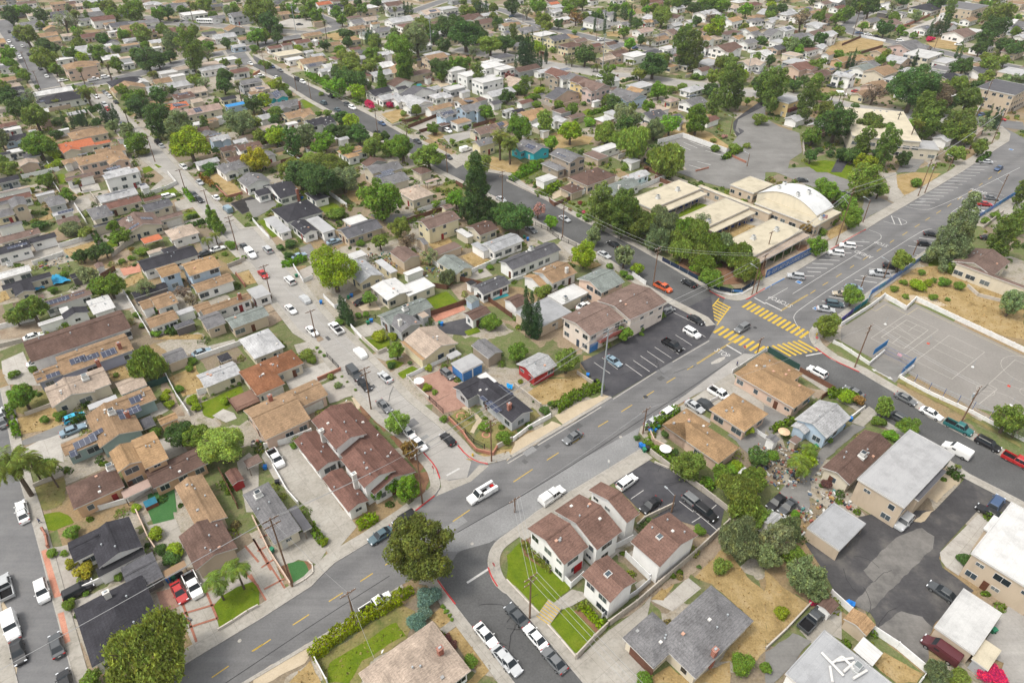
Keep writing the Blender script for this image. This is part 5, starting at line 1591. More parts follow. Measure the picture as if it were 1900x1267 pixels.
DATA_MID = """
T 0 1
H bg w gM 3 -40 192 222 146
S lg w gM 3 255 202 402 186
H gy g xM 3 320 232 492 262
H gy b gA 5.5 55 244 206 274
H dg g gM 3 -30 92 146 88
H gy w gM 3 -60 270 66 266
V 0 265 55 245
H rb w gM 3 -20 236 236 216
H gy n xM 3 -60 332 110 346
H lg w gM 2.8 378 340 542 326
S tb n xM 2.8 408 392 592 396
H gy w gM 3 -30 440 166 412
H tb c gM 3 -20 520 302 486
H dg w gM 3 205 528 418 512
H dg w gM 3.6 -60 605 232 584
V 50 592 205 570
H tb w gM 3 470 84 692 62
V 492 78 640 50
H lg w gM 5.8 745 62 1025 34 look=white_two_storey_house_with_solar_panels_and_arched_openings_by_the_pool
W wh f 5.4 850 20 960 10
V 785 20 890 0
V 760 60 815 55
H lg w gM 3 700 216 1018 196
V 775 208 935 172
S lg w f 3 1015 132 1100 150
V 1020 130 1070 130
H rb c gM 3 745 274 1045 250
W rb gM 2.9 1040 235 1190 226
H gy c xM 5.2 630 312 836 352
W mg gM 3 680 432 930 380
V 718 352 826 330
H mg c gM 3 1030 282 1272 278
W mg gM 2.7 1060 300 1200 305
H tb c gA 3.3 860 402 1200 420 look=broad_taupe_roofed_house_with_white_rooftop_cooler_and_red_accented_garage
W tb gM 3.1 1150 372 1348 350
V 945 455 1025 420
V 1042 385 1115 372
I U 960 395
H bg w xM 3.1 1205 470 1466 482
S or w f 2.7 1030 528 1196 526 cat=patio_cover look=bright_orange_patio_cover_on_posts
H dg w gM 3.2 1000 692 1462 644
W dg xM 3.0 1178 605 1306 602
S bg w f 2.7 1075 620 1200 610
H og l gM 5.4 1320 718 1622 728 look=pale_blue_two_storey_house_with_golden_roof
W og gM 5.2 1135 748 1332 768
H tn w gM 3.1 1400 866 1722 834
H tn w gM 3.1 1460 1045 1852 965
W tn gM 3.0 1410 1020 1560 1030
I C 1765 968
H gn b gM 3.4 1645 1115 1978 1085
W gy gM 3.2 1450 1105 1662 1142
S tn w gM 2.7 1010 992 1132 1024
H tn w gM 3 1092 962 1312 994
H tn w gM 3 1060 1118 1316 1112
S lg w f 2.6 1290 1060 1430 1050
S mg d xM 2.4 1270 1162 1432 1142
S dg d gM 2.6 960 922 1236 884
S dg d gM 2.7 510 790 700 770
S tb w gA 2.8 690 715 770 730
H wh w gM 3 -30 785 232 760
I U 75 720
H dg c gM 3 10 870 382 802
W dg gA 2.9 85 885 262 905
H tb w gM 3 300 992 678 934
W tb gM 2.9 90 1000 330 960
V 328 1008 515 968
V 545 940 622 925
H dg w gA 3.1 450 1080 656 1064 look=dark_grey_gable_with_white_metal_roofed_wings
W wh gM 2.9 630 985 850 1030 sl=.15
W wh gM 2.7 275 1146 500 1100 sl=.15
W wh f 2.8 430 1040 530 1090
H lg w f 3 1810 900 1990 930
P palepave 820 950 920 910 990 1030 850 1060
P water 525 165 560 155 595 170 550 190
P water 610 150 660 130 720 135 700 160 630 175
P palepave 500 150 720 120 740 170 560 200
P asphalt_dark 1690 270 1850 215 1890 250 1870 310 1780 350
P darkmulch 1700 265 1850 215 1885 240 1860 310 1780 345
P dry 1520 60 1640 50 1780 190 1690 220
P lawn 1160 200 1310 140 1340 170 1180 235
P lawn 1040 10 1150 -20 1190 0 1060 50
P concrete 1100 170 1230 60 1300 120 1120 190
P concrete 1280 260 1400 220 1440 290 1300 330
P lawn 1345 350 1450 320 1490 365 1380 390
P concrete 1210 430 1500 370 1520 410 1250 460
P asphalt_old 1460 530 1640 490 1680 520 1500 640
P dry 470 610 690 545 715 600 520 670
P lawn 440 550 570 510 600 540 460 565
P lawn 740 560 850 540 870 580 770 610
P dirt 810 640 950 610 960 680 850 720
P redpave 880 750 1020 710 1040 770 910 800
P dry 910 830 1040 770 1060 820 930 890
P dry 1720 790 1830 760 1890 850 1800 870
P concrete 1680 740 1810 700 1840 750 1720 790
P weedy 1540 640 1640 600 1750 680 1680 720
P dirt 0 1200 270 1150 330 1230 0 1267
P dry 1120 1267 1260 1230 1480 1230 1500 1267
P dry 280 380 370 345 390 380 300 400
P concrete 520 270 640 210 680 280 600 330
P concrete 330 580 430 560 480 640 200 680
P dry 0 920 60 900 90 960 0 1000
P lawn 420 60 470 50 490 110 440 130
F wwall 1.5 440 595 690 520
F wwall 1.5 1120 200 1230 165 1300 130 1240 60
F wwall 1.4 250 720 470 650
F block 1.5 830 660 920 590 980 560
F white 1.6 910 920 1110 1250
F wood 1.6 750 820 850 760
F wwall 1.4 0 1190 280 1120
F block 1.3 1680 740 1800 690
F brick 1.2 1740 800 1800 880
F wood 1.8 400 60 430 120
F white 1.8 560 300 640 420
F brick 1.0 1480 60 1590 150 1670 230 1780 200
G 1.6 1.8 d 1240 1235 1440 1180
G 1.4 1.8 d 690 500 740 580
G 1.6 1.2 n 1480 70 1570 150
G 1.0 1.2 d 1360 450 1510 410
G 1.2 1.3 t 1360 180 1420 260
G 1.5 1.5 g 1500 90 1590 20
t uy 515 455 85
t of 625 475 60
t bg 830 430 55 900 500 65 850 520 60
t bd 600 645 60 690 630 65 770 605 60 560 660 40
t bg 800 865 110 720 880 80
t bo 230 1035 125 110 1100 70
t by 640 790 80
t xy 1070 880 85
t xb 1340 920 70 1405 970 60
t ut 1180 1040 50 1150 1215 45
t ug 960 665 30 895 690 28 1040 620 50 1000 1085 35 1045 1165 30 1230 1205 30 985 320 26 1690 570 45 1650 635 25 1740 680 28 1790 660 22 475 790 35 390 905 38 480 1160 32 940 920 22
t ud 340 90 55 290 425 60 100 1060 40
t ul 215 170 42 1260 1140 30 1100 240 20
t cg 1545 360 55 1590 400 60
t bg 490 200 55 330 95 60
t on 965 600 25
t ud 1425 360 28 1390 365 26
y P 1540 610 520 55 1600 570 480 50
y F 600 180 90 40
t ul 1700 50 50
c u w 1235 215 m
c s s 1465 110 A
c s d 1425 200 A
c s k 1465 238 A
c s w 1587 222 a
c v l 1672 312 a
c s d 1795 585 A
c v w 1842 638 A
c s w 1597 600 m
c s d 1508 632 m
c s w 245 1242 m
c s w 1350 -2 a
p 1362 172 15
p 1540 322 165
p 1745 612 360
T 1 1
H gy w gA 3.4 -120 92 132 102
H dg w gM 3 80 142 346 192 look=charcoal_roofed_house_with_a_brick_chimney_and_paved_circle_drive
W dg gM 2.8 -10 180 135 190
I C 325 195
H dg w xM 2.9 375 192 562 218
H dg w xM 3.1 130 312 516 328 look=charcoal_hip_roofed_house_with_a_fenced_front_lawn
W lg f 2.7 75 380 280 465
H dg w gA 3.1 270 418 480 466 look=charcoal_gable_and_pale_flat_roofed_house_joined_side_by_side
W lg f 3.0 385 385 602 456
H wh b f 2.9 655 388 872 408
H mg b gM 3.1 605 462 952 442
H st n gA 3.3 640 735 958 790
W lg f 2.7 890 690 1060 760
H wh c gA 3.2 860 880 1168 908 sl=.16 look=cream_house_with_a_wide_bright_white_roof
W wh f 2.9 1060 885 1338 872
H gn g gM 3.2 910 1090 1318 1025
W gy gA 3.1 985 1135 1242 1148
W bg f 2.9 1180 1060 1292 1088
I Cw 1080 1160
I U 1115 1050
H br w gM 3 1540 1075 1748 1066
H mg w gM 3.1 1600 878 1892 852
S gn l gA 2.5 1555 968 1668 972
H br c gM 3.3 1560 440 1802 452
W wh f 2.8 1485 465 1618 502
H st w gM 3.4 1670 566 1988 540 sl=.25 look=white_house_with_a_ribbed_steel_grey_roof_and_wooden_porch_stairs
W st f 2.9 1600 565 1738 602
H gn n gA 3.1 1345 690 1618 738
S tb b f 2.7 1290 615 1532 582
H tb n gM 5.4 1195 400 1522 378 look=weathered_two_storey_house_with_patchy_brown_roof
W tb gM 5 1370 290 1470 295
H bg c xA 3.6 1050 175 1332 198
H gy c gM 5 868 95 1152 88
W gy gM 5 800 5 962 25
V 885 70 1045 50
V 930 40 1040 30
S pk w f 2.5 1260 107 1366 86 cat=awning
S tb b gA 3 1000 624 1228 655
S wh w f 2.8 680 645 836 642
S wh w f 2.5 1100 775 1252 752
S gy b gM 2.7 1200 525 1278 562
S bk w f 2.6 1560 845 1640 850
P lawn 30 400 110 380 240 480 140 520
P lawn 1270 975 1420 915 1512 1000 1375 1070
P redpave 1300 1085 1370 1070 1530 990 1560 1050 1340 1140
P lawn 480 290 590 260 640 300 520 340
P asphalt_old -60 250 120 220 180 280 100 330 0 380
P dry 660 170 780 180 820 250 720 260
P weedy 1340 150 1480 110 1540 160 1430 180
P dry 1280 560 1430 510 1470 560 1330 610
P dry 1520 660 1620 620 1750 700 1640 740
P asphalt_old 840 350 1100 350 1180 340 1000 420
P gravel 340 760 430 720 450 830 370 840
P sand 690 970 830 910 940 1050 800 1060
P concrete 730 1190 880 1130 960 1180 900 1230 760 1267
P asphalt_old 330 600 420 560 480 640 420 690
P asphalt_old 500 530 600 490 660 560 560 590
P dirt 60 1030 130 990 170 1050 90 1080
P dirt 70 1090 170 1060 230 1120 110 1180
P asphalt_dark 1350 1160 1560 1110 1610 1180 1560 1240 1380 1220
P lawn 1550 1210 1640 1170 1670 1210 1580 1240
P dirt 1420 870 1560 850 1640 940 1520 980
P concrete 1500 830 1700 740 1760 800 1640 830
P lawn 910 1267 860 1250 900 1220 960 1267
P water 1730 965 1860 930 1880 945 1750 985
F white 1.3 0 400 60 470 120 530
F white 1.7 540 190 690 300
F wood 1.7 1200 1130 1350 1080 1500 1030 1690 960 1690 880 1480 830
F wood 1.6 1290 880 1420 900 1480 840
F wwall 1.5 1500 830 1650 760 1810 690
F wood 1.6 1690 960 1900 1110
F white 1.3 300 740 370 850 440 820
F wwall 1.4 1320 710 1420 790
F wood 1.3 1280 550 1470 500
F iron 1.2 730 1180 840 1130 900 1110
F white 1.2 720 1180 800 1267
F wwall 1.4 830 880 960 830
F block 1.0 1100 420 1180 370
F white 1.2 520 960 600 1040 680 1000
G 1.8 1.6 t 215 730 290 720 385 680
t bl 590 740 190
t bg 940 230 165
t od 470 90 175 340 40 140
t oy 660 80 130
t cd 1640 150 170
t bt 1490 230 75
t bd 1850 340 115 1760 300 60
t bo 1075 450 85 930 540 70
t bo 1080 400 50
t xb 1130 530 85
t xy 1290 650 75
t wy 1420 800 70 1520 760 50
t ug 600 345 70 1465 430 55 790 560 38 630 330 50
t bg 850 960 55
t ud 270 560 52 200 590 35 260 650 40
t ug 1740 1140 85 1580 770 28 1740 735 28 1670 760 22 1340 265 42
t ul 930 1240 60 1020 1240 40
t ud 1065 1225 26 1115 1220 22
t ug 630 1140 40 770 1090 30 830 1080 28
t by 1160 140 25
y y 665 1110 930 30 690 1130 960 25 715 1160 990 30
c u s 105 605 a
c s r 72 785 A
c u w 268 832 a
c c s 378 967 a
c s w 275 1042 A
c s w 432 1202 A
c p w 607 1182 a
c s l 335 650 m
c s l 590 545 m
c s k 798 985 m
c s s 1820 235 A
p 460 1250 1050
p 135 965 720
p 1830 265 30
b b 725 955 870 1140 360 240 500 1005
b g 700 970 845 1155 320 810 1370 1160
b b 1385 1165
T 2 1
H tb e gM 5.8 400 1105 862 1112 sl=.22 look=peach_two_storey_apartment_building_with_red_stairs_beside_the_parking_lot cat=apartment_building
W tb gM 6.0 665 980 1178 988 sl=.22
H gn p gM 5.2 515 820 870 842
H tn w gM 3.2 190 770 520 775
W og gM 2.9 120 805 300 862
I Cw 440 775
H wh c f 3 300 945 602 922
I U 430 980
H st b f 3.2 60 1065 480 1065
H mg w gM 3.5 -60 695 402 608 look=long_white_walled_house_with_dark_grey_roof_and_green_trimmed_windows
I U 180 612
S br w gM 3 -20 975 176 988
H br b xM 3.4 450 75 812 62
W br xM 2.9 385 152 572 162
H gn w gM 3.2 640 170 988 128
W lg gM 3 840 75 1058 52
I Cw 825 165
S wh w f 2.9 210 82 376 78 cat=garage
P water 975 135 1065 105 1080 125 985 160
P turf 300 135 385 120 390 160 340 180
P lawn 1240 355 1400 265 1480 285 1300 370 1240 390
P dry 1520 550 1530 500 1720 410 1850 440 1600 560
P concrete 130 480 210 420 390 520 270 560
P concrete 380 560 420 530 560 640 500 680
P dirt 120 130 200 100 280 140 180 180
P sand 320 200 480 110 500 170 340 240
P asphalt_dark 1010 1200 1120 1040 1190 1000 1480 1100 1535 1170 1480 1267 1000 1267
P dry 440 700 600 680 700 720 620 750
P mulch 1230 720 1330 640 1900 620 1900 800 1700 860 1500 870
P concrete 620 760 760 700 800 760 700 830
P asphalt_old 1250 40 1500 -20 1900 -60 1900 140 1700 180 1430 110
P mulch 940 1170 1040 1110 1120 1130 1010 1210
P lawn 30 40 220 0 240 30 80 110
F white 1.6 490 240 630 165
F white 1.8 930 190 1160 90
F iron 1.3 210 430 300 470 380 530
F wood 1.5 310 255 350 290 470 240
F low .8 0 105 170 185 280 240 320 260
F iron 1.4 400 540 510 590
F wwall 1.2 0 860 140 810
F white 1.5 920 800 1020 870
F wood 1.8 1010 20 1160 80
G 2.0 1.6 g 30 110 150 50 250 5
G 1.6 1.4 g 210 215 300 200 390 150
G 1.2 1.4 l 290 180 380 130
t pp 690 290 115
t bg 880 330 150
t pp 860 330 120
t wy 1110 520 105 1060 470 70
t bo 1200 420 80 1060 390 70
t wg 1340 450 110 1550 630 95
t wo 1290 600 100 1640 610 85 1250 520 80
t xy 1440 390 75
t wo 1420 640 95
t bg 1500 810 100
t wo 1780 740 110 1700 690 80
t ey 640 500 62 865 650 82
t wy 1180 410 110 1120 330 70
t wo 1400 470 115 1720 640 115
t wg 1500 560 110 1450 700 90
t wy 1600 560 105
t bp 760 290 110 960 420 120
t rl 965 745 52
t bl 570 640 110
t bt 325 395 62
t bd 80 370 125 20 330 80
t xk 230 310 65
t uo 270 910 75
t bg 870 1215 62
t ug 1140 1085 32 1040 1125 24 1085 1128 22 1122 1112 18 980 1180 32 990 1222 22 400 880 28 1145 1060 18 760 730 34 860 780 38 900 810 30
t um 570 330 20 700 260 18
t ur 540 260 22
t un 465 310 18
t ut 590 370 45 530 350 25
t ut 1365 740 32
y y 140 1250 860 36 178 1250 895 38 222 1258 950 36
c s s 425 378 A
c s k 785 567 a
c s s 715 642 A
c s k 1340 852 a
c p o 1150 882 A
c s g 1180 1057 m
c s k 1392 1120 A
c u w 1362 1216 A
c u g 1730 1182 n driving_over_the_crossroads
c s g 180 460 A
c s w 565 1016 m
p 410 520 268
p 1075 872 590 wood
p 1833 925 640 wood
p 1800 940 740 thin
b b 155 540
b g 130 525
T 3 1
H tb c gA 4.2 1400 705 1995 905 look=long_cream_house_with_a_dusty_brown_roof_above_the_dry_slope
W tb gM 4 1370 692 1802 695
P dry 780 960 1110 740 1280 720 1700 880 1900 960 1900 1267 1700 1230 1100 980 1040 1040 880 950
P sand 1000 960 1080 940 1230 960 1340 1020 1200 1030
P lawn 1200 640 1350 620 1350 720 1200 730
P concrete 860 50 960 40 1020 200 1000 240 960 270 900 240 920 150
P lawn 380 0 640 20 620 120 500 60
P asphalt_old 30 20 330 0 620 100 620 160 480 200 200 90
P dry 960 60 1100 40 1290 50 1200 120 1020 210 970 150
P lawn 700 350 760 280 860 310 740 370
P asphalt_old 720 240 800 210 940 270 860 310 700 400
P dry 430 480 580 400 610 480 500 550
P dirt 0 740 200 620 320 570 340 610 200 720 0 790
P mulch 210 580 300 570 310 610 240 620
P concrete 1700 260 1900 150 1900 330 1740 400
F block 1.2 1600 450 1740 340
F low 1.0 1480 880 1560 950 1720 990
t bg 390 575 78
t bg 640 370 88 610 260 78
t bt 450 160 92
t eo 740 80 120 700 160 70
t bo 840 160 70
t bn 310 440 50
t ug 420 470 35 500 400 40 530 370 25
t bo 1000 680 98
t bg 645 940 85
t bo 460 1160 100
t cy 1430 460 185
t pp 1770 500 110
t pp 1880 180 60 1850 380 75
t ul 1115 860 65 1200 850 40
t ug 950 890 36 1020 845 33 1240 832 26 1150 775 32 1320 845 50 1425 872 46 1035 950 27 1235 955 36 1340 972 22
t ey 1820 990 95
t ug 1370 740 65 1110 115 50 1690 350 40 1620 390 35
t ud 145 628 20 110 640 22 78 655 18 45 675 18 190 610 16
t bg 560 215 50
c u w 605 577 165
c u w 520 632 165
c u s 225 802 165
c h k 1172 562 -15
c h k 920 727 -15
c p s 840 782 165
c s l 650 882 -15
c s e 560 930 165
c u n 508 1005 -15
c s s 445 1042 -15
c s k 1222 492 -15
c s g 1660 227 -15
c s r 1616 271 -15
c s s 1562 322 -15
c s k 1640 520 -15
c s d 270 95 0
c s g 570 190 10
c s b 1715 8 n driving_down_the_main_road
p 517 576 150 wood L
p 1120 216 -60 wood
p 1672 300 55 wood L
p 5 650 470 wood
p 1085 645 545 wood
p 695 900 800 wood
p 715 410 240 thin
p 870 815 690 thin
"""
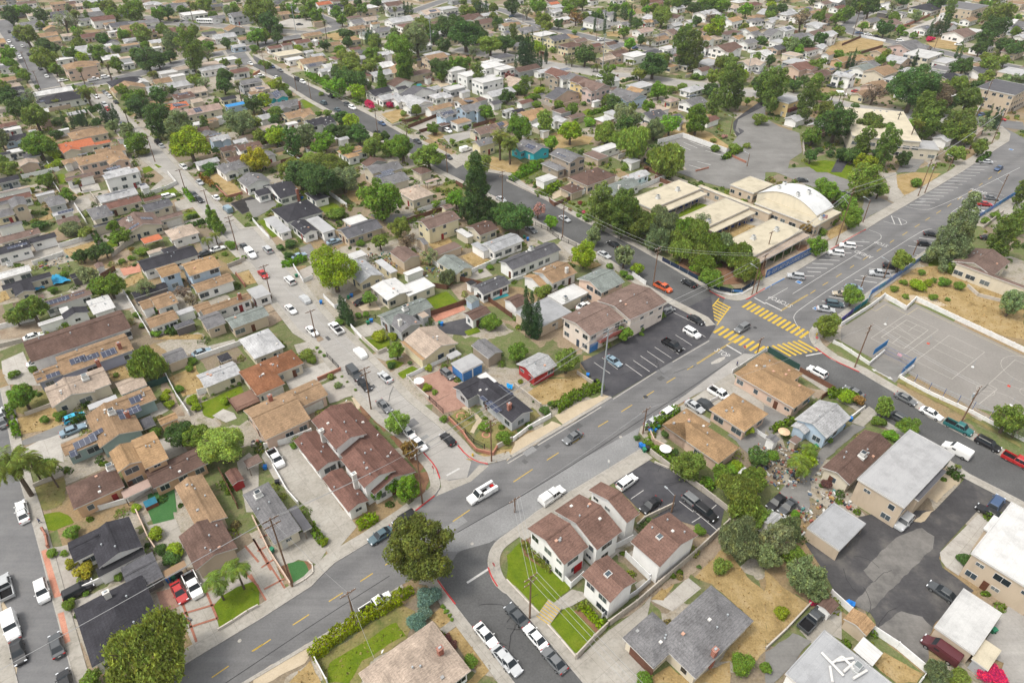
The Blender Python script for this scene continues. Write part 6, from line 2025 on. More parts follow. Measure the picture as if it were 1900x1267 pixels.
DATA_FAR = """
T 0 0
N tn p gM 5.4 420 20 110
N tn b gM 3 505 40 90
N bg w gM 3 610 30 120
N bg w gM 3 620 78 130
N lg w gM 3 700 35 80
N lg w xM 3 1115 20 130
N gy w xM 3 1270 38 170
N wh w f 3.4 1420 98 190
N gy w gM 3 1590 122 120
N gy g gM 5.6 1760 100 170
N pk w gM 3 1840 22 120
N gy w gM 3 230 170 160
N bg w gM 3 390 165 70
N gy w gM 3 610 140 100
N rb w gM 5 750 132 170
N tn w gM 3 800 168 90
N mg w gM 3 885 175 170
N tn n gM 3 975 195 190
N gy w gM 3 1110 195 90
N tn w gM 3 340 250 150
N tn b gM 3 350 290 170
N bg w gM 3 495 250 100
N rb k gM 3 665 255 150
N wh w f 3 840 232 100
N lg w gM 3 955 285 110
N lg n gM 5 1150 295 120
N rb p gM 3 1290 215 170
N dg p gM 3.4 1335 250 150
N mg w gM 3 1530 238 110
N lg w gM 3 1640 260 180
N tn w gM 3 1795 275 120
N lg l gM 3 1745 330 110
N lg l gM 3 565 360 220
N wh w gM 3 765 330 110
N wh w f 3 470 432 120
N tn p xM 6 580 470 225 1.2
N bg w f 5 910 425 95
N lg w f 3 935 465 90
N wh w f 3 1140 350 90
N wh w f 3.2 1660 435 160
N bg w f 3 1540 470 180
N bg w f 3 1350 500 160
N bg w xM 3 1700 478 80
N rb w gM 3.2 1750 512 150
N wh w f 3 1230 530 140
N wh w f 3 1300 555 110
N dg w xM 3.2 925 590 260
N wh w gA 3 1030 590 110
N lg w gM 3.2 1240 622 330 2.4
N br w gM 3 1350 700 150
N rb w gM 3.2 1335 690 150
N or c gM 3 1290 765 170
N pk c gM 3.4 1450 800 330 2.2
N dg n gM 3 1670 710 120
N bl l f 2.8 1730 768 150 2
N gy g gM 5.2 1830 590 170
N tn w gM 3 1870 670 110
N dg w xM 3.2 470 705 300
N dg w xM 3 320 730 110
N gy w gM 3 50 480 120
N tn b gM 3 40 575 130
N dg w gM 3 110 645 110
N dg l gM 3 140 680 90
N rb d gM 3 50 905 120
N tn c xM 3.2 640 965 260
S wh w gM 2.6 420 955 510 950
N or c gM 3.4 550 1050 240
W or gM 3.1 640 1060 815 1045
N tn w gM 3.4 800 1090 210
N tn p gM 5.6 690 1150 260
W tn gA 5.2 740 1140 960 1180
V 570 1140 645 1130
N tn w gM 3 510 1165 120
N dg l gM 3 100 1000 160
N wh w f 2.8 90 945 110
N dg b gM 3 15 960 80
N wh w f 2.8 120 1105 120
N dg w gM 3 20 1115 90
N tn w gM 3 960 1235 120
N lg w gM 5 850 1250 170
V 790 1250 870 1240
N tn b xM 3 1540 870 120
N wh w f 3 1460 905 120
N br b gM 3 1470 938 120
N lg w f 3 1615 860 80
N lg l gM 4.6 1605 1000 150
V 1540 1005 1630 985
N br b gM 3.2 1680 1075 150
N br w gM 5.2 1820 1060 190
N br w gM 3 1720 1150 130
N gy w gM 3.2 1700 1205 230
N lg w gM 3 1755 1022 110
S lg w xM 2.6 205 960 270 960
N bg w gM 3 880 1000 60
t bd 70 110 70 300 110 55 1220 85 55 755 285 60 1660 315 42
t bg 190 70 45 970 75 92 1160 100 60 1330 68 38 1190 215 52 900 250 45 820 100 50
t bo 800 55 72 190 250 92 1030 230 72 580 250 45 590 310 35
t xy 470 160 85 540 180 60
t od 360 360 85 320 320 60
t bo 315 430 95
t bg 700 370 55 730 410 50 60 390 62 80 470 50 850 470 58 400 500 55 1525 345 56 180 550 50 150 540 40
t ey 1250 300 72
t pp 1390 350 100
t od 1080 430 115 1010 400 70 1240 410 55 1160 440 70
t bd 1640 560 78 1640 625 65
t bo 1430 590 55 1750 455 30 1650 460 35
t xy 1500 610 55
t bg 900 665 55 930 720 45
t od 1010 770 100
t bd 1160 700 70 1250 660 40
t ul 1010 700 50
t ug 1590 740 28 1380 650 30
t ey 1310 910 105
t bo 250 850 110 20 640 60
t bd 130 790 85 60 690 65 30 720 60
t by 1760 890 110
t bd 1850 760 70
t bl 1390 1050 140
t bg 1000 1040 90
t bg 280 1060 110 200 1070 60
t by 830 915 50
t ey 930 970 65
t ul 390 1130 55 430 1200 45 370 1220 40
t bo 60 1230 65 20 1180 50
t bw 1870 1160 95
t ud 1540 1225 60
t ud 1475 1190 22
t uo 820 930 35 1040 1110 55 940 930 40 770 990 40
t um 825 322 28
t ug 850 360 45 990 380 50 1060 330 40 740 360 45 620 640 22 1870 260 45 1870 360 40
t ud 420 990 50 420 895 45 690 925 20
t bo 1880 40 40 1500 30 60 1440 180 25 1420 220 45
t bg 270 640 20 540 640 22
y y 500 970 790 14 545 950 805 13 565 935 820 10 590 930 845 9 610 930 780 14 640 930 760 14 780 905 750 22 800 900 770 18 830 895 780 14 870 905 755 16 845 900 765 12
t pd 1140 880 80 1210 870 70
y y 1180 980 760 22 1220 980 740 20
y F 625 620 500 30 825 590 470 32 960 950 800 32 1775 745 600 28
y D 672 785 650 80
y P 425 800 730 40 1130 580 520 50
y F 1425 180 10 25
G 2.0 1.8 d 600 850 740 800
G 1.6 1.5 d 370 1000 490 985
c s k 125 295 A
c s b 105 270 A
c s w 95 350 A
c s k 70 235 A
c s w 65 305 A
c s w 85 345 A
c s s 140 405 A
c s w 150 425 A
c s w 165 340 a
c s k 210 400 a
c s k 295 505 a
c s w 342 560 a
c p w 688 585 m
c u w 775 567 m
c s w 465 590 m
c s w 710 710 A
c s g 765 675 a
c s s 785 690 a
c s w 805 710 a
c s k 850 748 a
c u w 770 770 A
c s r 790 800 A
c s b 905 915 A
c p k 1158 1045 a
c s s 1185 1070 a
c u w 1345 1222 a
c s w 1840 468 A
c s k 1510 408 m
c s k 1300 155 m
c s g 1350 155 m
c s w 1750 200 m
c s b 1695 195 m
c B w 1510 168 -5
c s k 1175 145 m
c s r 1060 150 m
c s w 930 1085 m
p 300 665 520
p 455 650 600
p 620 610 520
p 725 730 610
p 1140 1190 1000
p 835 640 470
p 300 80 -20 steel
p 1660 165 20 steel
p 210 520 380
T 1 0
N tn b gM 3 205 95 130
N or w gM 3.2 510 22 130
N dg w gM 5.4 600 42 120
N rb w gM 3 840 30 70
N br w gM 3.2 1020 25 160
S tn b gM 3 430 165 515 160
N tn c gM 3.2 750 200 140
N og w gM 4 890 165 80
N gn w gM 3 820 235 100
N gy w gM 3.2 940 215 160
N br c gM 3 1020 245 80
N lg w gM 3.2 1070 142 210
N bg w gM 3 1290 82 160
N lg w f 4 1420 60 160
N dg w gM 3 1450 100 110
N br w gM 3.2 1560 125 240 1.9
N br c gM 3.4 1680 155 180
N tn w gM 3.6 1860 175 120
N pk w gM 3 1720 235 90
N gy w gM 3 1860 230 90
N rb w gM 3 150 340 115
N rb w gM 3 240 318 90
N rb w gM 3 350 298 130
N cr c f 3.2 250 390 210
N lg w gM 2.8 400 370 80
N lg b gM 2.8 465 398 110
N wh w gA 2.8 460 290 60
N tn n gM 3.2 580 318 130
N rb w gM 3 740 350 100
N mg b gM 3 800 372 110
N lg w gM 5.2 960 385 100
N tn n gM 3.2 420 438 210
N gy w gM 3.2 440 470 150
N lg w gM 3.6 525 505 120
N wh w f 2.8 300 432 140
N lg w gM 3 930 530 190
N dg b gM 3.4 1210 430 70
N tn b gM 5.2 1330 410 190
N tn b gM 5 1500 428 160
N wh w f 6.5 1480 510 150
N wh w f 6.8 1600 540 190
N wh w f 6.2 1740 480 210
N wh w f 6.8 1720 580 220
N wh w f 6 1840 500 150
N dg w gM 3.4 920 660 190
N dg w gM 4 1080 635 100
N lg w gM 3.2 985 700 180
N lg w gM 3.2 1100 715 180
N lg w gA 3.8 1200 735 230
N lg w gM 3 1310 640 130
N lg w xM 3.2 1370 690 160
S lg w gM 2.8 1505 675 1596 672
N tn w gM 3.4 1360 775 200 2
N tn w gM 5.2 1560 735 170
N gy l gM 5.2 1420 820 160
N gy l gM 5.4 1590 780 200
N tn w f 3.4 1525 890 150
N br d f 2.8 1400 912 90
N tb c gM 3.6 1700 940 220
V 1610 975 1760 940
N gy n gM 4.6 1690 1030 170
N tn w gM 3 1810 900 130
N gy t gM 3.4 135 690 200
N gy g gM 3.6 230 755 220
I C 340 770
N tn n gM 3.4 320 825 230
V 220 845 310 835
N dg w gM 5.4 480 880 220
W wh f 3 310 930 420 935
N bg b gM 3.4 40 640 150
N tb d f 2.8 120 795 110
N rb w gM 3 15 1065 70
N gy w gA 3.2 105 1120 110
N og w xM 3.2 725 1095 210
I C 860 1110
N lg w gM 4 655 1005 90
N gy c gM 3.4 970 1220 240
N wh w f 2.8 280 905 90
N lg w gM 3 1870 800 100
N br w gM 3 1280 560 60
P dry 940 840 1080 800 1150 850 1020 910
P concrete 1150 940 1330 860 1420 890 1300 990
P dry 1270 1000 1370 970 1420 1000 1330 1040
P palepave 170 170 300 130 420 150 440 200 330 210 220 200
P dry 520 260 620 240 760 270 740 300 600 300
P concrete 1500 1140 1600 1080 1700 1120 1580 1230
P concrete 1390 1160 1480 1130 1580 1190 1490 1240
P dry 1680 1180 1760 1150 1900 1200 1880 1267 1760 1267
P lawn 350 740 430 735 460 780 380 800
P weedy 60 580 130 570 170 610 90 620
P dry 0 520 80 540 30 570 0 560
P asphalt_pale 1390 1000 1620 960 1640 1000 1440 1060
P water 1190 620 1230 615 1240 630 1200 635
P sand 1300 600 1420 590 1440 640 1340 650
F wood 1.6 1140 945 1340 865
F low .9 930 870 1020 930 1160 890
F wood 1.8 1160 590 1250 570 1330 600
F wood 1.6 1220 980 1290 960 1350 1000
F brick 1.2 0 560 50 530
G 2.2 2.0 t 400 560 480 600 560 650
G 1.8 2.0 d 200 130 330 140 480 125
G 2.0 1.8 d 1650 700 1800 690
G 1.5 1.6 l 230 75 300 100
t bo 60 90 120 10 40 80
t bd 110 160 80 180 210 50
t xy 170 140 45
t bg 610 95 55 800 65 50 420 50 60 380 90 50 650 140 50 20 260 70 80 260 55 460 110 60
t bo 710 80 55
t bd 690 305 42 520 330 45 770 15 40 900 20 45
t ul 270 330 28 330 360 40
t bt 640 370 50
t od 690 250 60 650 240 40
t bo 890 290 50 880 330 40
t bg 865 395 62
t bo 700 440 95
t oo 720 500 100 860 475 70 630 500 60
t od 750 590 110 660 560 80
t bg 1070 330 95 1040 300 70
t pg 1110 440 90
t bd 1110 520 70
t ey 1200 280 100 1150 240 60
t bo 1240 170 60 1290 200 50
t bd 1430 190 100 1500 180 80
t od 1560 250 140 1640 240 90
t bd 1400 330 60 1320 270 50
t oo 1740 320 105
t od 1850 310 95
t rl 765 675 68
t bt 620 640 80 560 640 60
t od 650 865 75
t od 770 980 95 680 960 80
t bd 960 1000 52
t bg 1090 1070 115 1000 1080 70
t oo 1290 1140 125
t bo 880 1075 90 910 1010 50
t bt 520 1030 80 480 1090 60
t bl 160 1000 80
t pd 280 1040 75
t ey 370 1010 80 400 970 60
t bd 155 880 45
t bo 50 1000 62 20 900 50
t bw 40 1170 85
t oo 520 1210 170 300 1220 120 420 1180 100
t bg 690 1110 60
t cg 940 580 55
t ur 1010 620 35 960 630 28
t bd 1380 500 85
t bg 1470 480 70 1380 560 40
t bg 1710 820 72
t xf 1810 600 60
t xr 1880 560 45
t um 850 760 38 1000 770 32 870 790 28
t uo 1100 835 30
t ut 1110 600 28 1180 640 35 1250 660 40 1330 300 20
t ug 540 580 40 100 480 40 60 460 30 220 650 50 260 690 40 1480 640 45 1560 940 30 500 690 22 1060 790 20 140 620 40 540 830 35 480 830 28 760 740 28 1870 640 50
t bg 1320 940 48
t bo 1650 1215 105 1460 1040 30
t xk 530 445 20
y y 845 330 190 20 862 335 200 20 880 320 215 20 910 330 235 18 925 335 255 15 1115 110 5 14 1140 112 10 14 1165 112 25 12 1640 115 -10 22 1670 110 -20 20 1710 115 -10 20
y F 543 305 150 25 1050 190 60 25
y D 1812 1180 980 80 1885 1180 1020 75
y P 1000 130 80 30 590 540 440 30 110 770 690 30
c s w 40 215 m
c p w 45 560 m
c s b 140 488 A
c s g 197 517 A
c s w 168 570 a
c u k 325 583 A
c u w 363 603 A
c s k 570 707 a
c u n 515 755 a
c u d 690 769 A
c u w 727 791 A
c s n 615 804 a
c s b 945 906 A
c s d 1205 1036 A
c s s 715 860 a
c u w 1428 960 A
c v w 1560 1100 m
c s d 635 168 a
c s k 910 970 a
c s d 1430 1152 A
c s d 340 180 0
p 95 550 385
p 320 672 540
p 425 732 590
p 645 740 650
p 915 990 810
p 1130 1020 900
p 1425 1267 1060
p 805 335 200
p 315 245 30 steel
p 1310 385 130 steel
p 935 345 110 steel
p 518 135 50 steel
T 2 0
N or w gM 3 340 20 100
N lg w gM 3 350 75 130
N tn w gM 3.6 50 170 110
N gy n gM 3.4 140 215 190
N wh n f 3.4 270 250 180
N mg n gM 5.2 370 272 190
N tb b gM 3.6 530 290 130
N br n xM 5.4 470 322 180
N rb b gM 3.4 640 328 120
N gy n gM 3.6 780 335 130
N br b gM 3.4 810 382 180
N wh w f 4 945 400 190
N lg w gM 3 590 92 110
N gy w gM 3.2 690 82 100
N gy w gM 5.2 750 95 110
N gy w gA 4 665 150 200
N gy w gM 3 860 165 90
N og w gM 3 1030 150 100
N pk w gM 3 1000 218 150
N gy w gM 3 1130 250 110
N lg w gM 3.4 1240 210 90
N rb r gM 4 1110 25 120
N lg w gM 3 1260 50 110
N lg w gM 4.2 1470 92 190
N lg w gM 3 1350 150 90
N wh w gM 3 1385 220 60
N og w gM 4.4 1660 138 150
N gy w xM 5.6 1830 140 130
N gy w gM 3.4 1820 240 110
N gy w gM 4 1775 298 140
N tn w gM 5 1430 275 150
N og w gM 3 1690 265 110
N wh w f 3.2 1190 350 130
N br w gM 5.2 1610 340 230
N tb w gM 4 1470 340 80
N bg w gM 3.6 1780 450 190
N br w gM 4 1440 500 130
N rb s gA 6.4 395 530 220
N gy w gA 6.4 490 555 210
N br y gA 6.4 580 590 220
N tb k gA 6.4 640 615 240
V 330 525 480 510
N tb w gM 3.2 780 640 80
N gy l gA 4.6 895 685 260
N pk n xM 3.2 1215 722 110
N gy w gM 3.6 1370 735 200
V 1310 715 1400 700
N mg w gM 3.6 1070 830 200
N mg w gM 3 1240 845 110
S wh w xM 2.6 620 745 695 740
S mg w xM 2.5 215 695 285 692
N og w gM 3.4 180 825 240
N dg w gM 3.4 75 805 120
N lg w gA 3.6 400 865 130
N gy t gA 3.6 190 1065 240
N gy s gA 5.6 450 1130 250
W gy xM 3.2 250 1200 440 1235
V 360 1130 490 1130
N gy w gM 3 1270 890 60
S og b gM 2.8 1450 850 1510 850
S tb b f 2.7 560 1130 755 1150
N wh w f 3 730 1085 190 2.2
N lg w f 3 280 960 70
P asphalt_old 1110 1065 1290 1010 1620 1125 1560 1200 1640 1267 1350 1267
P asphalt_old 1900 780 1700 880 1680 960 1790 1040 1800 1080 1640 1267 1900 1267
P dry 1110 1050 1290 1005 1600 1110 1640 1080 1500 980 1300 900 1150 1000
P dry 240 1010 380 970 560 1000 640 1010 600 1060 350 1100
P lawn 540 830 600 800 670 830 600 860
P dirt 280 420 420 380 560 420 420 460
P dry 730 240 840 230 830 270 740 270
P dry 1430 430 1560 420 1600 460 1450 470
P sand 770 590 860 570 930 600 830 620
P dry 0 1180 60 1160 120 1200 60 1267 0 1267
P turf 380 860 400 850 420 860 400 870
F low 1.4 720 495 860 520 940 520
F white 2.0 640 240 740 200 830 180
F wood 1.6 760 590 820 570
F wwall 2.0 1110 1060 1290 1010 1610 1125
F wood 1.6 420 740 520 700
F green 1.8 880 1150 990 1180 1050 1220
G 1.5 1.6 g 600 850 740 810
G 1.6 1.6 g 1600 1170 1720 1110
G 2.0 1.5 g 110 1260 260 1200
G 1.2 1.2 d 840 610 950 580
t bd 40 40 70 380 170 40
t bg 230 45 65 490 30 50 560 20 50 790 60 50
t bo 270 140 62 300 190 45
t xy 150 85 50
t bg 460 70 48 430 30 40
t xn 510 120 60 545 150 30
t bg 865 230 48 1240 30 50
t bo 1140 110 85 1090 60 50
t bd 960 170 50 990 290 40
t xy 1060 290 50 790 210 30
t bd 1380 60 60 1400 150 40 1320 10 50
t xb 1500 130 50
t bt 1570 145 45 1760 70 58 1340 200 35 870 50 40
t bl 1530 215 82
t bg 1590 40 60 1450 20 60 1530 20 60
t bo 1640 455 68 1580 460 55
t bd 575 400 82
t xy 480 440 45 440 430 40
t od 1080 470 120
t oo 1140 440 80 980 540 60
t pp 1300 340 90 1390 360 90
t pp 1650 620 105
t bo 1520 560 60
t bd 1870 620 80
t bt 1120 660 68
t ut 1490 670 42
t bd 790 750 68
t by 870 840 95 950 870 60
t eg 1400 870 95
t pp 1530 760 65 1700 700 60
t bt 1200 910 82
t by 1090 940 85
t wf 730 960 95 800 1020 60
t wf 930 1040 140 1000 980 70
t wf 1200 1160 145 1100 1150 80
t bl 470 960 100
t ut 610 900 50 500 880 40
t ef 280 890 75
t bg 90 930 115
t ug 200 715 50 380 770 50 170 730 40 570 762 24 220 770 40 80 660 60 500 770 30 140 760 30 500 240 25 340 370 30 780 490 30 840 490 30 1390 560 35 1440 570 30 1640 230 25 1720 230 30
t ul 240 660 45 350 740 50
t um 480 830 18 400 812 18
t uo 190 1190 26 250 1188 32 1520 1030 28 1670 1080 52 1770 1070 30 1860 880 62 880 1215 40
t uk 1600 1000 26
t ud 700 1188 28 860 1190 26
t bo 1750 200 40 1840 420 40
t ud 1870 300 50
t ug 870 760 20 1290 640 40 1210 660 40 1390 640 35
y y 68 505 385 11 115 490 225 24 135 490 235 24 152 480 235 24 182 470 215 24 158 495 390 11 178 505 365 11 193 505 380 11 210 510 380 11 230 515 365 11 250 515 380 11 288 472 315 13 95 480 290 14
y y 645 240 70 10 692 205 60 10 717 250 60 10 790 170 60 14 845 140 50 12 868 150 40 12 905 210 20 14 885 130 60 8 1230 340 220 7 1285 290 230 7 1310 280 235 7 1700 240 170 8 1715 235 170 8
y F 500 130 90 20 860 80 20 20
y P 640 530 480 35 665 535 470 30 890 500 440 35 920 510 440 30 250 640 570 30 180 620 560 30 1640 230 190 25 1750 230 190 25
y D 25 1210 1030 78
c s k 800 305 m
c s b 945 352 m
c s w 690 292 m
c s w 690 560 A
c s k 1505 405 m
c s b 570 215 m
c s r 1455 478 m
c s g 1870 345 m
c s w 15 145 m
c s b 40 120 m
p 705 505 250 steel
p 1215 405 280 steel
p 1768 560 390 steel
p 660 290 140
p 1115 350 270
p 120 170 80
p 265 330 210 steel
p 1640 990 860 thin
p 1765 1225 1130 thin
F brick .9 1648 1150 1755 1200
F brick .7 1390 1262 1480 1240
P asphalt_dark 1700 940 1740 960 1770 1050 1800 1085 1700 1180 1640 1230 1600 1267 1560 1267 1680 1130 1740 1070
P gravel 1690 1240 1720 1205 1800 1195 1850 1215 1830 1255 1760 1267 1690 1260
G 1.2 1.2 d 1580 1180 1640 1140 1720 1110
t ug 1350 950 40 1530 1090 40
T 3 0
t pp 1180 800 90 1250 850 80
t bd 1330 760 80 1560 650 70
t ud 480 1130 40 400 1100 35 580 1160 45 700 1130 40 820 1130 45 900 1150 40
N lg w gM 4.4 40 150 80
N lg w gM 4.4 145 205 145
N gy w gM 3.4 230 262 170
N lg w gM 4.4 365 185 110
N lg w gM 5.4 460 240 140
N lg w gM 3.2 400 332 110
N gn b gM 3.4 105 490 140
N rb p gM 5 245 480 210
N br b gM 3.4 390 535 180
N og w gM 5 465 385 95
N og b gM 3 480 502 90
N og o gM 4 560 430 140
N og b gM 3.4 660 420 150
N og b gM 3.2 745 425 120
N og b gM 3.4 850 370 140
N lg w gA 5.6 590 540 160
V 560 545 640 530
N gn w gM 4 720 490 180
N tn c gM 6.4 850 515 230
N lg w f 5.4 930 575 120
N gy k gM 5.4 1040 330 250
N wh c f 5.4 1160 395 250
N lg w f 3.4 1300 440 190
N gy w gM 3.4 1165 200 130
N tb w gM 3.4 1430 240 220
N gy b f 6.5 1470 45 290
N tb w gM 3.4 950 20 190
N dg w xM 3.4 1190 50 230
N tb w gM 3.4 905 165 190
N gy d f 3.2 880 90 100
N gy w f 3 1000 95 90
N tn b f 7 1850 20 150
N dg b gM 5.4 1340 560 180
N mg b f 8.5 1760 640 340
N lg b f 3.4 1830 525 200
N tb w gM 3.2 300 60 100
N tb w gM 3.2 430 15 120
N lg w gM 3.2 170 70 90
N lg w gM 3.2 330 275 90
N lg y f 6.4 165 728 200 yhall
N wh w f 3 1330 105 90
N lg w gM 4 1880 260 100
S tb d xM 3 275 1000 385 1005
P asphalt_old 0 870 100 930 250 980 270 1120 180 1180 160 1267 -420 1267 -200 1000
P dry 430 390 520 310 700 280 870 310 860 340 560 400
P asphalt_old 1250 1080 1060 1100 960 1267 1100 1267
P lawn 280 1200 440 1180 650 1210 620 1267 380 1267
P dry 1180 310 1300 280 1420 320 1400 370 1220 350
P palepave 1020 230 1280 120 1330 150 1080 290 960 320
P concrete 570 640 700 640 700 700 580 690
P asphalt_dark 620 990 680 1000 660 1100 560 1267 480 1267
F brick 1.8 950 230 1100 170 1250 100
F wood 1.5 560 340 700 280
F white 1.4 700 270 880 310
F wood 1.6 700 400 860 350
F block 1.6 270 1000 280 1140
F wwall 1.2 1610 720 1540 850
G 1.4 1.4 d 1560 1200 1640 1140
t pp 75 650 105 0 620 80
t pp 315 740 90
t bd 530 890 150
t bp 780 910 115 890 960 85
t pp 730 1050 80 900 1070 95
t bl 740 1190 80
t bd 1100 630 185
t pp 1190 900 80
t bp 1440 900 125 1380 970 80
t bp 1490 720 110
t bo 1400 1120 72 1580 1080 62 1480 1010 60
t xb 270 140 82
t xb 800 680 82
t bg 600 100 60 530 130 55 400 120 50
t bd 770 45 85 690 30 60 1000 10 50 1260 20 60
t bd 880 205 66
t bt 725 190 38
t ug 1020 250 30 1095 260 35 1190 80 40
t bo 1720 100 110
t bd 1690 200 100 1620 280 75 1840 350 75 1750 330 65 1580 350 60
t bo 1760 440 50 1650 470 70 1620 420 50
t bd 1460 480 70 1400 500 50
t bg 170 320 55
t bd 300 320 58
t bt 250 370 45 230 320 30
t bd 40 440 45 50 80 50 120 60 45
t eb 1290 720 95
t bo 1420 620 90 1350 640 60
t by 1770 600 75 1860 590 60
t bd 220 620 55 290 590 40
t bo 450 800 70
t ud 660 780 35 1830 830 15
t bd 640 1140 65 1020 1160 60 340 1140 60 560 1130 50
t um 1215 285 34
t bg 550 610 25 430 450 30 850 440 40 930 470 30
t eo 1260 700 40
y y 1195 290 108 18 1240 270 130 14 1262 270 115 14 1285 275 120 14 1310 280 105 16 600 505 375 12 630 505 340 12 1085 490 355 14 1375 475 345 12 1410 470 340 12 1605 935 755 16 1650 960 775 18 1685 945 785 16 970 590 480 25 520 560 490 20
y F 638 280 30 42 1030 1115 880 40 1090 1065 900 40
y P 480 760 670 45 530 790 680 35
c u w 865 62 m
c s b 690 242 -20
c s w 755 252 -20
c s k 818 268 -20
c u w 990 300 -20
c s w 1420 328 -10
c u w 1625 425 m
c v w 558 692 -20
c s r 668 672 -30
c s w 690 690 -30
c s d 485 632 A
c s r 1730 872 A
c s b 1590 840 m
c s s 1622 1187 165
c s w 300 438 m
c s g 460 182 m
p 555 800 650
p 1240 362 230
p 1570 830 585
p 1660 1060 800
p 690 260 120
p 1340 1260 1150 thin
p 1170 1420 1190 wood
"""
def WP(c, r, *xy):
    """tile (c, r) pixel pairs -> ground points"""
    ox, oy = TX[c], TY[r]
    return [unp(ox + xy[i] * TS, oy + xy[i + 1] * TS) for i in range(0, len(xy), 2)]
def build_ground():
    R = []
    v = [(-900, 20, 0), (900, 20, 0), (1500, 1400, 0), (-1500, 1400, 0), (-900, -60, 0), (900, -60, 0)]
    structure('ground', mesh_np('ground', v, [(0, 1, 2, 3), (4, 5, 1, 0)], ['ground']))
def build_roads():
    # kerb lines, traced on the ground
    A_r = WP(1, 0, -880, 760)[:0] + WP(0, 0, 760, 690, 860, 810, 990, 940, 1160, 1080) + WP(0, 1, 1390, 100) + WP(0, 1, 1560, 260, 1760, 460) + WP(1, 1, 0, 455, 150, 625, 400, 960, 560, 1140, 705, 1267) + WP(1, 2, 860, 165, 1130, 450, 1380, 655, 1500, 775)
    cornA = WP(1, 2, 1565, 860, 1640, 903, 1720, 917)
    M_up1 = WP(1, 2, 1900, 870) + WP(2, 2, 300, 715, 640, 512, 775, 428)
    A_l = WP(0, 0, 650, 690, 760, 830, 930, 1020, 1090, 1180) + WP(0, 1, 1230, 60, 1420, 240, 1560, 410, 1720, 590, 1820, 690) + WP(1, 1, 0, 720, 90, 860, 190, 1010, 340, 1200) + WP(1, 2, 480, 20, 630, 212, 830, 442, 960, 580, 1130, 705, 1235, 820)
    cornK = WP(1, 2, 1335, 930, 1368, 1020, 1375, 1085, 1330, 1145)
    M_up0 = WP(1, 2, 1190, 1255) + WP(1, 3, 1120, 55, 860, 228, 600, 385) + WP(1, 3, 490, 490, 430, 555, 50, 800) + WP(0, 3, 1450, 1075, 1100, 1290, 700, 1520)
    M_lo0 = WP(1, 3, -700, 1640, 0, 1215, 700, 800, 1090, 545, 1230, 465)
    cornC = WP(1, 3, 1320, 470, 1370, 520)
    C_l = WP(1, 3, 1480, 690, 1620, 870, 1790, 1090, 2050, 1440)
    C_r = WP(2, 3, 700, 1450, 560, 1267, 370, 1040, 160, 790, 0, 615) + WP(1, 3, 1830, 600)
    cornT = WP(1, 3, 1765, 540, 1728, 450, 1718, 370, 1735, 295, 1780, 225)
    M_lo1 = WP(1, 3, 1900, 140) + WP(2, 3, 150, 60) + WP(2, 2, 220, 1260, 600, 1035, 985, 800)
    shoulder = WP(2, 2, 960, 720, 985, 640, 1100, 560, 1320, 440, 1500, 350, 1660, 240, 1900, 95)
    B_ll = WP(3, 2, 60, 70, 140, 130, 240, 205, 510, 382, 830, 565, 1330, 872, 1500, 988, 1860, 1172, 2300, 1420)
    B_lr = WP(3, 2, 2300, 1170, 1900, 955, 1560, 762, 1200, 572, 960, 400, 690, 240, 490, 150)
    cornE = WP(3, 2, 400, 85, 345, 40) + WP(3, 1, 315, 1240, 330, 1185, 385, 1140)
    M_lo2 = WP(3, 1, 540, 1080, 800, 882, 1200, 592, 1680, 282, 1900, 142, 2200, -50)
    M_up2 = WP(3, 0, 2000, 900)[:0] + WP(3, 0, 1740, 930, 1800, 985, 1790, 1040, 1640, 1135, 1450, 1262) + WP(3, 1, 1030, 285, 860, 385, 720, 472, 480, 612, 170, 802, 0, 902) + WP(2, 1, 1780, 967)
    cornS = WP(2, 1, 1700, 987, 1600, 968, 1520, 930)
    B_ur = WP(2, 1, 1390, 850, 1150, 705, 950, 592, 750, 490, 560, 400, 330, 270, 100, 140, 0, 62) + WP(1, 0, 1600, 1245, 1330, 1105, 1100, 990, 860, 852, 640, 740, 320, 590, 0, 408)
    B_ul = WP(1, 0, 0, 492, 200, 592, 400, 720, 600, 832, 880, 982, 1400, 1262) + WP(2, 1, 0, 260, 250, 410, 480, 540, 700, 645, 900, 772, 1020, 862, 1180, 952, 1480, 1105, 1532, 1160)
    D_r = WP(0, 3, 600, 1500, 545, 1267, 395, 700, 300, 330, 210, 0) + WP(0, 2, 170, 1130, 90, 830, 40, 560, 0, 360)
    D_l = WP(0, 2, -330, 360, -260, 640) + WP(0, 3, -110, 150, 0, 640, 60, 960, 135, 1267, 190, 1500)
    # carriageways
    sheet('side_street', A_l + WP(1, 2, 1335, 930, 1368, 1020, 1440, 1040, 1570, 1010, 1600, 900) + A_r[::-1], 'asphalt_pale', .020)
    sheet('side_street', B_ul[:-1] + WP(2, 1, 1530, 1160, 1640, 1020) + B_ur[:13][::1] + B_ur[13:], 'asphalt', .0205) if False else None
    polyB = B_ul + cornS[::-1][:0] + [cornS[1], cornS[2]] + B_ur
    sheet('side_street', polyB, 'asphalt_b', .021)
    sheet('side_street', B_ll + B_lr + WP(3, 2, 345, 40), 'asphalt_b', .0215)
    sheet('side_street', C_l[::-1] + WP(1, 3, 1370, 510) + WP(1, 3, 1500, 310, 1735, 200) + cornT[::-1] + C_r[::-1], 'asphalt_b', .0235)
    sheet('side_street', D_l + D_r, 'asphalt', .0218)
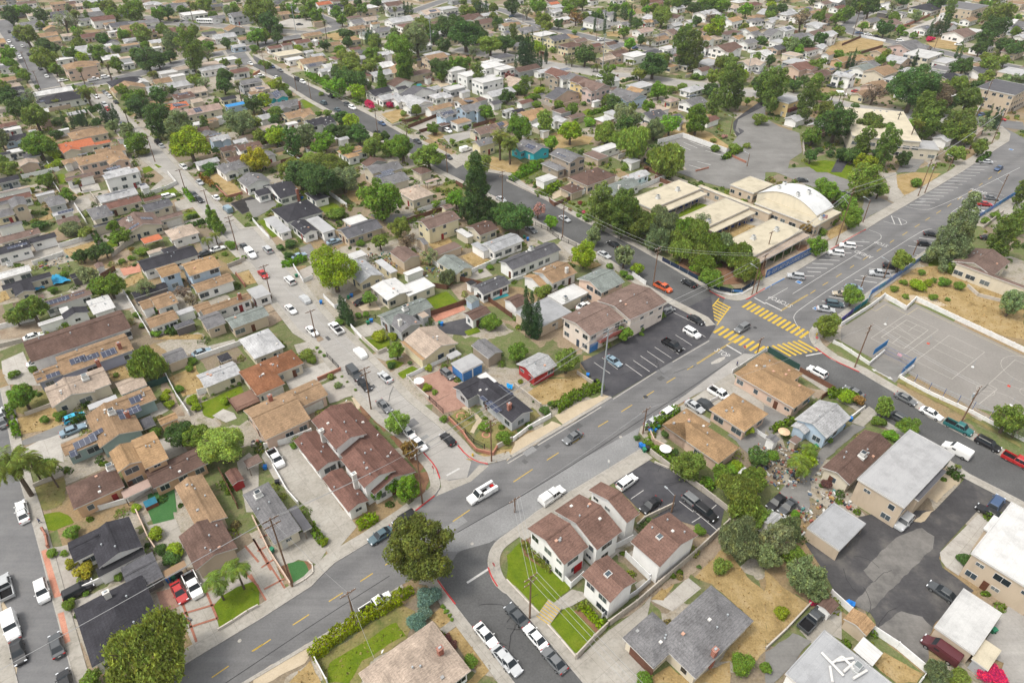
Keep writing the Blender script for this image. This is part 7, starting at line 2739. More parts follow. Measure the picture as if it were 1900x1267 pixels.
    M_poly = M_up0[::-1] + cornK[::-1][:2] + WP(1, 2, 1420, 1030, 1570, 1012, 1640, 955) + cornA[1:] + M_up1 + WP(2, 2, 1480, 0) + WP(2, 1, 1535, 1160, 1660, 1000) + M_up2[::-1][0:] + M_lo2[::-1] + cornE[::-1] + WP(3, 2, 60, 70) + shoulder[::-1] + M_lo1[::-1] + WP(1, 3, 1735, 240, 1500, 330, 1330, 475) + M_lo0[::-1]
    sheet('main_road', M_poly, 'asphalt_m', .022)
    rg = random.Random(9)
    for k in range(34):   # utility cuts and repairs in the carriageways
        c, r, x, y = rg.choice(((2, 2, rg.uniform(0, 1300), 0), (3, 1, rg.uniform(300, 1500), 1), (1, 3, rg.uniform(0, 1700), 2), (1, 2, rg.uniform(500, 1300), 3), (2, 1, rg.uniform(300, 1300), 4)))
        y = {0: 960 - x * .64, 1: 1060 - x * .66, 2: 1090 - x * .64, 3: -560 + x * 1.05, 4: 250 + x * .56}[y] + rg.uniform(-60, 60)
        p, = WP(c, r, x, y); a, b = rg.uniform(.4, 2.6), rg.uniform(.4, 1.1); sheet('road_patch', [p + UM * a + UA * b, p - UM * a + UA * b, p - UM * a - UA * b, p + UM * a - UA * b], rg.choice(('asphalt', 'asphalt_b', 'asphalt_s')), .0326 + k * .00002)
    for k in range(26):   # transverse joints of the pale side street
        t = k / 25; p, = WP(1, 2, 1350 - t * 870, 830 - t * 840); w = 5.2; stripe('road_joint', p - UM * w, p + UM * w, .07, 'seam_line', .0245)
    # pale shoulder between the seam and the yards
    sheet('road_shoulder', WP(2, 2, 985, 640, 1060, 590, 1320, 400, 1640, 162, 1740, 105, 1830, 108, 1660, 240, 1500, 350, 1320, 440, 1100, 560), 'asphalt_pale', .0262)
    sheet('road_shoulder', WP(2, 3, 0, 160, 150, 60) + WP(2, 2, 220, 1255, 600, 1030, 980, 800, 950, 720, 985, 640, 570, 868, 75, 1170) + WP(1, 3, 1500, 160, 1300, 300, 1500, 300, 1735, 235), 'asphalt_s', .0258)
    for pts in (WP(2, 1, 1470, 890, 1520, 928, 1600, 966, 1700, 985, 1780, 966, 1790, 1020, 1640, 1080, 1535, 1165, 1470, 1100), WP(1, 2, 1480, 770, 1565, 858, 1640, 901, 1725, 915, 1660, 980, 1560, 1030, 1450, 1000), WP(1, 3, 1740, 480, 1724, 440, 1716, 370, 1733, 295, 1785, 225, 1900, 138, 1500, 200, 1400, 480), WP(1, 3, 1090, 545, 1240, 462, 1320, 468, 1372, 518, 1420, 600, 1500, 500, 1300, 380), WP(3, 2, 420, 90, 345, 38, 300, -40, 40, 40, 60, 100, 240, 200)):
        sheet('road_corner', pts, 'asphalt', .014)
    # concrete apron at the side street mouth
    sheet('concrete_apron', WP(1, 2, 1370, 1020, 1440, 1035, 1575, 1012, 1660, 920, 1730, 925, 1600, 1040, 1340, 1150, 1380, 1085), 'concrete', .0272)
    def kerb(name, pts, side, w=1.7, mat='concrete'):
        pts = [Vector(p) for p in pts]
        raised_strip('kerb', pts, 0, side * .18, 'kerb', .14, 'kerb')
        raised_strip('pavement', pts, side * .19, side * w, mat, .135, 'kerb')
    S = smooth_line
    kerb('a', A_r[:-1] + S([A_r[-1]] + cornA + [M_up1[0]], 1), 1, 1.9)
    kerb('b', M_up1, 1, .75)
    kerb('c', A_l[:-1] + S([A_l[-1]] + cornK + [M_up0[0]], 1), -1, 1.9)
    kerb('d', M_up0, -1, 2.5)
    kerb('e', M_lo0[:-1], -1, .6)
    kerb('f', S([M_lo0[-1]] + cornC + C_l[:1], 1) + C_l[1:], -1, 2.0)
    kerb('g', C_r[:-1] + S([C_r[-1]] + cornT + [M_lo1[0]], 1), -1, 2.1)
    kerb('h', M_lo1, -1, 3.4)
    kerb('i', B_ll[2:], -1, 2.0)
    kerb('j', B_lr[:-1] + S([B_lr[-1]] + cornE + [M_lo2[0]], 1), -1, 2.6)
    kerb('k', M_lo2, -1, 2.3)
    kerb('l', M_up2[:-1] + S([M_up2[-1]] + cornS + [B_ur[0]], 1), -1, 3.6)
    kerb('m', B_ur, -1, 2.4)
    kerb('n', B_ul, -1, 2.6)
    kerb('o', D_r, -1, 2.0); kerb('p', D_l, -1, 2.0)
    # far streets
    def street(name, pts, w, mat, z, walk=1.8):
        pts = S(pts, 1)
        strip(name, pts, -w / 2, w / 2, mat, z)
        if walk:
            for s in (-1, 1): strip('pavement', pts, s * w / 2, s * (w / 2 + walk), 'concrete', z + .004)
    street('far_street', WP(0, 0, 240, 695, 480, 650, 700, 610, 900, 575, 1060, 530, 1300, 470, 1500, 415, 1850, 355) + WP(1, 0, 60, 325, 250, 285, 450, 245, 620, 200), 10, 'asphalt', .0275)
    street('far_street', WP(0, 0, 390, 680, 300, 560, 200, 420, 120, 300, 60, 220, 20, 150), 11, 'asphalt', .0285)
    street('far_street', WP(1, 0, -60, 480, -100, 430, -140, 370), 10, 'asphalt', .0268)
    street('far_street', WP(1, 0, 620, 200, 560, 150, 430, 100, 250, 60), 8, 'asphalt', .0292)
    street('far_street', WP(0, 0, 1080, 120, 1120, 170, 1300, 175, 1500, 180, 1700, 200) + WP(1, 0, 0, 215, 200, 230, 420, 245), 9, 'asphalt_old', .0296)
    street('far_street', WP(1, 0, 1150, 95, 1300, 40, 1420, 0, 1600, 10, 1750, 60, 1900, 95) + WP(2, 0, 200, 180, 350, 215, 600, 275, 800, 320), 9, 'asphalt', .0300)
    street('far_street', WP(1, 0, 1480, 360, 1700, 400) + WP(2, 0, 40, 420, 300, 480, 480, 500, 760, 555, 960, 570, 1180, 600, 1500, 640, 1790, 690) + WP(3, 0, 400, 725, 620, 790, 900, 830, 1150, 860, 1400, 880), 11, 'asphalt_pale', .0304)
    street('far_street', WP(2, 0, 640, 330, 800, 320, 1000, 350, 1200, 400, 1500, 430, 1700, 470, 1900, 540), 9, 'asphalt', .0308)
    street('far_street', WP(3, 0, 580, 200, 650, 245, 900, 305, 1190, 360, 1450, 420, 1700, 470, 1900, 510), 10, 'asphalt', .0312)
    street('far_street', WP(3, 0, 590, 200, 640, 160, 740, 90, 900, 60), 8, 'asphalt', .0316)
    street('far_street', WP(3, 0, 1420, 880, 1600, 890, 1900, 930), 12, 'asphalt', .0320, 0)
    street('far_street', WP(2, 0, -40, 150, 200, 180), 8, 'asphalt', .0324)
    street('driveway_road', WP(2, 0, 1900, 760, 1760, 860, 1700, 920, 1760, 1040, 1800, 1080), 6, 'asphalt_dark', .0328, 0)
    # centre dashes (each one a marking of its own)
    for a, b in zip((1900 - 1900,), (0,)): pass
    dashes = [(0, 3, 1555, 1225, 1680, 1140), (0, 3, 1850, 1032, 1930, 980), (1, 3, 0, 1030, 128, 945), (1, 3, 290, 840, 410, 762), (1, 3, 555, 667, 658, 602), (1, 3, 785, 520, 878, 460), (1, 3, 968, 400, 1060, 345), (1, 3, 1465, 80, 1590, -5),
              (2, 2, 50, 1045, 190, 952), (2, 2, 295, 885, 382, 830), (2, 2, 482, 763, 562, 710), (2, 2, 672, 640, 745, 597), (2, 2, 842, 530, 922, 480), (2, 2, 1003, 428, 1082, 378), (2, 2, 1174, 318, 1240, 278), (2, 2, 1326, 222, 1370, 194),
              (3, 1, 330, 930, 368, 905), (3, 1, 420, 870, 462, 845), (3, 1, 520, 808, 560, 783), (3, 1, 622, 742, 652, 722), (3, 1, 717, 682, 755, 657), (3, 1, 818, 620, 852, 598), (3, 1, 915, 557, 945, 537), (3, 1, 1006, 502, 1044, 477), (3, 1, 1098, 442, 1134, 420), (3, 1, 1175, 393, 1209, 372), (3, 1, 1255, 343, 1290, 320), (3, 1, 1337, 292, 1366, 270), (3, 1, 1412, 240, 1444, 220), (3, 1, 1490, 190, 1519, 172), (3, 1, 1570, 137, 1596, 120), (3, 1, 1637, 92, 1664, 72), (3, 1, 1706, 47, 1732, 27)]
    for q in dashes:
        a, b = WP(q[0], q[1], *q[2:]); stripe('centre_line_dash', a, b, .16, 'yellow_line', .0335)
    a, b = WP(2, 2, 1397, 178, 1690, -5)
    for s in (-.14, .14): n = (b - a).normalized(); o_ = Vector((-n.y, n.x, 0)) * s; stripe('centre_line', a + o_, b + o_, .12, 'yellow_line', .0335)
    a, b = WP(3, 1, 110, 1058, 312, 938)
    for s in (-.14, .14): n = (b - a).normalized(); o_ = Vector((-n.y, n.x, 0)) * s; stripe('centre_line', a + o_, b + o_, .12, 'yellow_line', .0335)
    # tar seam along the lane edge
    seam = WP(1, 3, -300, 1330, 0, 1130, 500, 795, 1000, 480) ; strip('tar_seam', S(seam, 1), -.06, .06, 'tar', .0330)
    seam = WP(1, 3, 1500, 160, 1780, 0) + WP(2, 2, 75, 1170, 570, 868, 980, 592, 1320, 375, 1640, 160); strip('tar_seam', S(seam, 1), -.07, .07, 'tar', .0331)
    seam = WP(2, 2, 0, 902, 300, 722, 640, 518, 775, 432, 1100, 225, 1480, 5); strip('tar_seam', seam, -.45, -.2, 'pale_line', .0325)
    # parking lane lines and stalls
    for pts in (WP(3, 1, 200, 932, 500, 745, 845, 535, 853, 510, 840, 490, 760, 462), WP(3, 1, 1495, 20, 1900, -230)[:0] + WP(3, 1, 1870, 5, 1500, 190, 1240, 302, 1180, 318, 1100, 308, 1030, 290), WP(3, 1, 295, 1255, 205, 1120, 215, 1080, 260, 1040, 500, 878, 800, 690, 1140, 475, 1200, 455, 1225, 455), WP(3, 1, 1355, 362, 1360, 340, 1400, 310, 1590, 195, 1650, 185, 1755, 212), WP(3, 1, 865, 398, 985, 430, 1040, 415, 1035, 395, 935, 362), WP(3, 1, 2, 980, 165, 888)):
        strip('white_line', S(pts, 1), -.07, .07, 'white_line', .0336)
    for q in ((925, 358, 950, 420), (978, 375, 1000, 425)):
        a, b = WP(3, 1, *q); stripe('white_line', a, b, .3, 'white_line', .0337)
    st = [(280, 800, 360, 802), (310, 768, 408, 773), (300, 738, 455, 745), (345, 708, 500, 716), (395, 680, 545, 688), (440, 655, 590, 661), (500, 628, 633, 633), (560, 600, 675, 606), (610, 574, 718, 580), (640, 547, 765, 553),
          (1060, 278, 1210, 283), (1100, 255, 1245, 262), (1130, 232, 1280, 240), (1170, 208, 1312, 216), (1205, 186, 1345, 194), (1240, 165, 1382, 172), (1275, 144, 1415, 152), (1310, 122, 1448, 130), (1340, 100, 1480, 107), (1370, 80, 1513, 87), (1400, 60, 1545, 66), (1435, 37, 1578, 44), (1470, 17, 1610, 22), (1500, -4, 1640, 2), (1530, -25, 1670, -20), (1560, -46, 1700, -40),
          (465, 950, 580, 970), (415, 985, 575, 1005), (560, 890, 720, 915), (655, 828, 820, 850), (700, 798, 860, 820), (760, 745, 960, 765), (865, 712, 980, 720), (1050, 580, 1190, 600), (1090, 545, 1250, 570), (1130, 520, 1270, 540), (1165, 495, 1290, 512), (1440, 290, 1640, 300), (1560, 240, 1700, 255), (1090, 640, 1130, 648)]
    for q in st:
        a, b = WP(3, 1, *q); stripe('parking_stripe', a, b, .28, 'white_line', .0338)
    for q in ((642, 170, 760, 252), (700, 135, 815, 220), (872, 182, 995, 270), (930, 155, 1050, 237), (983, 122, 1105, 205), (1032, 88, 1157, 172), (1088, 58, 1210, 138), (1140, 25, 1262, 108), (1190, 0, 1312, 75), (1285, -5, 1360, 45)):
        a, b = WP(2, 2, *q); stripe('parking_stripe', a, b, .14, 'white_line', .1235)
    for q in ((1225, 1070, 1385, 1150), (1290, 1210, 1385, 1267), (1340, 1180, 1460, 1250), (1240, 1235, 1290, 1267)):
        a, b = WP(2, 1, *q); stripe('parking_stripe', a, b, .14, 'white_line', .1235)
    for q in ((912, 1172, 1005, 1108), (970, 1267, 1060, 1210), (880, 1095, 940, 1055), (1268, 1188, 1370, 1267), (1480, 1267, 1540, 1215)):
        a, b = WP(2, 2, *q); stripe('parking_stripe', a, b, .14, 'white_line', .1235)
    for q in ((1360, 90, 1440, 40), (1370, 0, 1555, 155)):
        a, b = WP(2, 3, *q); stripe('parking_stripe', a, b, .14, 'white_line', .1235)
    for q in ((1265, 1070, 1350, 1105), (1300, 1050, 1400, 1090), (1345, 1040, 1440, 1080), (1390, 1030, 1490, 1070), (1430, 1070, 1530, 1110), (1460, 1110, 1570, 1140), (1500, 1125, 1600, 1150), (1400, 1190, 1500, 1215), (1340, 1215, 1440, 1245)):
        a, b = WP(2, 0, *q); stripe('parking_stripe', a, b, .3, 'white_line', .1235)
    # crosswalk ladders
    def ladder(p0, p1, n, L, w, ang):
        for k in range(n):
            c = p0.lerp(p1, (k + .5) / n); d = Vector((math.cos(ang), math.sin(ang), 0)) * L / 2
            stripe('crosswalk_bar', c - d, c + d, w, 'yellow_line', .0345)
    p0, = WP(2, 1, 1750, 1002); p1, = WP(3, 1, 305, 1240); ladder(p0, p1, 14, 4.3, .72, ANG + .03)
    p0, = WP(2, 1, 1540, 1185); p1, = WP(2, 2, 1880, 85); ladder(p0, p1, 9, 4.3, .72, ANG + .03)
    p0, = WP(3, 2, 60, 95); p1, = WP(3, 2, 330, 40); ladder(p0, p1, 7, 5.4, .72, ANG + math.pi / 2 - .05)
    p0, = WP(2, 1, 1500, 1115); p1, = WP(2, 1, 1600, 1000); ladder(p0, p1, 7, 4.6, .55, ANG + math.pi / 2)
    for q in ((1465, 1080, 1560, 965), (1545, 1160, 1640, 1025)):
        a, b = WP(2, 1, *q); stripe('crosswalk_edge', a, b, .3, 'yellow_line', .0348)
    for c, r, q in ((2, 2, (1615, 40, 1725, 105)), (2, 1, (1820, 960, 1900, 1005)), (3, 1, (0, 995, 122, 1055)), (3, 2, (298, 120, 415, 98)), (1, 3, (1570, 530, 1725, 430)), (1, 2, (1420, 998, 1515, 945)), (2, 1, (1425, 1060, 1485, 1005))):
        a, b = WP(c, r, *q); stripe('stop_line', a, b, .4, 'white_line', .0349)
    # kerb paint
    for pts in (WP(1, 2, 1500, 778, 1560, 850, 1640, 901, 1722, 916), WP(1, 2, 1238, 823, 1335, 932, 1366, 1020), WP(1, 2, 1328, 1146, 1190, 1254), WP(3, 2, 365, 60, 400, 87, 490, 151, 690, 241), WP(2, 1, 1480, 905, 1520, 931, 1600, 968), WP(2, 1, 1760, 975, 1780, 968, 1900, 893), WP(3, 1, 480, 610, 620, 525, 740, 460), WP(1, 3, 1350, 515, 1410, 600, 1480, 690), WP(1, 3, 1722, 420, 1745, 490, 1790, 560)):
        raised_strip('painted_kerb', S(pts, 1), -.03, .22, 'red_line', .147, 'red_line')
    raised_strip('painted_kerb', WP(3, 1, 0, 900, 60, 865, 140, 822), -.03, .22, 'blue_line', .1475, 'blue_line')
    # words on the road
    def word(s, c, r, x, y, ang, size, sx=.62):
        p, = WP(c, r, x, y); me = text_mesh(s, size, 'white_line'); o = structure('road_lettering', me, loc=(p.x, p.y, .0352), rot=ang); o.scale = (sx, 1.0, 1)
    word('STOP', 2, 2, 1583, 100, ANG - math.pi / 2, 2.6)
    word('STOP', 3, 1, 78, 972, ANG + math.pi / 2, 2.7); word('STOP', 3, 1, 146, 1002, ANG + math.pi / 2, 2.7)
    word('STOP', 3, 1, 852, 566, ANG + math.pi / 2, 2.7); word('AHEAD', 3, 1, 722, 641, ANG + math.pi / 2, 2.7)
    word('STOP', 3, 1, 1462, 240, ANG - math.pi / 2, 2.7); word('AHEAD', 3, 1, 1567, 178, ANG - math.pi / 2, 2.7)
    # blue accessible bay marks
    for c, r, x, y in ((3, 1, 247, 846), (3, 0, 1805, 1100), (3, 1, 375, 1040)):
        p, = WP(c, r, x, y); 
        sheet('bay_mark', [p + UM * a + UA * b for a, b in ((-.8, -.8), (.8, -.8), (.8, .8), (-.8, .8))], 'white_line', .0353); sheet('bay_mark', [p + UM * a + UA * b for a, b in ((-.62, -.62), (.62, -.62), (.62, .62), (-.62, .62))], 'blue_line', .0357)
    # drain, manholes, patches
    for c, r, x, y, rr in ((2, 2, 838, 715, .35), (1, 3, 1607, 243, .3), (0, 3, 1760, 955, .3), (1, 1, 32, 628, .4), (2, 1, 1825, 1180, .5), (2, 2, 1020, 420, .55)):
        p, = WP(c, r, x, y); sheet('manhole_cover', [p + Vector((math.cos(t), math.sin(t), 0)) * rr for t in [k * .524 for k in range(12)]], 'tread' if rr > .36 else 'pale_line', .0341)
    sheet('road_patch', WP(2, 2, 1500, 170, 1560, 135, 1600, 125, 1605, 140, 1560, 170, 1505, 182), 'pale_line', .0342)
    rng = random.Random(5)
    for k in range(26):   # crack sealant
        c, r, x, y = rng.choice(((2, 2, 750 + rng.random() * 500, 150 + rng.random() * 150), (1, 2, 600 + rng.random() * 700, 200 + rng.random() * 600), (2, 3, 0, 700 + rng.random() * 400), (3, 3, 600 + rng.random() * 500, 300 + rng.random() * 500), (2, 2, 1000 + rng.random() * 300, 950 + rng.random() * 150)))
        p, = WP(c, r, x, y); a = rng.random() * 3.1; pts = [p]
        for i in range(5): a += rng.uniform(-.5, .5); pts.append(pts[-1] + Vector((math.cos(a), math.sin(a), 0)) * rng.uniform(.6, 1.6))
        strip('crack_sealant', pts, -.035, .035, 'tar', .1195)
def court():
    T_ = lambda *xy: [unp(1560 + xy[i] * 340 / 1898, 540 + xy[i + 1] * 340 / 1898) for i in range(0, len(xy), 2)]
    sheet('ball_court', T_(0, 390, 310, 190, 445, 100, 670, 200, 770, 130, 1900, 670, 2500, 960, 2500, 1500, 1900, 1330, 1350, 1200, 690, 850, 640, 900, 590, 950, 300, 760, 330, 700, 0, 520), 'court', .0365)
    sheet('court_entry', T_(300, 770, 420, 680, 740, 830, 600, 900, 560, 950), 'asphalt_old', .0372)
    def L(*xy, mat='pale_line', w=.06, close=False):
        p = T_(*xy)
        if close: p.append(p[0])
        for a, b in zip(p, p[1:]): stripe('court_line', a, b, w * 2, mat, .0382)
    L(310, 490, 680, 240, 1010, 400, 660, 660, close=True); L(420, 480, 680, 300, 905, 405, 650, 598, close=True, w=.08); L(510, 360, 840, 500); L(560, 340, 770, 500); L(540, 420, 730, 525); L(640, 340, 850, 435); L(700, 415, 790, 350); L(535, 540, 620, 470)
    L(775, 725, 1125, 458, 1490, 632, 1150, 912, close=True); L(970, 505, 1370, 697, w=.08); L(950, 585, 1330, 768)
    L(300, 180, 360, 208, 470, 138, 690, 245, 800, 172, 1900, 690, mat='tan_line'); 
    L(1350, 1130, 1805, 712, 2100, 850); L(1590, 910, 1760, 980, 1900, 1030); L(1530, 965, 1620, 1015, 1430, 1172, 1350, 1130, close=True, w=.07)
    c, = T_(1850, 1180); 
    for q in ((1960, 830, 6.0), (1950, 1060, 1.8), (1640, 1200, 5.5), (1500, 1030, 1.8)):
        c, = T_(q[0], q[1]); pts = [c + Vector((math.cos(t), math.sin(t), 0)) * q[2] for t in [k * .2618 for k in range(25)]]; strip('court_line', pts, -.05, .05, 'pale_line', .0385)
    for x, y in ((380, 835), (475, 885)):
        p, = T_(x, y); d = UA if x < 400 else -UA; stripe('arrow_mark', p - d * 1.2, p + d * .6, .3, 'white_line', .0387); sheet('arrow_mark', [p + d * 1.5, p + d * .5 + UM * .6, p + d * .5 - UM * .6], 'white_line', .0388)
    # white boundary walls
    fence('wwall', 1.3, T_(0, 365, 315, 165, 445, 65, 670, 195, 770, 98, 1900, 635, 2400, 880), look='long white painted wall edging the school ball court')
    fence('wwall', .9, T_(-80, 540, 0, 575, 290, 765, 440, 640), look='white wall with blue mesh at the court corner')
    fence('wwall', .9, T_(740, 800, 600, 900, 900, 1060, 1350, 1265, 1900, 1560), look='long white wall below the chain mesh along the street')
    root = thing('mesh_fence', 'fence', 'see-through chain mesh fence on the white court wall', 'chain mesh fence', None, None, T_(900, 1060)[0], 0)
    o0 = T_(900, 1060)[0]; b = MB()
    pts = T_(610, 885, 900, 1045, 1350, 1245, 1900, 1540)
    for a, q in zip(pts, pts[1:]):
        for z in (.95, 2.6): b.obox(a - o0, q - o0, .05, z, z + .05, 'steel')
        n = int((q - a).length / .5)
        for k in range(n): t = a.lerp(q, k / n) - o0; b.obox(t - UM * .006, t + UM * .006, .012, .9, 2.6, 'steel')
    obj('mesh', b.build('mesh'), root)
    for a, q in zip(pts, pts[1:]):
        n = max(1, int((q - a).length / 3))
        for k in range(n):
            t = a.lerp(q, k / n) - o0; z = MB(); z.cyl((t.x, t.y, 0), (t.x, t.y, 2.75), .06, .06, 'plain', 6); obj('post', z.build('post'), root, color=(.05, .09, .25))
    for pts, nm in ((T_(320, 690, 460, 590), 'l'), (T_(620, 880, 745, 770), 'r')):
        o0 = pts[0] * .5 + pts[1] * .5; b = MB(); b.obox(pts[0] - o0, pts[1] - o0, .07, .9, 2.6, 'plain'); thing('fence_panel', 'fence', f"blue fence panel at the court gate, {'nearer the crossing' if nm == 'l' else 'further down the street'}", 'blue gate panel', None, b.build('fence_panel'), o0, 0, (.03, .16, .38), ref=o0)
    pts = T_(440, 640, 740, 790); o0 = pts[0]; root = thing('court_gate', 'gate', 'chain mesh gate across the court entry with a small pink notice', 'court gate', None, None, o0, 0)
    b = MB(); d = pts[1] - pts[0]
    for z in (.1, 1.1, 2.2): b.obox(Vector((0, 0, 0)), d, .05, z, z + .05, 'plain')
    for k in range(31): b.obox(d * (k / 30) - UM * .008, d * (k / 30) + UM * .008, .016, .1, 2.2, 'plain')
    obj('frame', b.build('frame'), root, color=(.12, .15, .3))
    b = MB(); m = d * .5; b.obox(m - d.normalized() * .5, m + d.normalized() * .5, .08, 1.2, 1.9, 'plain'); obj('notice', b.build('notice'), root, color=(.6, .35, .4))
    # volleyball posts / hoop bases
    for x, y, yt, c in ((460, 345, 280, (.6, .6, .58)), (905, 545, 440, (.5, .08, .05)), (1365, 787, 700, (.6, .6, .58)), (1740, 985, 900, (.5, .06, .04)), (1760, 1185, 1110, (.7, .7, .7))):
        p, = T_(x, y); b = MB(); b.cyl((0, 0, 0), (0, 0, .18), .36, .26, 'plain', 12); bb = b.build('base')
        root = thing('net_post', 'post', f"{'red' if c[1] < .2 else 'white'} based net post standing on the ball court", 'net post', 'net posts on the court', None, p + Vector((0, 0, .04)), 0, ref=p); obj('base', bb, root, color=c); b = MB(); b.cyl((0, 0, .1), (0, 0, 2.4), .04, .04, 'steel', 6); obj('post', b.build('post'), root)
    # painted blue fence along the main road
    pts = WP(3, 1, 545, 1150, 640, 1075, 745, 1000, 770, 940, 880, 870, 1190, 650, 1340, 560)
    fence_seg(pts, 1.7, [(.08, .06, .28), (.02, .16, .22), (.03, .22, .38), (.10, .22, .42), (.12, .22, .42), (.13, .22, .40)], 'blue and teal panelled fence along the ball court pavement')
    pts = WP(3, 1, 1560, 380, 1700, 290, 1900, 165, 2100, 30); fence_seg(pts, 1.7, [(.10, .20, .40), (.06, .2, .42), (.05, .2, .42)], 'blue mesh fence beyond the dark conifer')
def fence_seg(pts, h, cols, look):
    o0 = pts[0]; root = thing('banner_fence', 'fence', look, 'blue panelled fence', None, None, o0, 0, ref=pts[len(pts) // 2])
    for i, (a, q) in enumerate(zip(pts, pts[1:])):
        n = max(1, int((q - a).length / 3.0))
        for k in range(n):
            s, e = a.lerp(q, k / n), a.lerp(q, (k + .97) / n); b = MB(); b.obox(s - o0, e - o0, .05, .1, h, 'plain'); obj('panel', b.build('panel'), root, color=tuple(v * RND.uniform(.85, 1.15) for v in cols[min(i, len(cols) - 1)]))
            b = MB(); t = s - o0; b.cyl((t.x, t.y, 0), (t.x, t.y, h + .1), .05, .05, 'steel', 6); obj('post', b.build('post'), root)
def school():
    root_org, = WP(2, 1, 1640, 300)
    def P(c, r, x, y, z): return unp(TX[c] + x * TS, TY[r] + y * TS, z)
    specs = [('f', P(2, 1, 900, 238, 3.8), P(2, 1, 1430, 160, 3.8), 3.8, 'cr'), ('fo', P(2, 1, 1010, 292, 3.0), P(2, 1, 1475, 200, 3.0), 3.0, 'cr'),
             ('f', P(2, 1, 1240, 388, 3.8), P(2, 1, 1785, 300, 3.8), 3.81, 'cr'), ('fo', P(2, 1, 1440, 440, 3.0), P(2, 1, 1830, 335, 3.0), 3.02, 'cr'),
             ('f', P(2, 1, 1560, 572, 3.8), P(3, 1, 275, 468, 3.8), 3.82, 'cr'), ('fo', P(2, 1, 1660, 625, 3.0), P(3, 1, 330, 505, 3.0), 3.03, 'bg'),
             ('f', P(2, 1, 1420, 132, 3.3), P(3, 1, 40, 340, 3.3), 3.3, 'cr'), ('f', P(3, 1, -80, 265, 3.9), P(3, 1, 560, 335, 3.9), 3.9, 'cr'), ('f', P(3, 1, -260, 130, 3.6), P(3, 1, 60, 130, 3.6), 3.6, 'cr')]
    H = house('school', 'school_building', specs, 'b', look='low cream school buildings with flat roofs, covered walks and courtyards', short='school', windows=True)
    for x, y, c, r in ((1110, 232, 2, 1), (1255, 175, 2, 1), (1480, 412, 2, 1), (1810, 530, 2, 1), (80, 470, 3, 1), (410, 385, 3, 1)):
        tile[0], tile[1] = TX[c], TY[r]; roof_item(*pt(x, y), 'U')
    # courtyards
    sheet('courtyard', WP(2, 1, 1030, 340, 1480, 200, 1640, 240, 1240, 390), 'concrete', .0292); sheet('courtyard', WP(2, 1, 1480, 470, 1830, 330, 1950, 400, 1560, 580), 'concrete', .0294)
    # blue benches along the walks
    for c, r, x0, y0, x1, y1 in ((2, 1, 1160, 350, 1400, 260), (2, 1, 1520, 495, 1800, 400)):
        for k in range(7):
            a, = WP(c, r, x0 + (x1 - x0) * k / 6, y0 + (y1 - y0) * k / 6); b = MB(); b.box(-.7, .7, -.25, .25, .40, .46, 'plain'); 
            t = thing('bench', 'bench', 'blue bench beside the covered school walk', 'blue school bench', 'blue benches in the school courtyards', None, a, ANG, ref=a); obj('seat', b.build('seat'), t, color=(.02, .05, .2)); b = MB(); b.box(-.7, .7, .2, .25, .46, .85, 'plain'); obj('backrest', b.build('backrest'), t, color=(.02, .05, .2))
            for s in (-.6, .6): b = MB(); b.box(s - .04, s + .04, -.2, .2, 0, .4, 'steel'); obj('leg', b.build('leg'), t)
    # barrel vaulted hall
    L = P(3, 1, -60, 195, 4.6); R = P(3, 1, 505, 292, 4.6); c = (L + R) / 2; c.z = 0; d = R - L; lx = d.dot(UM); ly = -d.dot(UA)
    t = thing('school_hall', 'hall', 'barrel vaulted school hall with a white curved roof', 'barrel roofed school hall', None, None, c, ANG, ref=c)
    b = MB(); n = 20; h0 = 4.6; ri = ly * .16; X = lx / 2; pr = []
    for k in range(n + 1):
        a = -1 + 2 * k / n; pr.append((a * ly / 2, h0 + ri * (1 - a * a)))
    for (y0, z0), (y1, z1) in zip(pr, pr[1:]): b.poly([(-X, y0, z0), (X, y0, z0), (X, y1, z1), (-X, y1, z1)], [(0, 1, 2, 3)], 'roof_flat')
    rf = obj('roof', b.build('roof'), t, color=(.58, .585, .585))
    b = MB(); X2 = X - .25
    for x in (-X2, X2): b.poly([(x, -ly / 2 + .1, -.3)] + [(x, y, z - .1) for y, z in pr] + [(x, ly / 2 - .1, -.3)], [tuple(range(n + 3))], 'stucco')
    for y in (-ly / 2 + .1, ly / 2 - .1): b.poly([(-X2, y, -.3), (X2, y, -.3), (X2, y, h0), (-X2, y, h0)], [(0, 1, 2, 3)], 'stucco')
    obj('wall', b.build('wall'), t, color=(.62, .56, .44))
    for a_, y in ((-.2, .25), (.1, -.15), (-.35, -.1), (.3, .3)):
        obj('air_conditioner', ACM, rf, (a_ * lx, y * ly, h0 + ri * (1 - (2 * y) ** 2) + .2), color=(.6, .6, .58))
    # banner wall with lettering
    a, = WP(3, 1, 0, 815); q, = WP(3, 1, 335, 640); d = q - a; ang = math.atan2(d.y, d.x); Lw = d.length
    t = thing('school_banner', 'sign', 'long blue banner wall lettered with the school name in white', 'blue school banner', None, None, a, ang, ref=a.lerp(q, .5))
    b = MB(); b.box(0, Lw, -.08, .08, 0, 2.5, 'banner'); obj('panel', b.build('panel'), t)
    me = text_mesh('OUR LADY OF LOURDES SCHOOL', 1.95, 'white_line', .01); o = obj('lettering', me, t, (Lw * .54, -.10, 1.25)); o.rotation_euler = (math.pi / 2, 0, 0)
    w = max(v.co.x for v in me.vertices) - min(v.co.x for v in me.vertices); o.scale = (Lw * .86 / w, 1, 1)
    b = MB(); b.cyl((1.0, -.11, 1.25), (1.0, -.09, 1.25), .75, .75, 'white_line', 16); b.cyl((1.0, -.13, 1.25), (1.0, -.11, 1.25), .55, .55, 'banner', 16); b.box(.85, 1.15, -.15, -.13, .9, 1.6, 'white_line'); obj('emblem', b.build('emblem'), t)
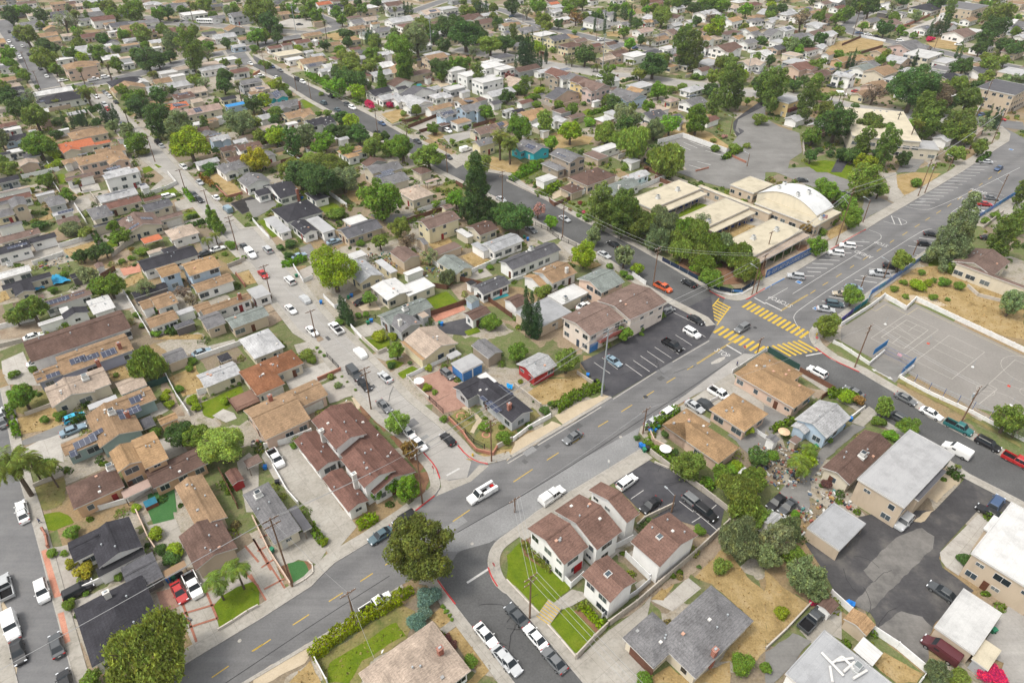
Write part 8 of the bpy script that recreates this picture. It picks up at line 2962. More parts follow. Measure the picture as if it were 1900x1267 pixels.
    # corner mesh banner + sign
    pts = [*WP(2, 1, 1140, 690, 1330, 790, 1500, 885, 1560, 905, 1650, 925, 1720, 920, 1790, 880, 1830, 850)]
    fence_seg(pts, 1.4, [(.02, .035, .06)] * 8, 'dark navy mesh fence wrapped round the school corner')
    fence('wwall', .5, WP(2, 1, 1500, 900, 1560, 925, 1650, 945, 1730, 935, 1800, 895, 1850, 860), look='low curved white kerb wall round the school corner')
    p, = WP(2, 1, 1690, 930); t = thing('school_sign', 'sign', 'small bright blue notice with white cross hung on the corner fence', 'blue corner notice', None, None, p, -.1, ref=p); b = MB(); b.box(-1.4, 1.4, -.24, -.2, .75, 1.35, 'blue_line'); obj('panel', b.build('panel'), t); b = MB(); b.box(-1.25, -1.1, -.27, -.24, .8, 1.3, 'white_line'); b.box(-1.35, -1.0, -.272, -.243, 1.08, 1.18, 'white_line'); obj('emblem', b.build('emblem'), t)
    # flag on a pole
    p, = WP(3, 1, 375, 515); t = thing('flagpole', 'flag', 'flagpole with a red white and blue flag by the school entrance', 'flagpole', None, None, p, 0, ref=p); b = MB(); b.cyl((0, 0, 0), (0, 0, 8), .06, .04, 'steel', 8); obj('shaft', b.build('shaft'), t)
    b = MB()
    for k in range(7): b.face([(0, .02, 7.8 - k * .17), (1.5, -.3, 7.55 - k * .17), (1.5, -.3, 7.72 - k * .17), (0, .02, 7.97 - k * .17)], 'red_line' if k % 2 == 0 else 'white_line')
    b.face([(0, -.01, 7.2), (.6, -.13, 7.1), (.6, -.13, 7.88), (0, -.01, 7.98)], 'blue_line'); obj('flag', b.build('flag'), t)
    # church
    tile[0], tile[1] = TX[3], TY[0]
    Hc = house('church', 'church', [('f', unp(*pt(640, 1000), 7), unp(*pt(1015, 822), 7), 7, 'cr'), ('f', unp(*pt(965, 1075), 4.5), unp(*pt(1240, 1040), 4.5), 4.5, 'lg')], 'c', look='cream flat roofed church with a dark cross and strip skylight', short='church', dang=math.radians(35))
    roof_item(*pt(845, 818), 'K'); roof_item(*pt(800, 815), 'K'); roof_item(*pt(890, 822), 'K')
    x, y, z = on_roof(*pt(975, 880)); b = MB(); b.box(-.12, .12, -.12, .12, -.1, 3.2, 'tread'); b.box(-1.0, 1.0, -.1, .1, 2.1, 2.35, 'tread'); obj('cross', b.build('cross'), Hc['root'], (x, y, z), -math.radians(70))
    H = next(h for h in HOUSES if 'y_hall' in h['root'])
    w = H['ws'][0]
    for k in (-.3, 0, .3): obj('garage_door', GARAGE, H['root'], (w.x + k * w.lx, w.y - w.ly / 2 + .22, 0), 0, (.6, .6, .6))
    b = MB(); b.box(w.x - w.lx * .45, w.x + w.lx * .45, w.y - w.ly / 2 - 1.1, w.y - w.ly / 2 + .2, 2.5, 3.9, 'plain'); obj('balcony', b.build('balcony'), H['root'], color=(.09, .03, .03))
def corrugated_house_ducts():
    # white ducts on the grey roof at the bottom right
    H = next(h for h in HOUSES if h['root']['label' if 'label' in h['root'] else 'category'] and 'ducts' in [t['look'] for t in THINGS if t['o'] == h['root']][0])
    tile[0], tile[1] = TX[3], TY[3]
    z = 3.32
    def loc(x, y):
        p = unp(*pt(x, y), z); d = p - H['org']; return Vector((d.dot(H['um']), d.dot(H['ua']), z + .35))
    for a in (((410, 1050), (570, 1220)), ((480, 1130), (560, 1080)), ((560, 1080), (650, 1170)), ((520, 1110), (640, 1090)), ((470, 1150), (490, 1267)), ((570, 1190), (650, 1120)), ((740, 1180), (640, 1240))):
        b = MB(); b.cyl(loc(*a[0]), loc(*a[1]), .2, .2, 'trim', 8); obj('duct', b.build('duct'), H['root'])
    p = loc(668, 1160); obj('air_conditioner', ACM, H['root'], (p.x, p.y, 3.5), color=(.45, .46, .46))
def doors_and_details():
    # blue roller doors of the white garage, yellow steps, red townhouse doors
    def find(s): return next(h for h in HOUSES if s in [t['look'] for t in THINGS if t['o'] == h['root']][0])
    H = find('bright blue roller doors'); w = H['ws'][0]
    for k in (-1, 1):
        b = MB(); b.box(-1.25, 1.25, -.05, .05, 0, 2.3, 'blue_line'); obj('roller_door', b.build('roller_door'), H['root'], (w.lx * .24 * k, -w.ly / 2 + .22, 0))
    b = MB(); b.box(-2.0, 2.0, -.05, .05, 0, 2.3, 'blue_line'); obj('roller_door', b.build('roller_door'), H['root'], (-w.lx / 2 + .22, 0, 0), -math.pi / 2)
    H = find('red doors'); w = H['ws'][0]
    for k in (.12, .28): obj('door', DOOR, H['root'], (w.x + w.lx * k, w.y - w.ly / 2 + .44, .05), 0, (.38, .02, .02))
    H = find('red stairs'); w = H['ws'][0]; b = MB()
    b.box(w.x - w.lx / 2 + 3, w.x + w.lx / 2, w.y - w.ly / 2 - 1.0, w.y - w.ly / 2 + .3, 2.75, 2.9, 'plain'); b.box(w.x - w.lx / 2 + 3, w.x + w.lx / 2, w.y - w.ly / 2 - 1.03, w.y - w.ly / 2 - .97, 2.91, 3.75, 'plain'); obj('walkway', b.build('walkway'), H['root'], color=(.33, .11, .09))
    b = MB()
    for k in range(13): b.box(w.x + w.lx / 2 + k * .32, w.x + w.lx / 2 + k * .32 + .3, w.y - w.ly / 2 - 1.1, w.y - w.ly / 2 + .1, 2.55 - k * .2, 2.75 - k * .2, 'plain')
    obj('staircase', b.build('staircase'), H['root'], color=(.33, .11, .09))
    b = MB(); b.box(-1.4, 1.4, -.05, .05, 0, 2.4, 'blue_line'); obj('garage_door', b.build('garage_door'), H['root'], (w.x - w.lx / 2 + 2.2, w.y - w.ly / 2 + .46, 0))
    H = find('nearest the yellow steps'); w = H['ws'][0]
    for y, z, k in ((.22, 4.1, 0), (-.2, 4.1, 0), (-.22, 1.5, 2)): f = obj('window', WIN[k][0], H['root'], (w.x - w.lx / 2 + .44, w.y + y * w.ly, z), -math.pi / 2); obj('pane', WIN[k][1], f)
    # garage doors on some driveways
    for s, side, off in (('white garage door and wooden deck', 0, .3), ('double driveway', 1, -.1), ('red accented garage', 0, .36), ('broad tan roof', 0, .1)):
        H = find(s); w = H['ws'][1] if s != 'double driveway' else H['ws'][1]
        if side == 0: p = (w.x + w.lx * .05, w.y - w.ly / 2 + .44, 0); r = 0
        else: p = (w.x - w.lx / 2 + .44, w.y + w.ly * off, 0); r = -math.pi / 2
        obj('garage_door', GARAGE, H['root'], p, r, (.6, .58, .54) if s != 'double driveway' else (.14, .07, .05))
    H = find('ribbed grey roof'); w = H['ws'][0]; b = MB(); b.box(w.x - w.lx / 2 + .05, w.x - w.lx / 2 + .25, w.y - w.ly / 2 + .1, w.y + w.ly / 2 - .1, -.3, w.h - .29, 'stucco'); b.box(w.x - w.lx / 2 + .251, w.x + w.lx / 2 - .1, w.y + w.ly / 2 - .3, w.y + w.ly / 2 - .1, -.3, w.h - .29, 'stucco'); obj('wall', b.build('wall'), H['root'], color=WC['b'])
    # wooden deck
    tile[0], tile[1] = TX[0], TY[2]
    p0 = unp(*pt(1800, 440), .9); b = MB(); b.box(-3, 3, -2.6, 2.6, .7, .9, 'plain')
    t = thing('wooden_deck', 'deck', 'raised brown wooden deck with railing above the green lawn', 'wooden deck', None, None, (p0.x, p0.y, 0), ANG, ref=p0); obj('platform', b.build('platform'), t, color=(.2, .12, .09))
    for a, q in (((-3, -2.6), (3, -2.6)), ((-3, -2.6), (-3, 2.6))):
        b = MB(); b.obox(a, q, .06, 1.75, 1.83, 'plain'); L = math.dist(a, q); n = int(L / .3)
        for k in range(n + 1): x = a[0] + (q[0] - a[0]) * k / n; y = a[1] + (q[1] - a[1]) * k / n; b.box(x - .03, x + .03, y - .03, y + .03, .9, 1.75, 'plain')
        obj('railing', b.build('railing'), t, color=(.16, .09, .07))
    for x in (-2.8, 2.8):
        for y in (-2.4, 2.4): b = MB(); b.box(x - .08, x + .08, y - .08, y + .08, -.1, .7, 'plain'); obj('leg', b.build('leg'), t, color=(.14, .08, .06))
    # yellow steps
    a, = WP(2, 3, 265, 810); q, = WP(2, 3, 355, 700); d = (q - a); ang = math.atan2(d.y, d.x); L = d.length; b = MB()
    for k in range(7):
        b.box(k * L / 7, (k + 1) * L / 7 - .004, -1.3, 1.3, -.1, .14 + k * .1, 'concrete'); b.box(k * L / 7, k * L / 7 + .16, -1.3, 1.3, .141 + k * .1, .15 + k * .1, 'yellow_line')
    thing('entrance_steps', 'steps', 'concrete steps with yellow edges climbing between two green lawns', 'yellow edged steps', None, b.build('entrance_steps'), a, ang, ref=a)
    for k, q in enumerate(((305, 300, 345, 285, 450, 630, 400, 645), (425, 760, 470, 745, 520, 960, 480, 980))): sheet('brick_parkway', WP(0, 3, *q), 'redpave', .142)
    # spa tub on the turf
    p, = WP(0, 2, 1115, 1215); t = thing('spa_tub', 'spa', 'square blue spa tub with brown sides on artificial turf', 'blue spa tub', None, None, p, ANG, ref=p); b = MB(); b.box(-1.1, 1.1, -.95, .95, 0, .85, 'plain'); obj('side', b.build('side'), t, color=(.2, .07, .04)); b = MB(); b.box(-1.08, 1.08, -.93, .93, .851, .93, 'plain'); obj('cover', b.build('cover'), t, color=(.03, .14, .2))
    # umbrellas
    for c, r, x, y, col, n in ((3, 2, 122, 700, (.55, .40, .26), 'tan'), (0, 0, 1430, 660, (.1, .35, .6), 'blue'), (2, 1, 985, 92, (.45, .6, .7), 'pale blue'), (2, 2, 1158, 825, (.75, .75, .74), 'white'), (1, 2, 1222, 325, (.72, .72, .72), 'white')):
        p, = WP(c, r, x, y + 25); b = MB(); b.cyl((0, 0, 2.0), (0, 0, 2.55), 1.25, .05, 'plain', 10, False); t = thing('garden_umbrella', 'umbrella', f"{n} garden umbrella open over a yard table", f"{n} garden umbrella", None, None, p, 0, ref=p); obj('canopy', b.build('canopy'), t, color=col); b = MB(); b.cyl((0, 0, 0), (0, 0, 2.4), .03, .03, 'steel', 6); obj('pole', b.build('pole'), t)
    # flower colour clump, dish
    # signs
    def sign(c, r, x, y, h, kind):
        p, = WP(c, r, x, y); lk = {'stop': 'red octagonal stop sign on a slim post', 'bus': 'small white bus stop sign on a slim post', 'street': 'blue street name blades on a post'}[kind]
        t = thing('road_sign', 'sign', lk, lk.split(' on')[0], None, None, p, ANG, ref=p); b = MB(); b.cyl((0, 0, 0), (0, 0, h), .04, .04, 'steel', 6); obj('post', b.build('post'), t)
        b = MB()
        if kind == 'stop': b.cyl((-.05, 0, h - .4), (-.02, 0, h - .4), .38, .38, 'red_line', 8)
        else: b.box(-.05, -.02, -.25, .25, h - .7, h, 'trim')
        pl = obj('sign_plate', b.build('sign_plate'), t)
        if kind == 'stop':
            me = text_mesh('STOP', .26, 'white_line', .002); o = obj('lettering', me, pl, (-.06, 0, h - .4)); o.rotation_euler = (math.pi / 2, 0, -math.pi / 2)
    sign(1, 3, 1768, 445, 2.4, 'stop'); sign(2, 2, 745, 950, 2.6, 'bus'); sign(1, 2, 1325, 985, 2.3, 'stop'); sign(3, 1, 30, 905, 2.2, 'bus'); sign(3, 2, 365, 30, 2.3, 'stop'); sign(2, 2, 1740, 95, 2.2, 'stop')
    # hydrant
    for c, r, x, y in ((1, 2, 1612, 858), (3, 1, 375, 1240)):
        p, = WP(c, r, x, y); b = MB(); b.cyl((0, 0, .1), (0, 0, .75), .16, .14, 'plain', 8); b.cyl((0, 0, .75), (0, 0, .92), .17, .06, 'plain', 8); b.cyl((-.28, 0, .55), (.28, 0, .55), .08, .08, 'plain', 6); thing('fire_hydrant', 'hydrant', 'yellow fire hydrant by the red kerb', 'yellow hydrant', 'fire hydrants', b.build('fire_hydrant'), p, 0, (.6, .4, .03), ref=p)
    # cones and stone ring garden
    for c, r, x, y, rr in ((1, 2, 1527, 562, 1.0), (1, 2, 1710, 700, .8)):
        p, = WP(c, r, x, y); pts = [p + Vector((math.cos(t), math.sin(t), 0)) * rr for t in [k * .3927 for k in range(17)]]; strip('path_ring', pts, -.16, .16, 'redpave', .13)
    # brick lines on the big driveway
    for q in ((1310, 690, 1640, 540), (1340, 760, 1580, 690), (1385, 860, 1600, 790), (1450, 990, 1640, 905), (1300, 570, 1450, 980), (1500, 560, 1600, 800), (1700, 350, 1900, 560), (1800, 260, 1900, 380)):
        a, b_ = WP(0, 3, *q); stripe('brick_line', a, b_, .35, 'brick_line', .121)
    for q in ((0, 210, 250, 600), (50, 200, 130, 170), (30, 300, 120, 255), (60, 420, 150, 360), (80, 580, 230, 500), (-20, 470, 100, 670), (0, 210, 130, 440)):
        a, b_ = WP(1, 3, *q); stripe('brick_line', a, b_, .3, 'brick_line', .122)
    # tarps and pools
    tarp(WP(0, 1, 380, 820, 440, 800, 530, 850, 400, 880), (.03, .24, .42)); tarp(WP(0, 1, 245, 860, 320, 845, 335, 900, 265, 920), (.03, .26, .46), look='bright blue tarpaulin over a charcoal roof corner')
    tarp(WP(0, 0, 160, 1215, 280, 1190, 300, 1240, 190, 1267), (.03, .17, .40), look='deep blue tarpaulin among yard clutter'); tarp(WP(2, 2, 0, 340, 45, 350, 40, 385, 0, 370), (.02, .30, .65), look='small blue tarpaulin beside the solar roofed house'); tarp(WP(0, 0, 320, 235, 410, 230, 420, 250, 340, 260), (.05, .3, .55), look='blue tarpaulin laid on a far tan roof')
    junk(pt_full(3, 2, 150, 900), 260, 6.0, 3); junk(pt_full(3, 2, 480, 1180), 60, 3.5, 4); junk(pt_full(3, 3, 240, 60), 70, 3.5, 5); junk(pt_full(1, 1, 960, 690), 150, 6.0, 6); junk(pt_full(3, 2, 70, 1000), 90, 4, 8); junk(pt_full(0, 3, 1270, 850), 50, 2.2, 9); junk(pt_full(0, 1, 440, 700), 50, 5, 10); junk(pt_full(0, 0, 230, 1230), 60, 6, 11); junk(pt_full(2, 0, 690, 770), 70, 5, 12); junk(pt_full(0, 1, 1330, 880), 40, 4, 13); junk(pt_full(1, 1, 1300, 780), 50, 3, 14); junk(pt_full(1, 2, 50, 780), 30, 2, 15)
def pt_full(c, r, x, y): return TX[c] + x * TS, TY[r] + y * TS
def person(p, heading, shirt, trousers, look):
    """one continuous skinned figure, mid-stride"""
    V = [(0, 0, .95), (0, 0, 1.2), (0, 0, 1.42), (0, .01, 1.52), (0, .02, 1.62), (0, .02, 1.72), (.19, 0, 1.40), (.24, .06, 1.14), (.23, .16, .90), (-.19, 0, 1.40), (-.24, -.08, 1.14), (-.22, -.10, .90), (.09, 0, .90), (.10, .16, .50), (.10, .10, .06), (.10, .24, .03), (-.09, 0, .90), (-.10, -.06, .50), (-.10, -.26, .10), (-.10, -.14, .03), (.23, .2, .82), (-.22, -.08, .82)]
    E = [(0, 1), (1, 2), (2, 3), (3, 4), (4, 5), (2, 6), (6, 7), (7, 8), (8, 20), (2, 9), (9, 10), (10, 11), (11, 21), (0, 12), (12, 13), (13, 14), (14, 15), (0, 16), (16, 17), (17, 18), (18, 19)]
    Rr = [.15, .15, .16, .06, .095, .09, .065, .05, .038, .065, .05, .038, .095, .065, .045, .04, .095, .065, .045, .04, .035, .035]
    me = bpy.data.meshes.new('body'); me.from_pydata(V, E, []); o = bpy.data.objects.new('body', me); COL.objects.link(o)
    md = o.modifiers.new('skin', 'SKIN')
    for i, r in enumerate(Rr): me.skin_vertices[0].data[i].radius = (r, r * .85)
    me.skin_vertices[0].data[0].use_root = True
    md2 = o.modifiers.new('sub', 'SUBSURF'); md2.levels = 2; md2.render_levels = 2
    bpy.context.view_layer.update()
    m2 = bpy.data.meshes.new_from_object(o.evaluated_get(bpy.context.evaluated_depsgraph_get())); COL.objects.unlink(o); bpy.data.objects.remove(o)
    for mname, col in (('shirt', shirt), ('trousers', trousers), ('hair', (.02, .015, .01))):
        t = NT('cloth_' + mname + str(len(MATS))); t.base(col, .85); m2.materials.append(t.m)
    m2.materials.append(MATS['skin'])
    for pl in m2.polygons:
        c = pl.center; pl.material_index = 2 if (c.z > 1.66 or (c.z > 1.58 and c.y < .0)) else 3 if c.z > 1.46 or (c.z < .9 and abs(c.x) > .19) else 0 if c.z > .93 else 1
    root = thing('person', 'person', look, 'walking person', None, m2, p, heading, ref=p)
def wires():
    def tp(i, side=0, dz=.1): b, h, a = POLES[i]; return Vector((b.x - math.sin(a) * side, b.y + math.cos(a) * side, h - dz))
    # find poles by where they stand
    def near(c, r, x, y):
        p, = WP(c, r, x, y); return min(range(len(POLES)), key=lambda i: (POLES[i][0] - p).length)
    a = near(1, 3, 290, 560); b = near(1, 2, 1243, 1205); s = near(2, 2, 697, 415); k = near(2, 1, 1833, 925); e = near(3, 1, 517, 576); f = near(3, 1, 1120, 216); g = near(3, 0, 1660, 1060)
    g2, = WP(0, 3, -400, 1800); sides = (-1.2, -.45, .45, 1.2)
    for A, B in ((a, b), (b, s), (s, k), (k, e), (e, f), (f, g)):
        for q in sides: wire(tp(A, q), tp(B, q), .6, .024)
        if B in (s, k, e, f):
            for q in (-1, 1): wire(tp(A, q, 1.6), tp(B, q, 1.6), .7, .024)
    off = Vector((-60, -50, 0))
    for q in sides: wire(tp(a, q), tp(a, q) + off, .8, .028)
    n2 = near(3, 1, 1672, 300); n1 = near(3, 1, 1085, 645); 
    c1 = near(1, 3, 742, 797); c2 = near(2, 3, 170, 790); d1 = near(2, 2, 60, 1267); d2 = near(2, 2, 1000, 690)
    wire(tp(a), tp(c1), .7, .025); 
    tile[0], tile[1] = TX[1], TY[3]; hp = unp(*pt(890, 1090), 3.6); wire(tp(c1), hp, .4, .022, 'service wire running down to the pinkish roofed house')
    for q in sides[:3]: wire(tp(c2, q), tp(d1, q), .6, .028); wire(tp(c2, q), tp(c2, q) + Vector((28, -34, 0)), .6, .028)
    for q in sides[:2]: wire(tp(d1, q), tp(d2, q), .6, .028)
    r1 = near(3, 2, 655, 205); r2 = near(3, 2, 1440, 602)
    for q in sides[:2]: wire(tp(r1, q), tp(r2, q), .6, .028)
    wire(tp(d2), tp(r1), .8, .024)
    u = [near(0, 1, 1362, 172), near(0, 1, 1540, 322), near(0, 1, 1745, 612), near(1, 1, 135, 965), near(1, 1, 460, 1250), near(1, 2, 866, 512), near(1, 2, 1243, 1205)]
    for A, B in zip(u, u[1:]): wire(tp(A), tp(B), .5, .03)
    w = [near(1, 0, 425, 730), near(1, 0, 915, 990), near(1, 0, 1425, 1267), near(1, 1, 1830, 265), near(2, 1, 410, 520), near(2, 1, 1075, 872), near(2, 1, 1833, 925)]
    for A, B in zip(w, w[1:]):
        for q in (-.9, .9): wire(tp(A, q), tp(B, q), .6, .028)
def finish_labels():
    """write a label for every thing that no other thing shares"""
    used = {}; cnt = {}
    for t in THINGS: cnt[t['look']] = cnt.get(t['look'], 0) + 1
    shorts = {}
    for t in THINGS: shorts[t['short']] = shorts.get(t['short'], 0) + 1
    marks = [t for t in THINGS if t['cat'] not in ('wire', 'bin', 'bush', 'bench')]
    mp = np.array([(t['p'].x, t['p'].y) for t in marks])
    def rel(t, m):
        d = m['p'] - t['p']; uv = proj((t['p'].x, t['p'].y, 0)); um_ = proj((m['p'].x, m['p'].y, 0)); dx = um_[0] - uv[0]; dy = um_[1] - uv[1]
        if abs(dx) > abs(dy) * 1.4: return 'left of' if dx > 0 else 'right of'
        return 'behind' if dy > 0 else 'in front of'
    wc = lambda s: len(s.replace('-', ' ').split())
    for t in THINGS:
        look = t['look']; lab = None
        if cnt[look] == 1 and look not in used: lab = look
        else:
            dist = np.hypot(mp[:, 0] - t['p'].x, mp[:, 1] - t['p'].y)
            sc = dist * np.array([shorts[m['short']] ** .45 for m in marks]); order = [i for i in np.argsort(sc)[:40] if marks[i] is not t and marks[i]['short'] != t['short'] and dist[i] < 160]
            base = look
            for i in order:
                m = marks[i]; c = f"{base} {rel(t, m)} the {m['short']}"
                if wc(c) <= 16 and c not in used: lab = c; break
            if lab is None:
                for i in order[:12]:
                    for j in order[:14]:
                        if i == j or marks[i]['short'] == marks[j]['short']: continue
                        c = f"{t['short']} between the {marks[i]['short']} and the {marks[j]['short']}"
                        if wc(c) <= 16 and c not in used: lab = c; break
                    if lab: break
            if lab is None:
                u, v = proj((t['p'].x, t['p'].y, 0)); lab = f"{t['short']} in the {'upper' if v < 420 else 'middle' if v < 840 else 'lower'} {'left' if u < 640 else 'middle' if u < 1270 else 'right'} of the photo"
        if wc(lab) < 4: lab = lab + ' in the suburb'
        used[lab] = 1; t['o']['label'] = lab
def camera_and_light():
    cam = bpy.data.cameras.new('camera'); o = bpy.data.objects.new('camera', cam); COL.objects.link(o)
    o.location = (0, 0, CAMH); o.rotation_euler = (math.pi / 2 - PITCH, 0, 0)
    cam.sensor_width = 36; cam.lens = 36 * FOC / 1900; cam.clip_end = 5000; cam.clip_start = 1; scene.camera = o
    w = bpy.data.worlds.new('World'); scene.world = w; w.use_nodes = True; nt = w.node_tree; bg = nt.nodes['Background']
    sk = nt.nodes.new('ShaderNodeTexSky'); sk.sky_type = 'NISHITA'; sk.sun_disc = False; sk.sun_elevation = math.radians(62); sk.sun_rotation = math.radians(SUN_ROT); sk.air_density = 1.4; sk.dust_density = 4.0; sk.ozone_density = 1.0
    hs = nt.nodes.new('ShaderNodeHueSaturation'); hs.inputs['Saturation'].default_value = .10; nt.links.new(sk.outputs[0], hs.inputs['Color']); nt.links.new(hs.outputs[0], bg.inputs[0]); bg.inputs[1].default_value = SKY
    l = bpy.data.lights.new('sun', 'SUN'); l.energy = SUN; l.angle = math.radians(10); l.color = (1, .92, .79); lo = bpy.data.objects.new('sun', l); COL.objects.link(lo)
    el = math.radians(62); az = math.radians(SUN_AZ)
    d = Vector((math.cos(el) * math.sin(az), math.cos(el) * math.cos(az), math.sin(el))); lo.rotation_euler = d.to_track_quat('Z', 'Y').to_euler()
    vs = scene.view_settings; vs.view_transform = 'Standard'; vs.look = 'None'; vs.gamma = 1; vs.use_curve_mapping = False; vs.exposure = EXPO
    scene.cycles.max_bounces = 4; scene.cycles.diffuse_bounces = 2; scene.cycles.glossy_bounces = 2; scene.cycles.transmission_bounces = 1; scene.cycles.use_denoising = True
def haze(dn):
    b = MB(); b.box(-1450, 1450, -220, 1500, -1.0, 115, 'haze'); m = MATS['haze'] if 'haze' in MATS else None
    o = obj('haze', b.build('haze')); o['kind'] = 'stuff'
def haze_mat(dn):
    m = NT('haze'); t = m.t; out = t.nodes['Material Output']; t.nodes.remove(m.b); v = t.nodes.new('ShaderNodeVolumePrincipled'); v.inputs['Color'].default_value = (.92, .94, 1, 1); v.inputs['Density'].default_value = dn; v.inputs['Anisotropy'].default_value = .2; t.links.new(v.outputs[0], out.inputs['Volume'])
SUN_AZ, SUN_ROT, SUN, SKY, EXPO = 250.0, 250.0, 1.2, .15, .70

# ------------------------------------------------------------------ vegetation and outbuildings between the houses further off
def filler():
    R = random.Random(21)
    roads = []
    for o in bpy.data.objects:
        n = o.name.split('.')[0]
        if o.type == 'MESH' and n in ('main_road', 'side_street', 'far_street', 'driveway_road', 'parking_lot', 'ball_court', 'pavement', 'road_shoulder', 'court_entry', 'courtyard', 'dry_grass', 'lawn', 'driveway', 'courtyard', 'pool_water'):
            for pl in o.data.polygons:
                roads.append([(o.data.vertices[i].co.x, o.data.vertices[i].co.y) for i in pl.vertices])
    cell = 12.0; grid = {}
    for q in roads:
        xs = [p[0] for p in q]; ys = [p[1] for p in q]
        for i in range(int(min(xs) // cell), int(max(xs) // cell) + 1):
            for j in range(int(min(ys) // cell), int(max(ys) // cell) + 1): grid.setdefault((i, j), []).append(q)
    def in_poly(x, y, q):
        c = False; j = len(q) - 1
        for i in range(len(q)):
            if (q[i][1] > y) != (q[j][1] > y) and x < (q[j][0] - q[i][0]) * (y - q[i][1]) / (q[j][1] - q[i][1]) + q[i][0]: c = not c
            j = i
        return c
    def on_road(x, y, pad):
        for dx, dy in ((0, 0), (pad, 0), (-pad, 0), (0, pad), (0, -pad)):
            for q in grid.get((int((x + dx) // cell), int((y + dy) // cell)), ()):
                if in_poly(x + dx, y + dy, q): return True
        return False
    hs = []
    for H in HOUSES:
        hs.append((H['org'].x, H['org'].y, max(max(abs(w.x) + w.lx / 2, abs(w.y) + w.ly / 2) for w in H['ws']) * 1.45, H))
    hg = {}
    for h in hs:
        for i in range(int((h[0] - h[2]) // 20), int((h[0] + h[2]) // 20) + 1):
            for j in range(int((h[1] - h[2]) // 20), int((h[1] + h[2]) // 20) + 1): hg.setdefault((i, j), []).append(h[3])
    def in_house(x, y, pad):
        for H in hg.get((int(x // 20), int(y // 20)), ()):
            d = Vector((x, y, 0)) - H['org']; a, b = d.dot(H['um']), d.dot(H['ua'])
            if any(w.inside(a, b, pad) for w in H['ws']): return True
        return False
    trees = [(t['p'].x, t['p'].y) for t in THINGS if t['cat'] in ('tree', 'car', 'truck', 'van')]
    tg = {}
    for x, y in trees: tg.setdefault((int(x // 10), int(y // 10)), []).append((x, y))
    def near_tree(x, y, r):
        i, j = int(x // 10), int(y // 10)
        return any(math.hypot(x - a, y - b) < r for u in (-1, 0, 1) for v in (-1, 0, 1) for a, b in tg.get((i + u, j + v), ()))
    def spot(v0, v1, u0=-60, u1=1960):
        p = unp(R.uniform(u0, u1), R.uniform(v0, v1)); return p
    # garages and small outbuildings in the back yards
    n = 0; tries = 0
    while n < N_OUT and tries < 9000:
        tries += 1; p = spot(-8, 60) if n % 3 == 0 else spot(40, 330)
        L, W = R.uniform(5, 9.5), R.uniform(4.5, 7)
        if on_road(p.x, p.y, 6.5) or in_house(p.x, p.y, 4.6) or near_tree(p.x, p.y, 3.2) or any((p - h['org']).length < 3 for h in ()): continue
        far = p.y > 330
        if far: L *= R.uniform(1.3, 2.0); W *= R.uniform(1.2, 1.7)
        typ = R.choice(('gM', 'gA', 'gM', 'f', 'xM')); rc = R.choice(('tn', 'gy', 'lg', 'wh', 'br', 'mg', 'bg', 'tb', 'bg', 'rb', 'og', 'lg', 'wh', 'lg')); wc = R.choice('wwwcbpgn')
        A = p - UM * L / 2 + UA * W / 2; B = p + UM * L / 2 - UA * W / 2
        house('garage', 'garage', [(typ, A, B, R.uniform(2.5, 3.1) if not far else R.uniform(2.8, 3.6), rc)], wc, rnd=R, extras=False, windows=far, group='outbuildings in the back yards')
        H = HOUSES[-1]
        for i in range(int(p.x // 20) - 1, int(p.x // 20) + 2):
            for j in range(int(p.y // 20) - 1, int(p.y // 20) + 2): hg.setdefault((i, j), []).append(H)
        n += 1
    # more rooftop solar further off, on the slopes that face the camera
    for H in list(HOUSES):
        w = H['ws'][0]
        if H['org'].y < 200 or w.typ[0] not in 'gx' or H['root'].name.startswith(('garage', 'shed')) or any(c.name.startswith('solar') for c in H['root'].children) or R.random() > .17: continue
        a, b = R.uniform(3, min(6.5, w.lx * .6 + 1)), R.uniform(1.7, 3.3)
        if w.typ[1] == 'M': x, y = w.x + R.uniform(-.15, .15) * w.lx, w.y - w.ly * .24; b = min(b, w.ly * .36)
        else: x, y = w.x - w.lx * .24, w.y + R.uniform(-.15, .15) * w.ly; a, b = min(b, w.lx * .36), a
        pr = lambda px, py: proj(H['org'] + H['um'] * px + H['ua'] * py + Vector((0, 0, w.z(px, py))))
        HOUSES.append(H); solar(pr(x - a / 2, y + b / 2), pr(x + a / 2, y - b / 2)); HOUSES.pop()
    # scattered trees
    n = 0; tries = 0
    kinds = [('broad', 'green'), ('broad', 'olive'), ('oak', 'dark'), ('broad', 'dark'), ('euca', 'grey'), ('round', 'lime'), ('broad', 'bright'), ('pepper', 'olive'), ('pine', 'pine'), ('oak', 'olive'), ('bare', 'grey')]
    while n < N_TREE and tries < 9000:
        tries += 1; p = spot(-8, 45) if n % 2 == 0 else spot(20, 300); p.z = 0
        if on_road(p.x, p.y, 2.0) or in_house(p.x, p.y, .6) or near_tree(p.x, p.y, 4.5): continue
        k, c = R.choice(kinds); r = R.uniform(1.8, 4.6); a, e = KP[k]
        tree_at(k, p, r, max(a * r, e * r + .6), e * r, c, R); tg.setdefault((int(p.x // 10), int(p.y // 10)), []).append((p.x, p.y)); n += 1
    # lot line fences
    n = 0; tries = 0
    while n < 110 and tries < 5000:
        tries += 1; p = spot(40, 420); d = UM if R.random() < .6 else UA; L = R.uniform(7, 20)
        if any(on_road(*(p + d * t).xy, 1.5) or in_house(*(p + d * t).xy, .4) for t in (0, L / 3, 2 * L / 3, L)): continue
        fence(R.choice(('white', 'wood', 'block', 'wood', 'pwall', 'block')), R.uniform(1.4, 1.9), [Vector((p.x, p.y, 0)), Vector((p.x, p.y, 0)) + d * L]); n += 1
    # low shrubbery along fences and walls, beyond counting
    rng = np.random.default_rng(4)
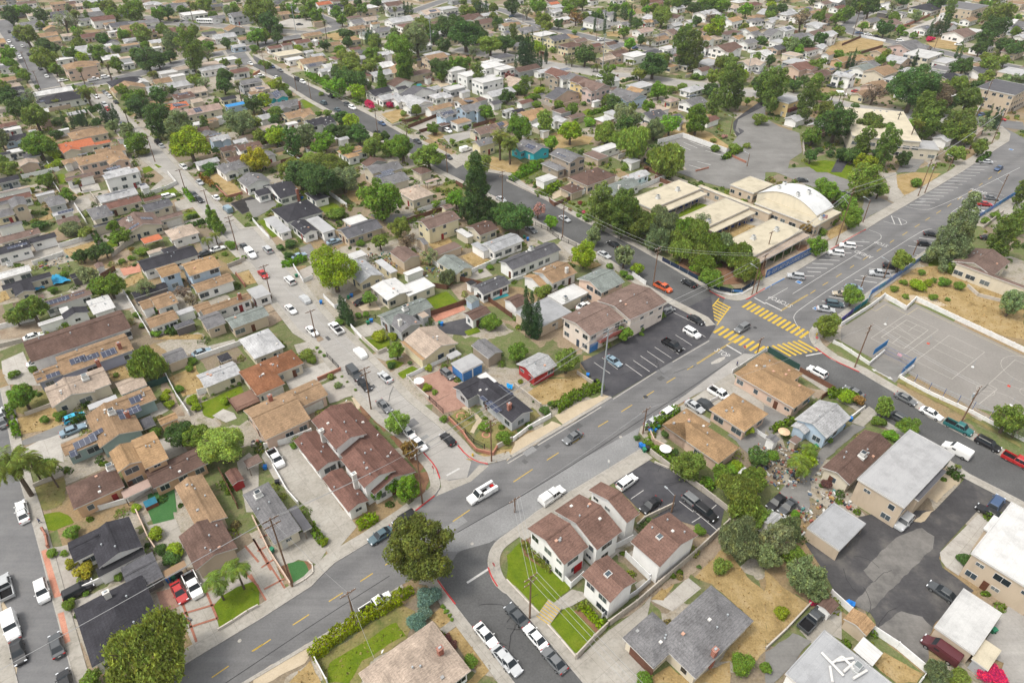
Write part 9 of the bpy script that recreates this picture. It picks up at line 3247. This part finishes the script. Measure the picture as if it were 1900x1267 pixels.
    for col, cc, m in (('a', (.105, .165, .018), 1500), ('b', (.17, .20, .03), 1100), ('c', (.055, .10, .02), 1200), ('d', (.21, .17, .07), 420)):
        V = []; k = 0; tries = 0
        while k < m and tries < 30000:
            tries += 1; p = spot(-4, 1267) if R.random() < .42 else spot(-4, 420)
            if on_road(p.x, p.y, .7) or in_house(p.x, p.y, .2): continue
            if p.y < 170 and not in_house(p.x, p.y, 1.6): continue
            k += 1; r = R.uniform(.35, 1.25); dd = depth(p)
            nl = 130 if dd < 220 else 70 if dd < 380 else 36; sz = (.16 if dd < 220 else .24 if dd < 380 else .36)
            d = rng.normal(size=(nl, 3)); d /= np.linalg.norm(d, axis=1)[:, None]; d[:, 2] = np.abs(d[:, 2])
            q = d * np.array([r * R.uniform(.8, 1.7), r * R.uniform(.8, 1.7), r * R.uniform(.9, 1.5)]) * (.75 + .3 * rng.random((nl, 1))) + np.array([p.x, p.y, 0])
            nr = d + rng.normal(size=(nl, 3)) * .4; nr /= np.linalg.norm(nr, axis=1)[:, None]; t = rng.normal(size=(nl, 3)); t -= (t * nr).sum(1)[:, None] * nr; t /= np.linalg.norm(t, axis=1)[:, None]; b = np.cross(nr, t)
            s = sz * (.6 + .8 * rng.random((nl, 1)))
            V.append(np.stack([q - t * s, q - b * s * .8, q + t * s, q + b * s * .8], 1).reshape(-1, 3))
        o = obj('shrubbery', quads_mesh('shrubbery', np.concatenate(V), 'leaf'), color=cc); o['kind'] = 'stuff'
N_OUT, N_TREE = 295, 250

def tufts():
    rng = np.random.default_rng(8); R = random.Random(3)
    from mathutils.geometry import intersect_point_tri_2d
    for kind, cc, dens, hgt in (('dry_grass', (.30, .20, .085), 2.6, .12), ('yard', (.19, .17, .055), 2.6, .10), ('lawn', (.098, .130, .012), 2.0, .04)):
        P = []
        for o in list(bpy.data.objects):
            if o.type != 'MESH' or o.name.split('.')[0] != kind: continue
            vs = [v.co for v in o.data.vertices]
            for pl in o.data.polygons:
                a, b, c = (vs[i] for i in pl.vertices)
                if a.y > 215: continue
                n = int(pl.area * dens)
                u = np.sqrt(rng.random(n)); w = rng.random(n); A, B, C = (np.array(tuple(x)) for x in (a, b, c))
                P.append(A * (1 - u)[:, None] + B * (u * (1 - w))[:, None] + C * (u * w)[:, None])
        P = np.concatenate(P); n = len(P); P[:, :2] += rng.normal(size=(n, 2)) * .22
        lump = np.sin(P[:, 0] * .9) * np.sin(P[:, 1] * 1.1) + rng.normal(size=n) * .6; P = P[lump > -.3]; n = len(P)
        t = rng.normal(size=(n, 3)); t[:, 2] = 0; t /= np.linalg.norm(t, axis=1)[:, None]; up = np.array([0, 0, 1.0]) + rng.normal(size=(n, 3)) * 1.1; s = (.08 + .12 * rng.random((n, 1)))
        h = hgt * (.5 + rng.random((n, 1)))
        V = np.stack([P - t * s, P + t * s, P + t * s * .7 + up * h, P - t * s * .7 + up * h], 1).reshape(-1, 3)
        o = obj('grass_tufts', quads_mesh('grass_tufts', V, 'tuft'), color=cc); o['kind'] = 'stuff'

RC['rt'] = (.20, .092, .05); RN['rt'] = 'russet'
WN['b'] = 'sandy'
def more_mats():
    for n_, a, b, c in (('asphalt_b', .072, .092, .118), ('asphalt_s', .175, .205, .235)):
        m = NT(n_); v = m.world(); x = m.mix(m.ramp(m.noise(v, .1, 5), [(.3, a), (.5, b), (.7, c)]), m.ramp(m.noise(v, 3, 4, .7), [(.25, .75), (.5, 1.), (.78, 1.25)]), 1.0, 'MULTIPLY'); m.base(x, .92)
    m = NT('seam_line'); m.base((.17, .16, .15), .9)
    m = NT('asphalt_m'); v = m.world(); p0, = WP(2, 2, 300, 908); off = p0.dot(UA)
    mp = m.n('ShaderNodeMapping'); mp.inputs['Rotation'].default_value = (0, 0, -ANG); g = m.n('ShaderNodeNewGeometry'); m.l(g.outputs['Position'], mp.inputs[0])
    sp = m.n('ShaderNodeSeparateXYZ'); m.l(mp.outputs[0], sp.inputs[0]); mr = m.n('ShaderNodeMapRange'); mr.inputs['From Min'].default_value = off - 8; mr.inputs['From Max'].default_value = off + 8; m.l(sp.outputs[1], mr.inputs[0])
    lane = m.ramp(mr.outputs[0], [(.10, 1.06), (.27, .88), (.36, 1.0), (.5, 1.03), (.64, 1.0), (.73, .88), (.9, 1.06)])
    c = m.ramp(m.noise(v, .1, 5), [(.3, (.115, .114, .116)), (.5, (.142, .140, .141)), (.72, (.172, .169, .167))])
    c = m.mix(c, lane, 1.0, 'MULTIPLY'); c = m.mix(c, m.ramp(m.noise(m.world((.015, .7, 1), -ANG), 1.0, 4, .7), [(.3, .88), (.5, 1.0), (.7, 1.1)]), 1.0, 'MULTIPLY'); c = m.mix(c, m.ramp(m.noise(v, 3, 4, .7), [(.25, .84), (.5, 1.0), (.78, 1.14)]), 1.0, 'MULTIPLY'); m.base(c, .92)
more_mats(); haze_mat(.00010); haze(0)
build_ground(); build_roads(); court()
read(DATA_NEAR); read(DATA_MID); read(DATA_FAR)
school(); filler(); tufts(); doors_and_details(); corrugated_house_ducts(); wires()
p, = WP(2, 2, 1690, 195); person(p, 1.2, (.03, .04, .12), (.03, .03, .04), 'person in dark clothes walking along the pale road shoulder')
p, = WP(0, 3, 300, 95); person(p, 2.6, (.1, .12, .2), (.05, .06, .1), 'person in blue clothes standing on the pavement by the lawn')
finish_labels(); camera_and_light()
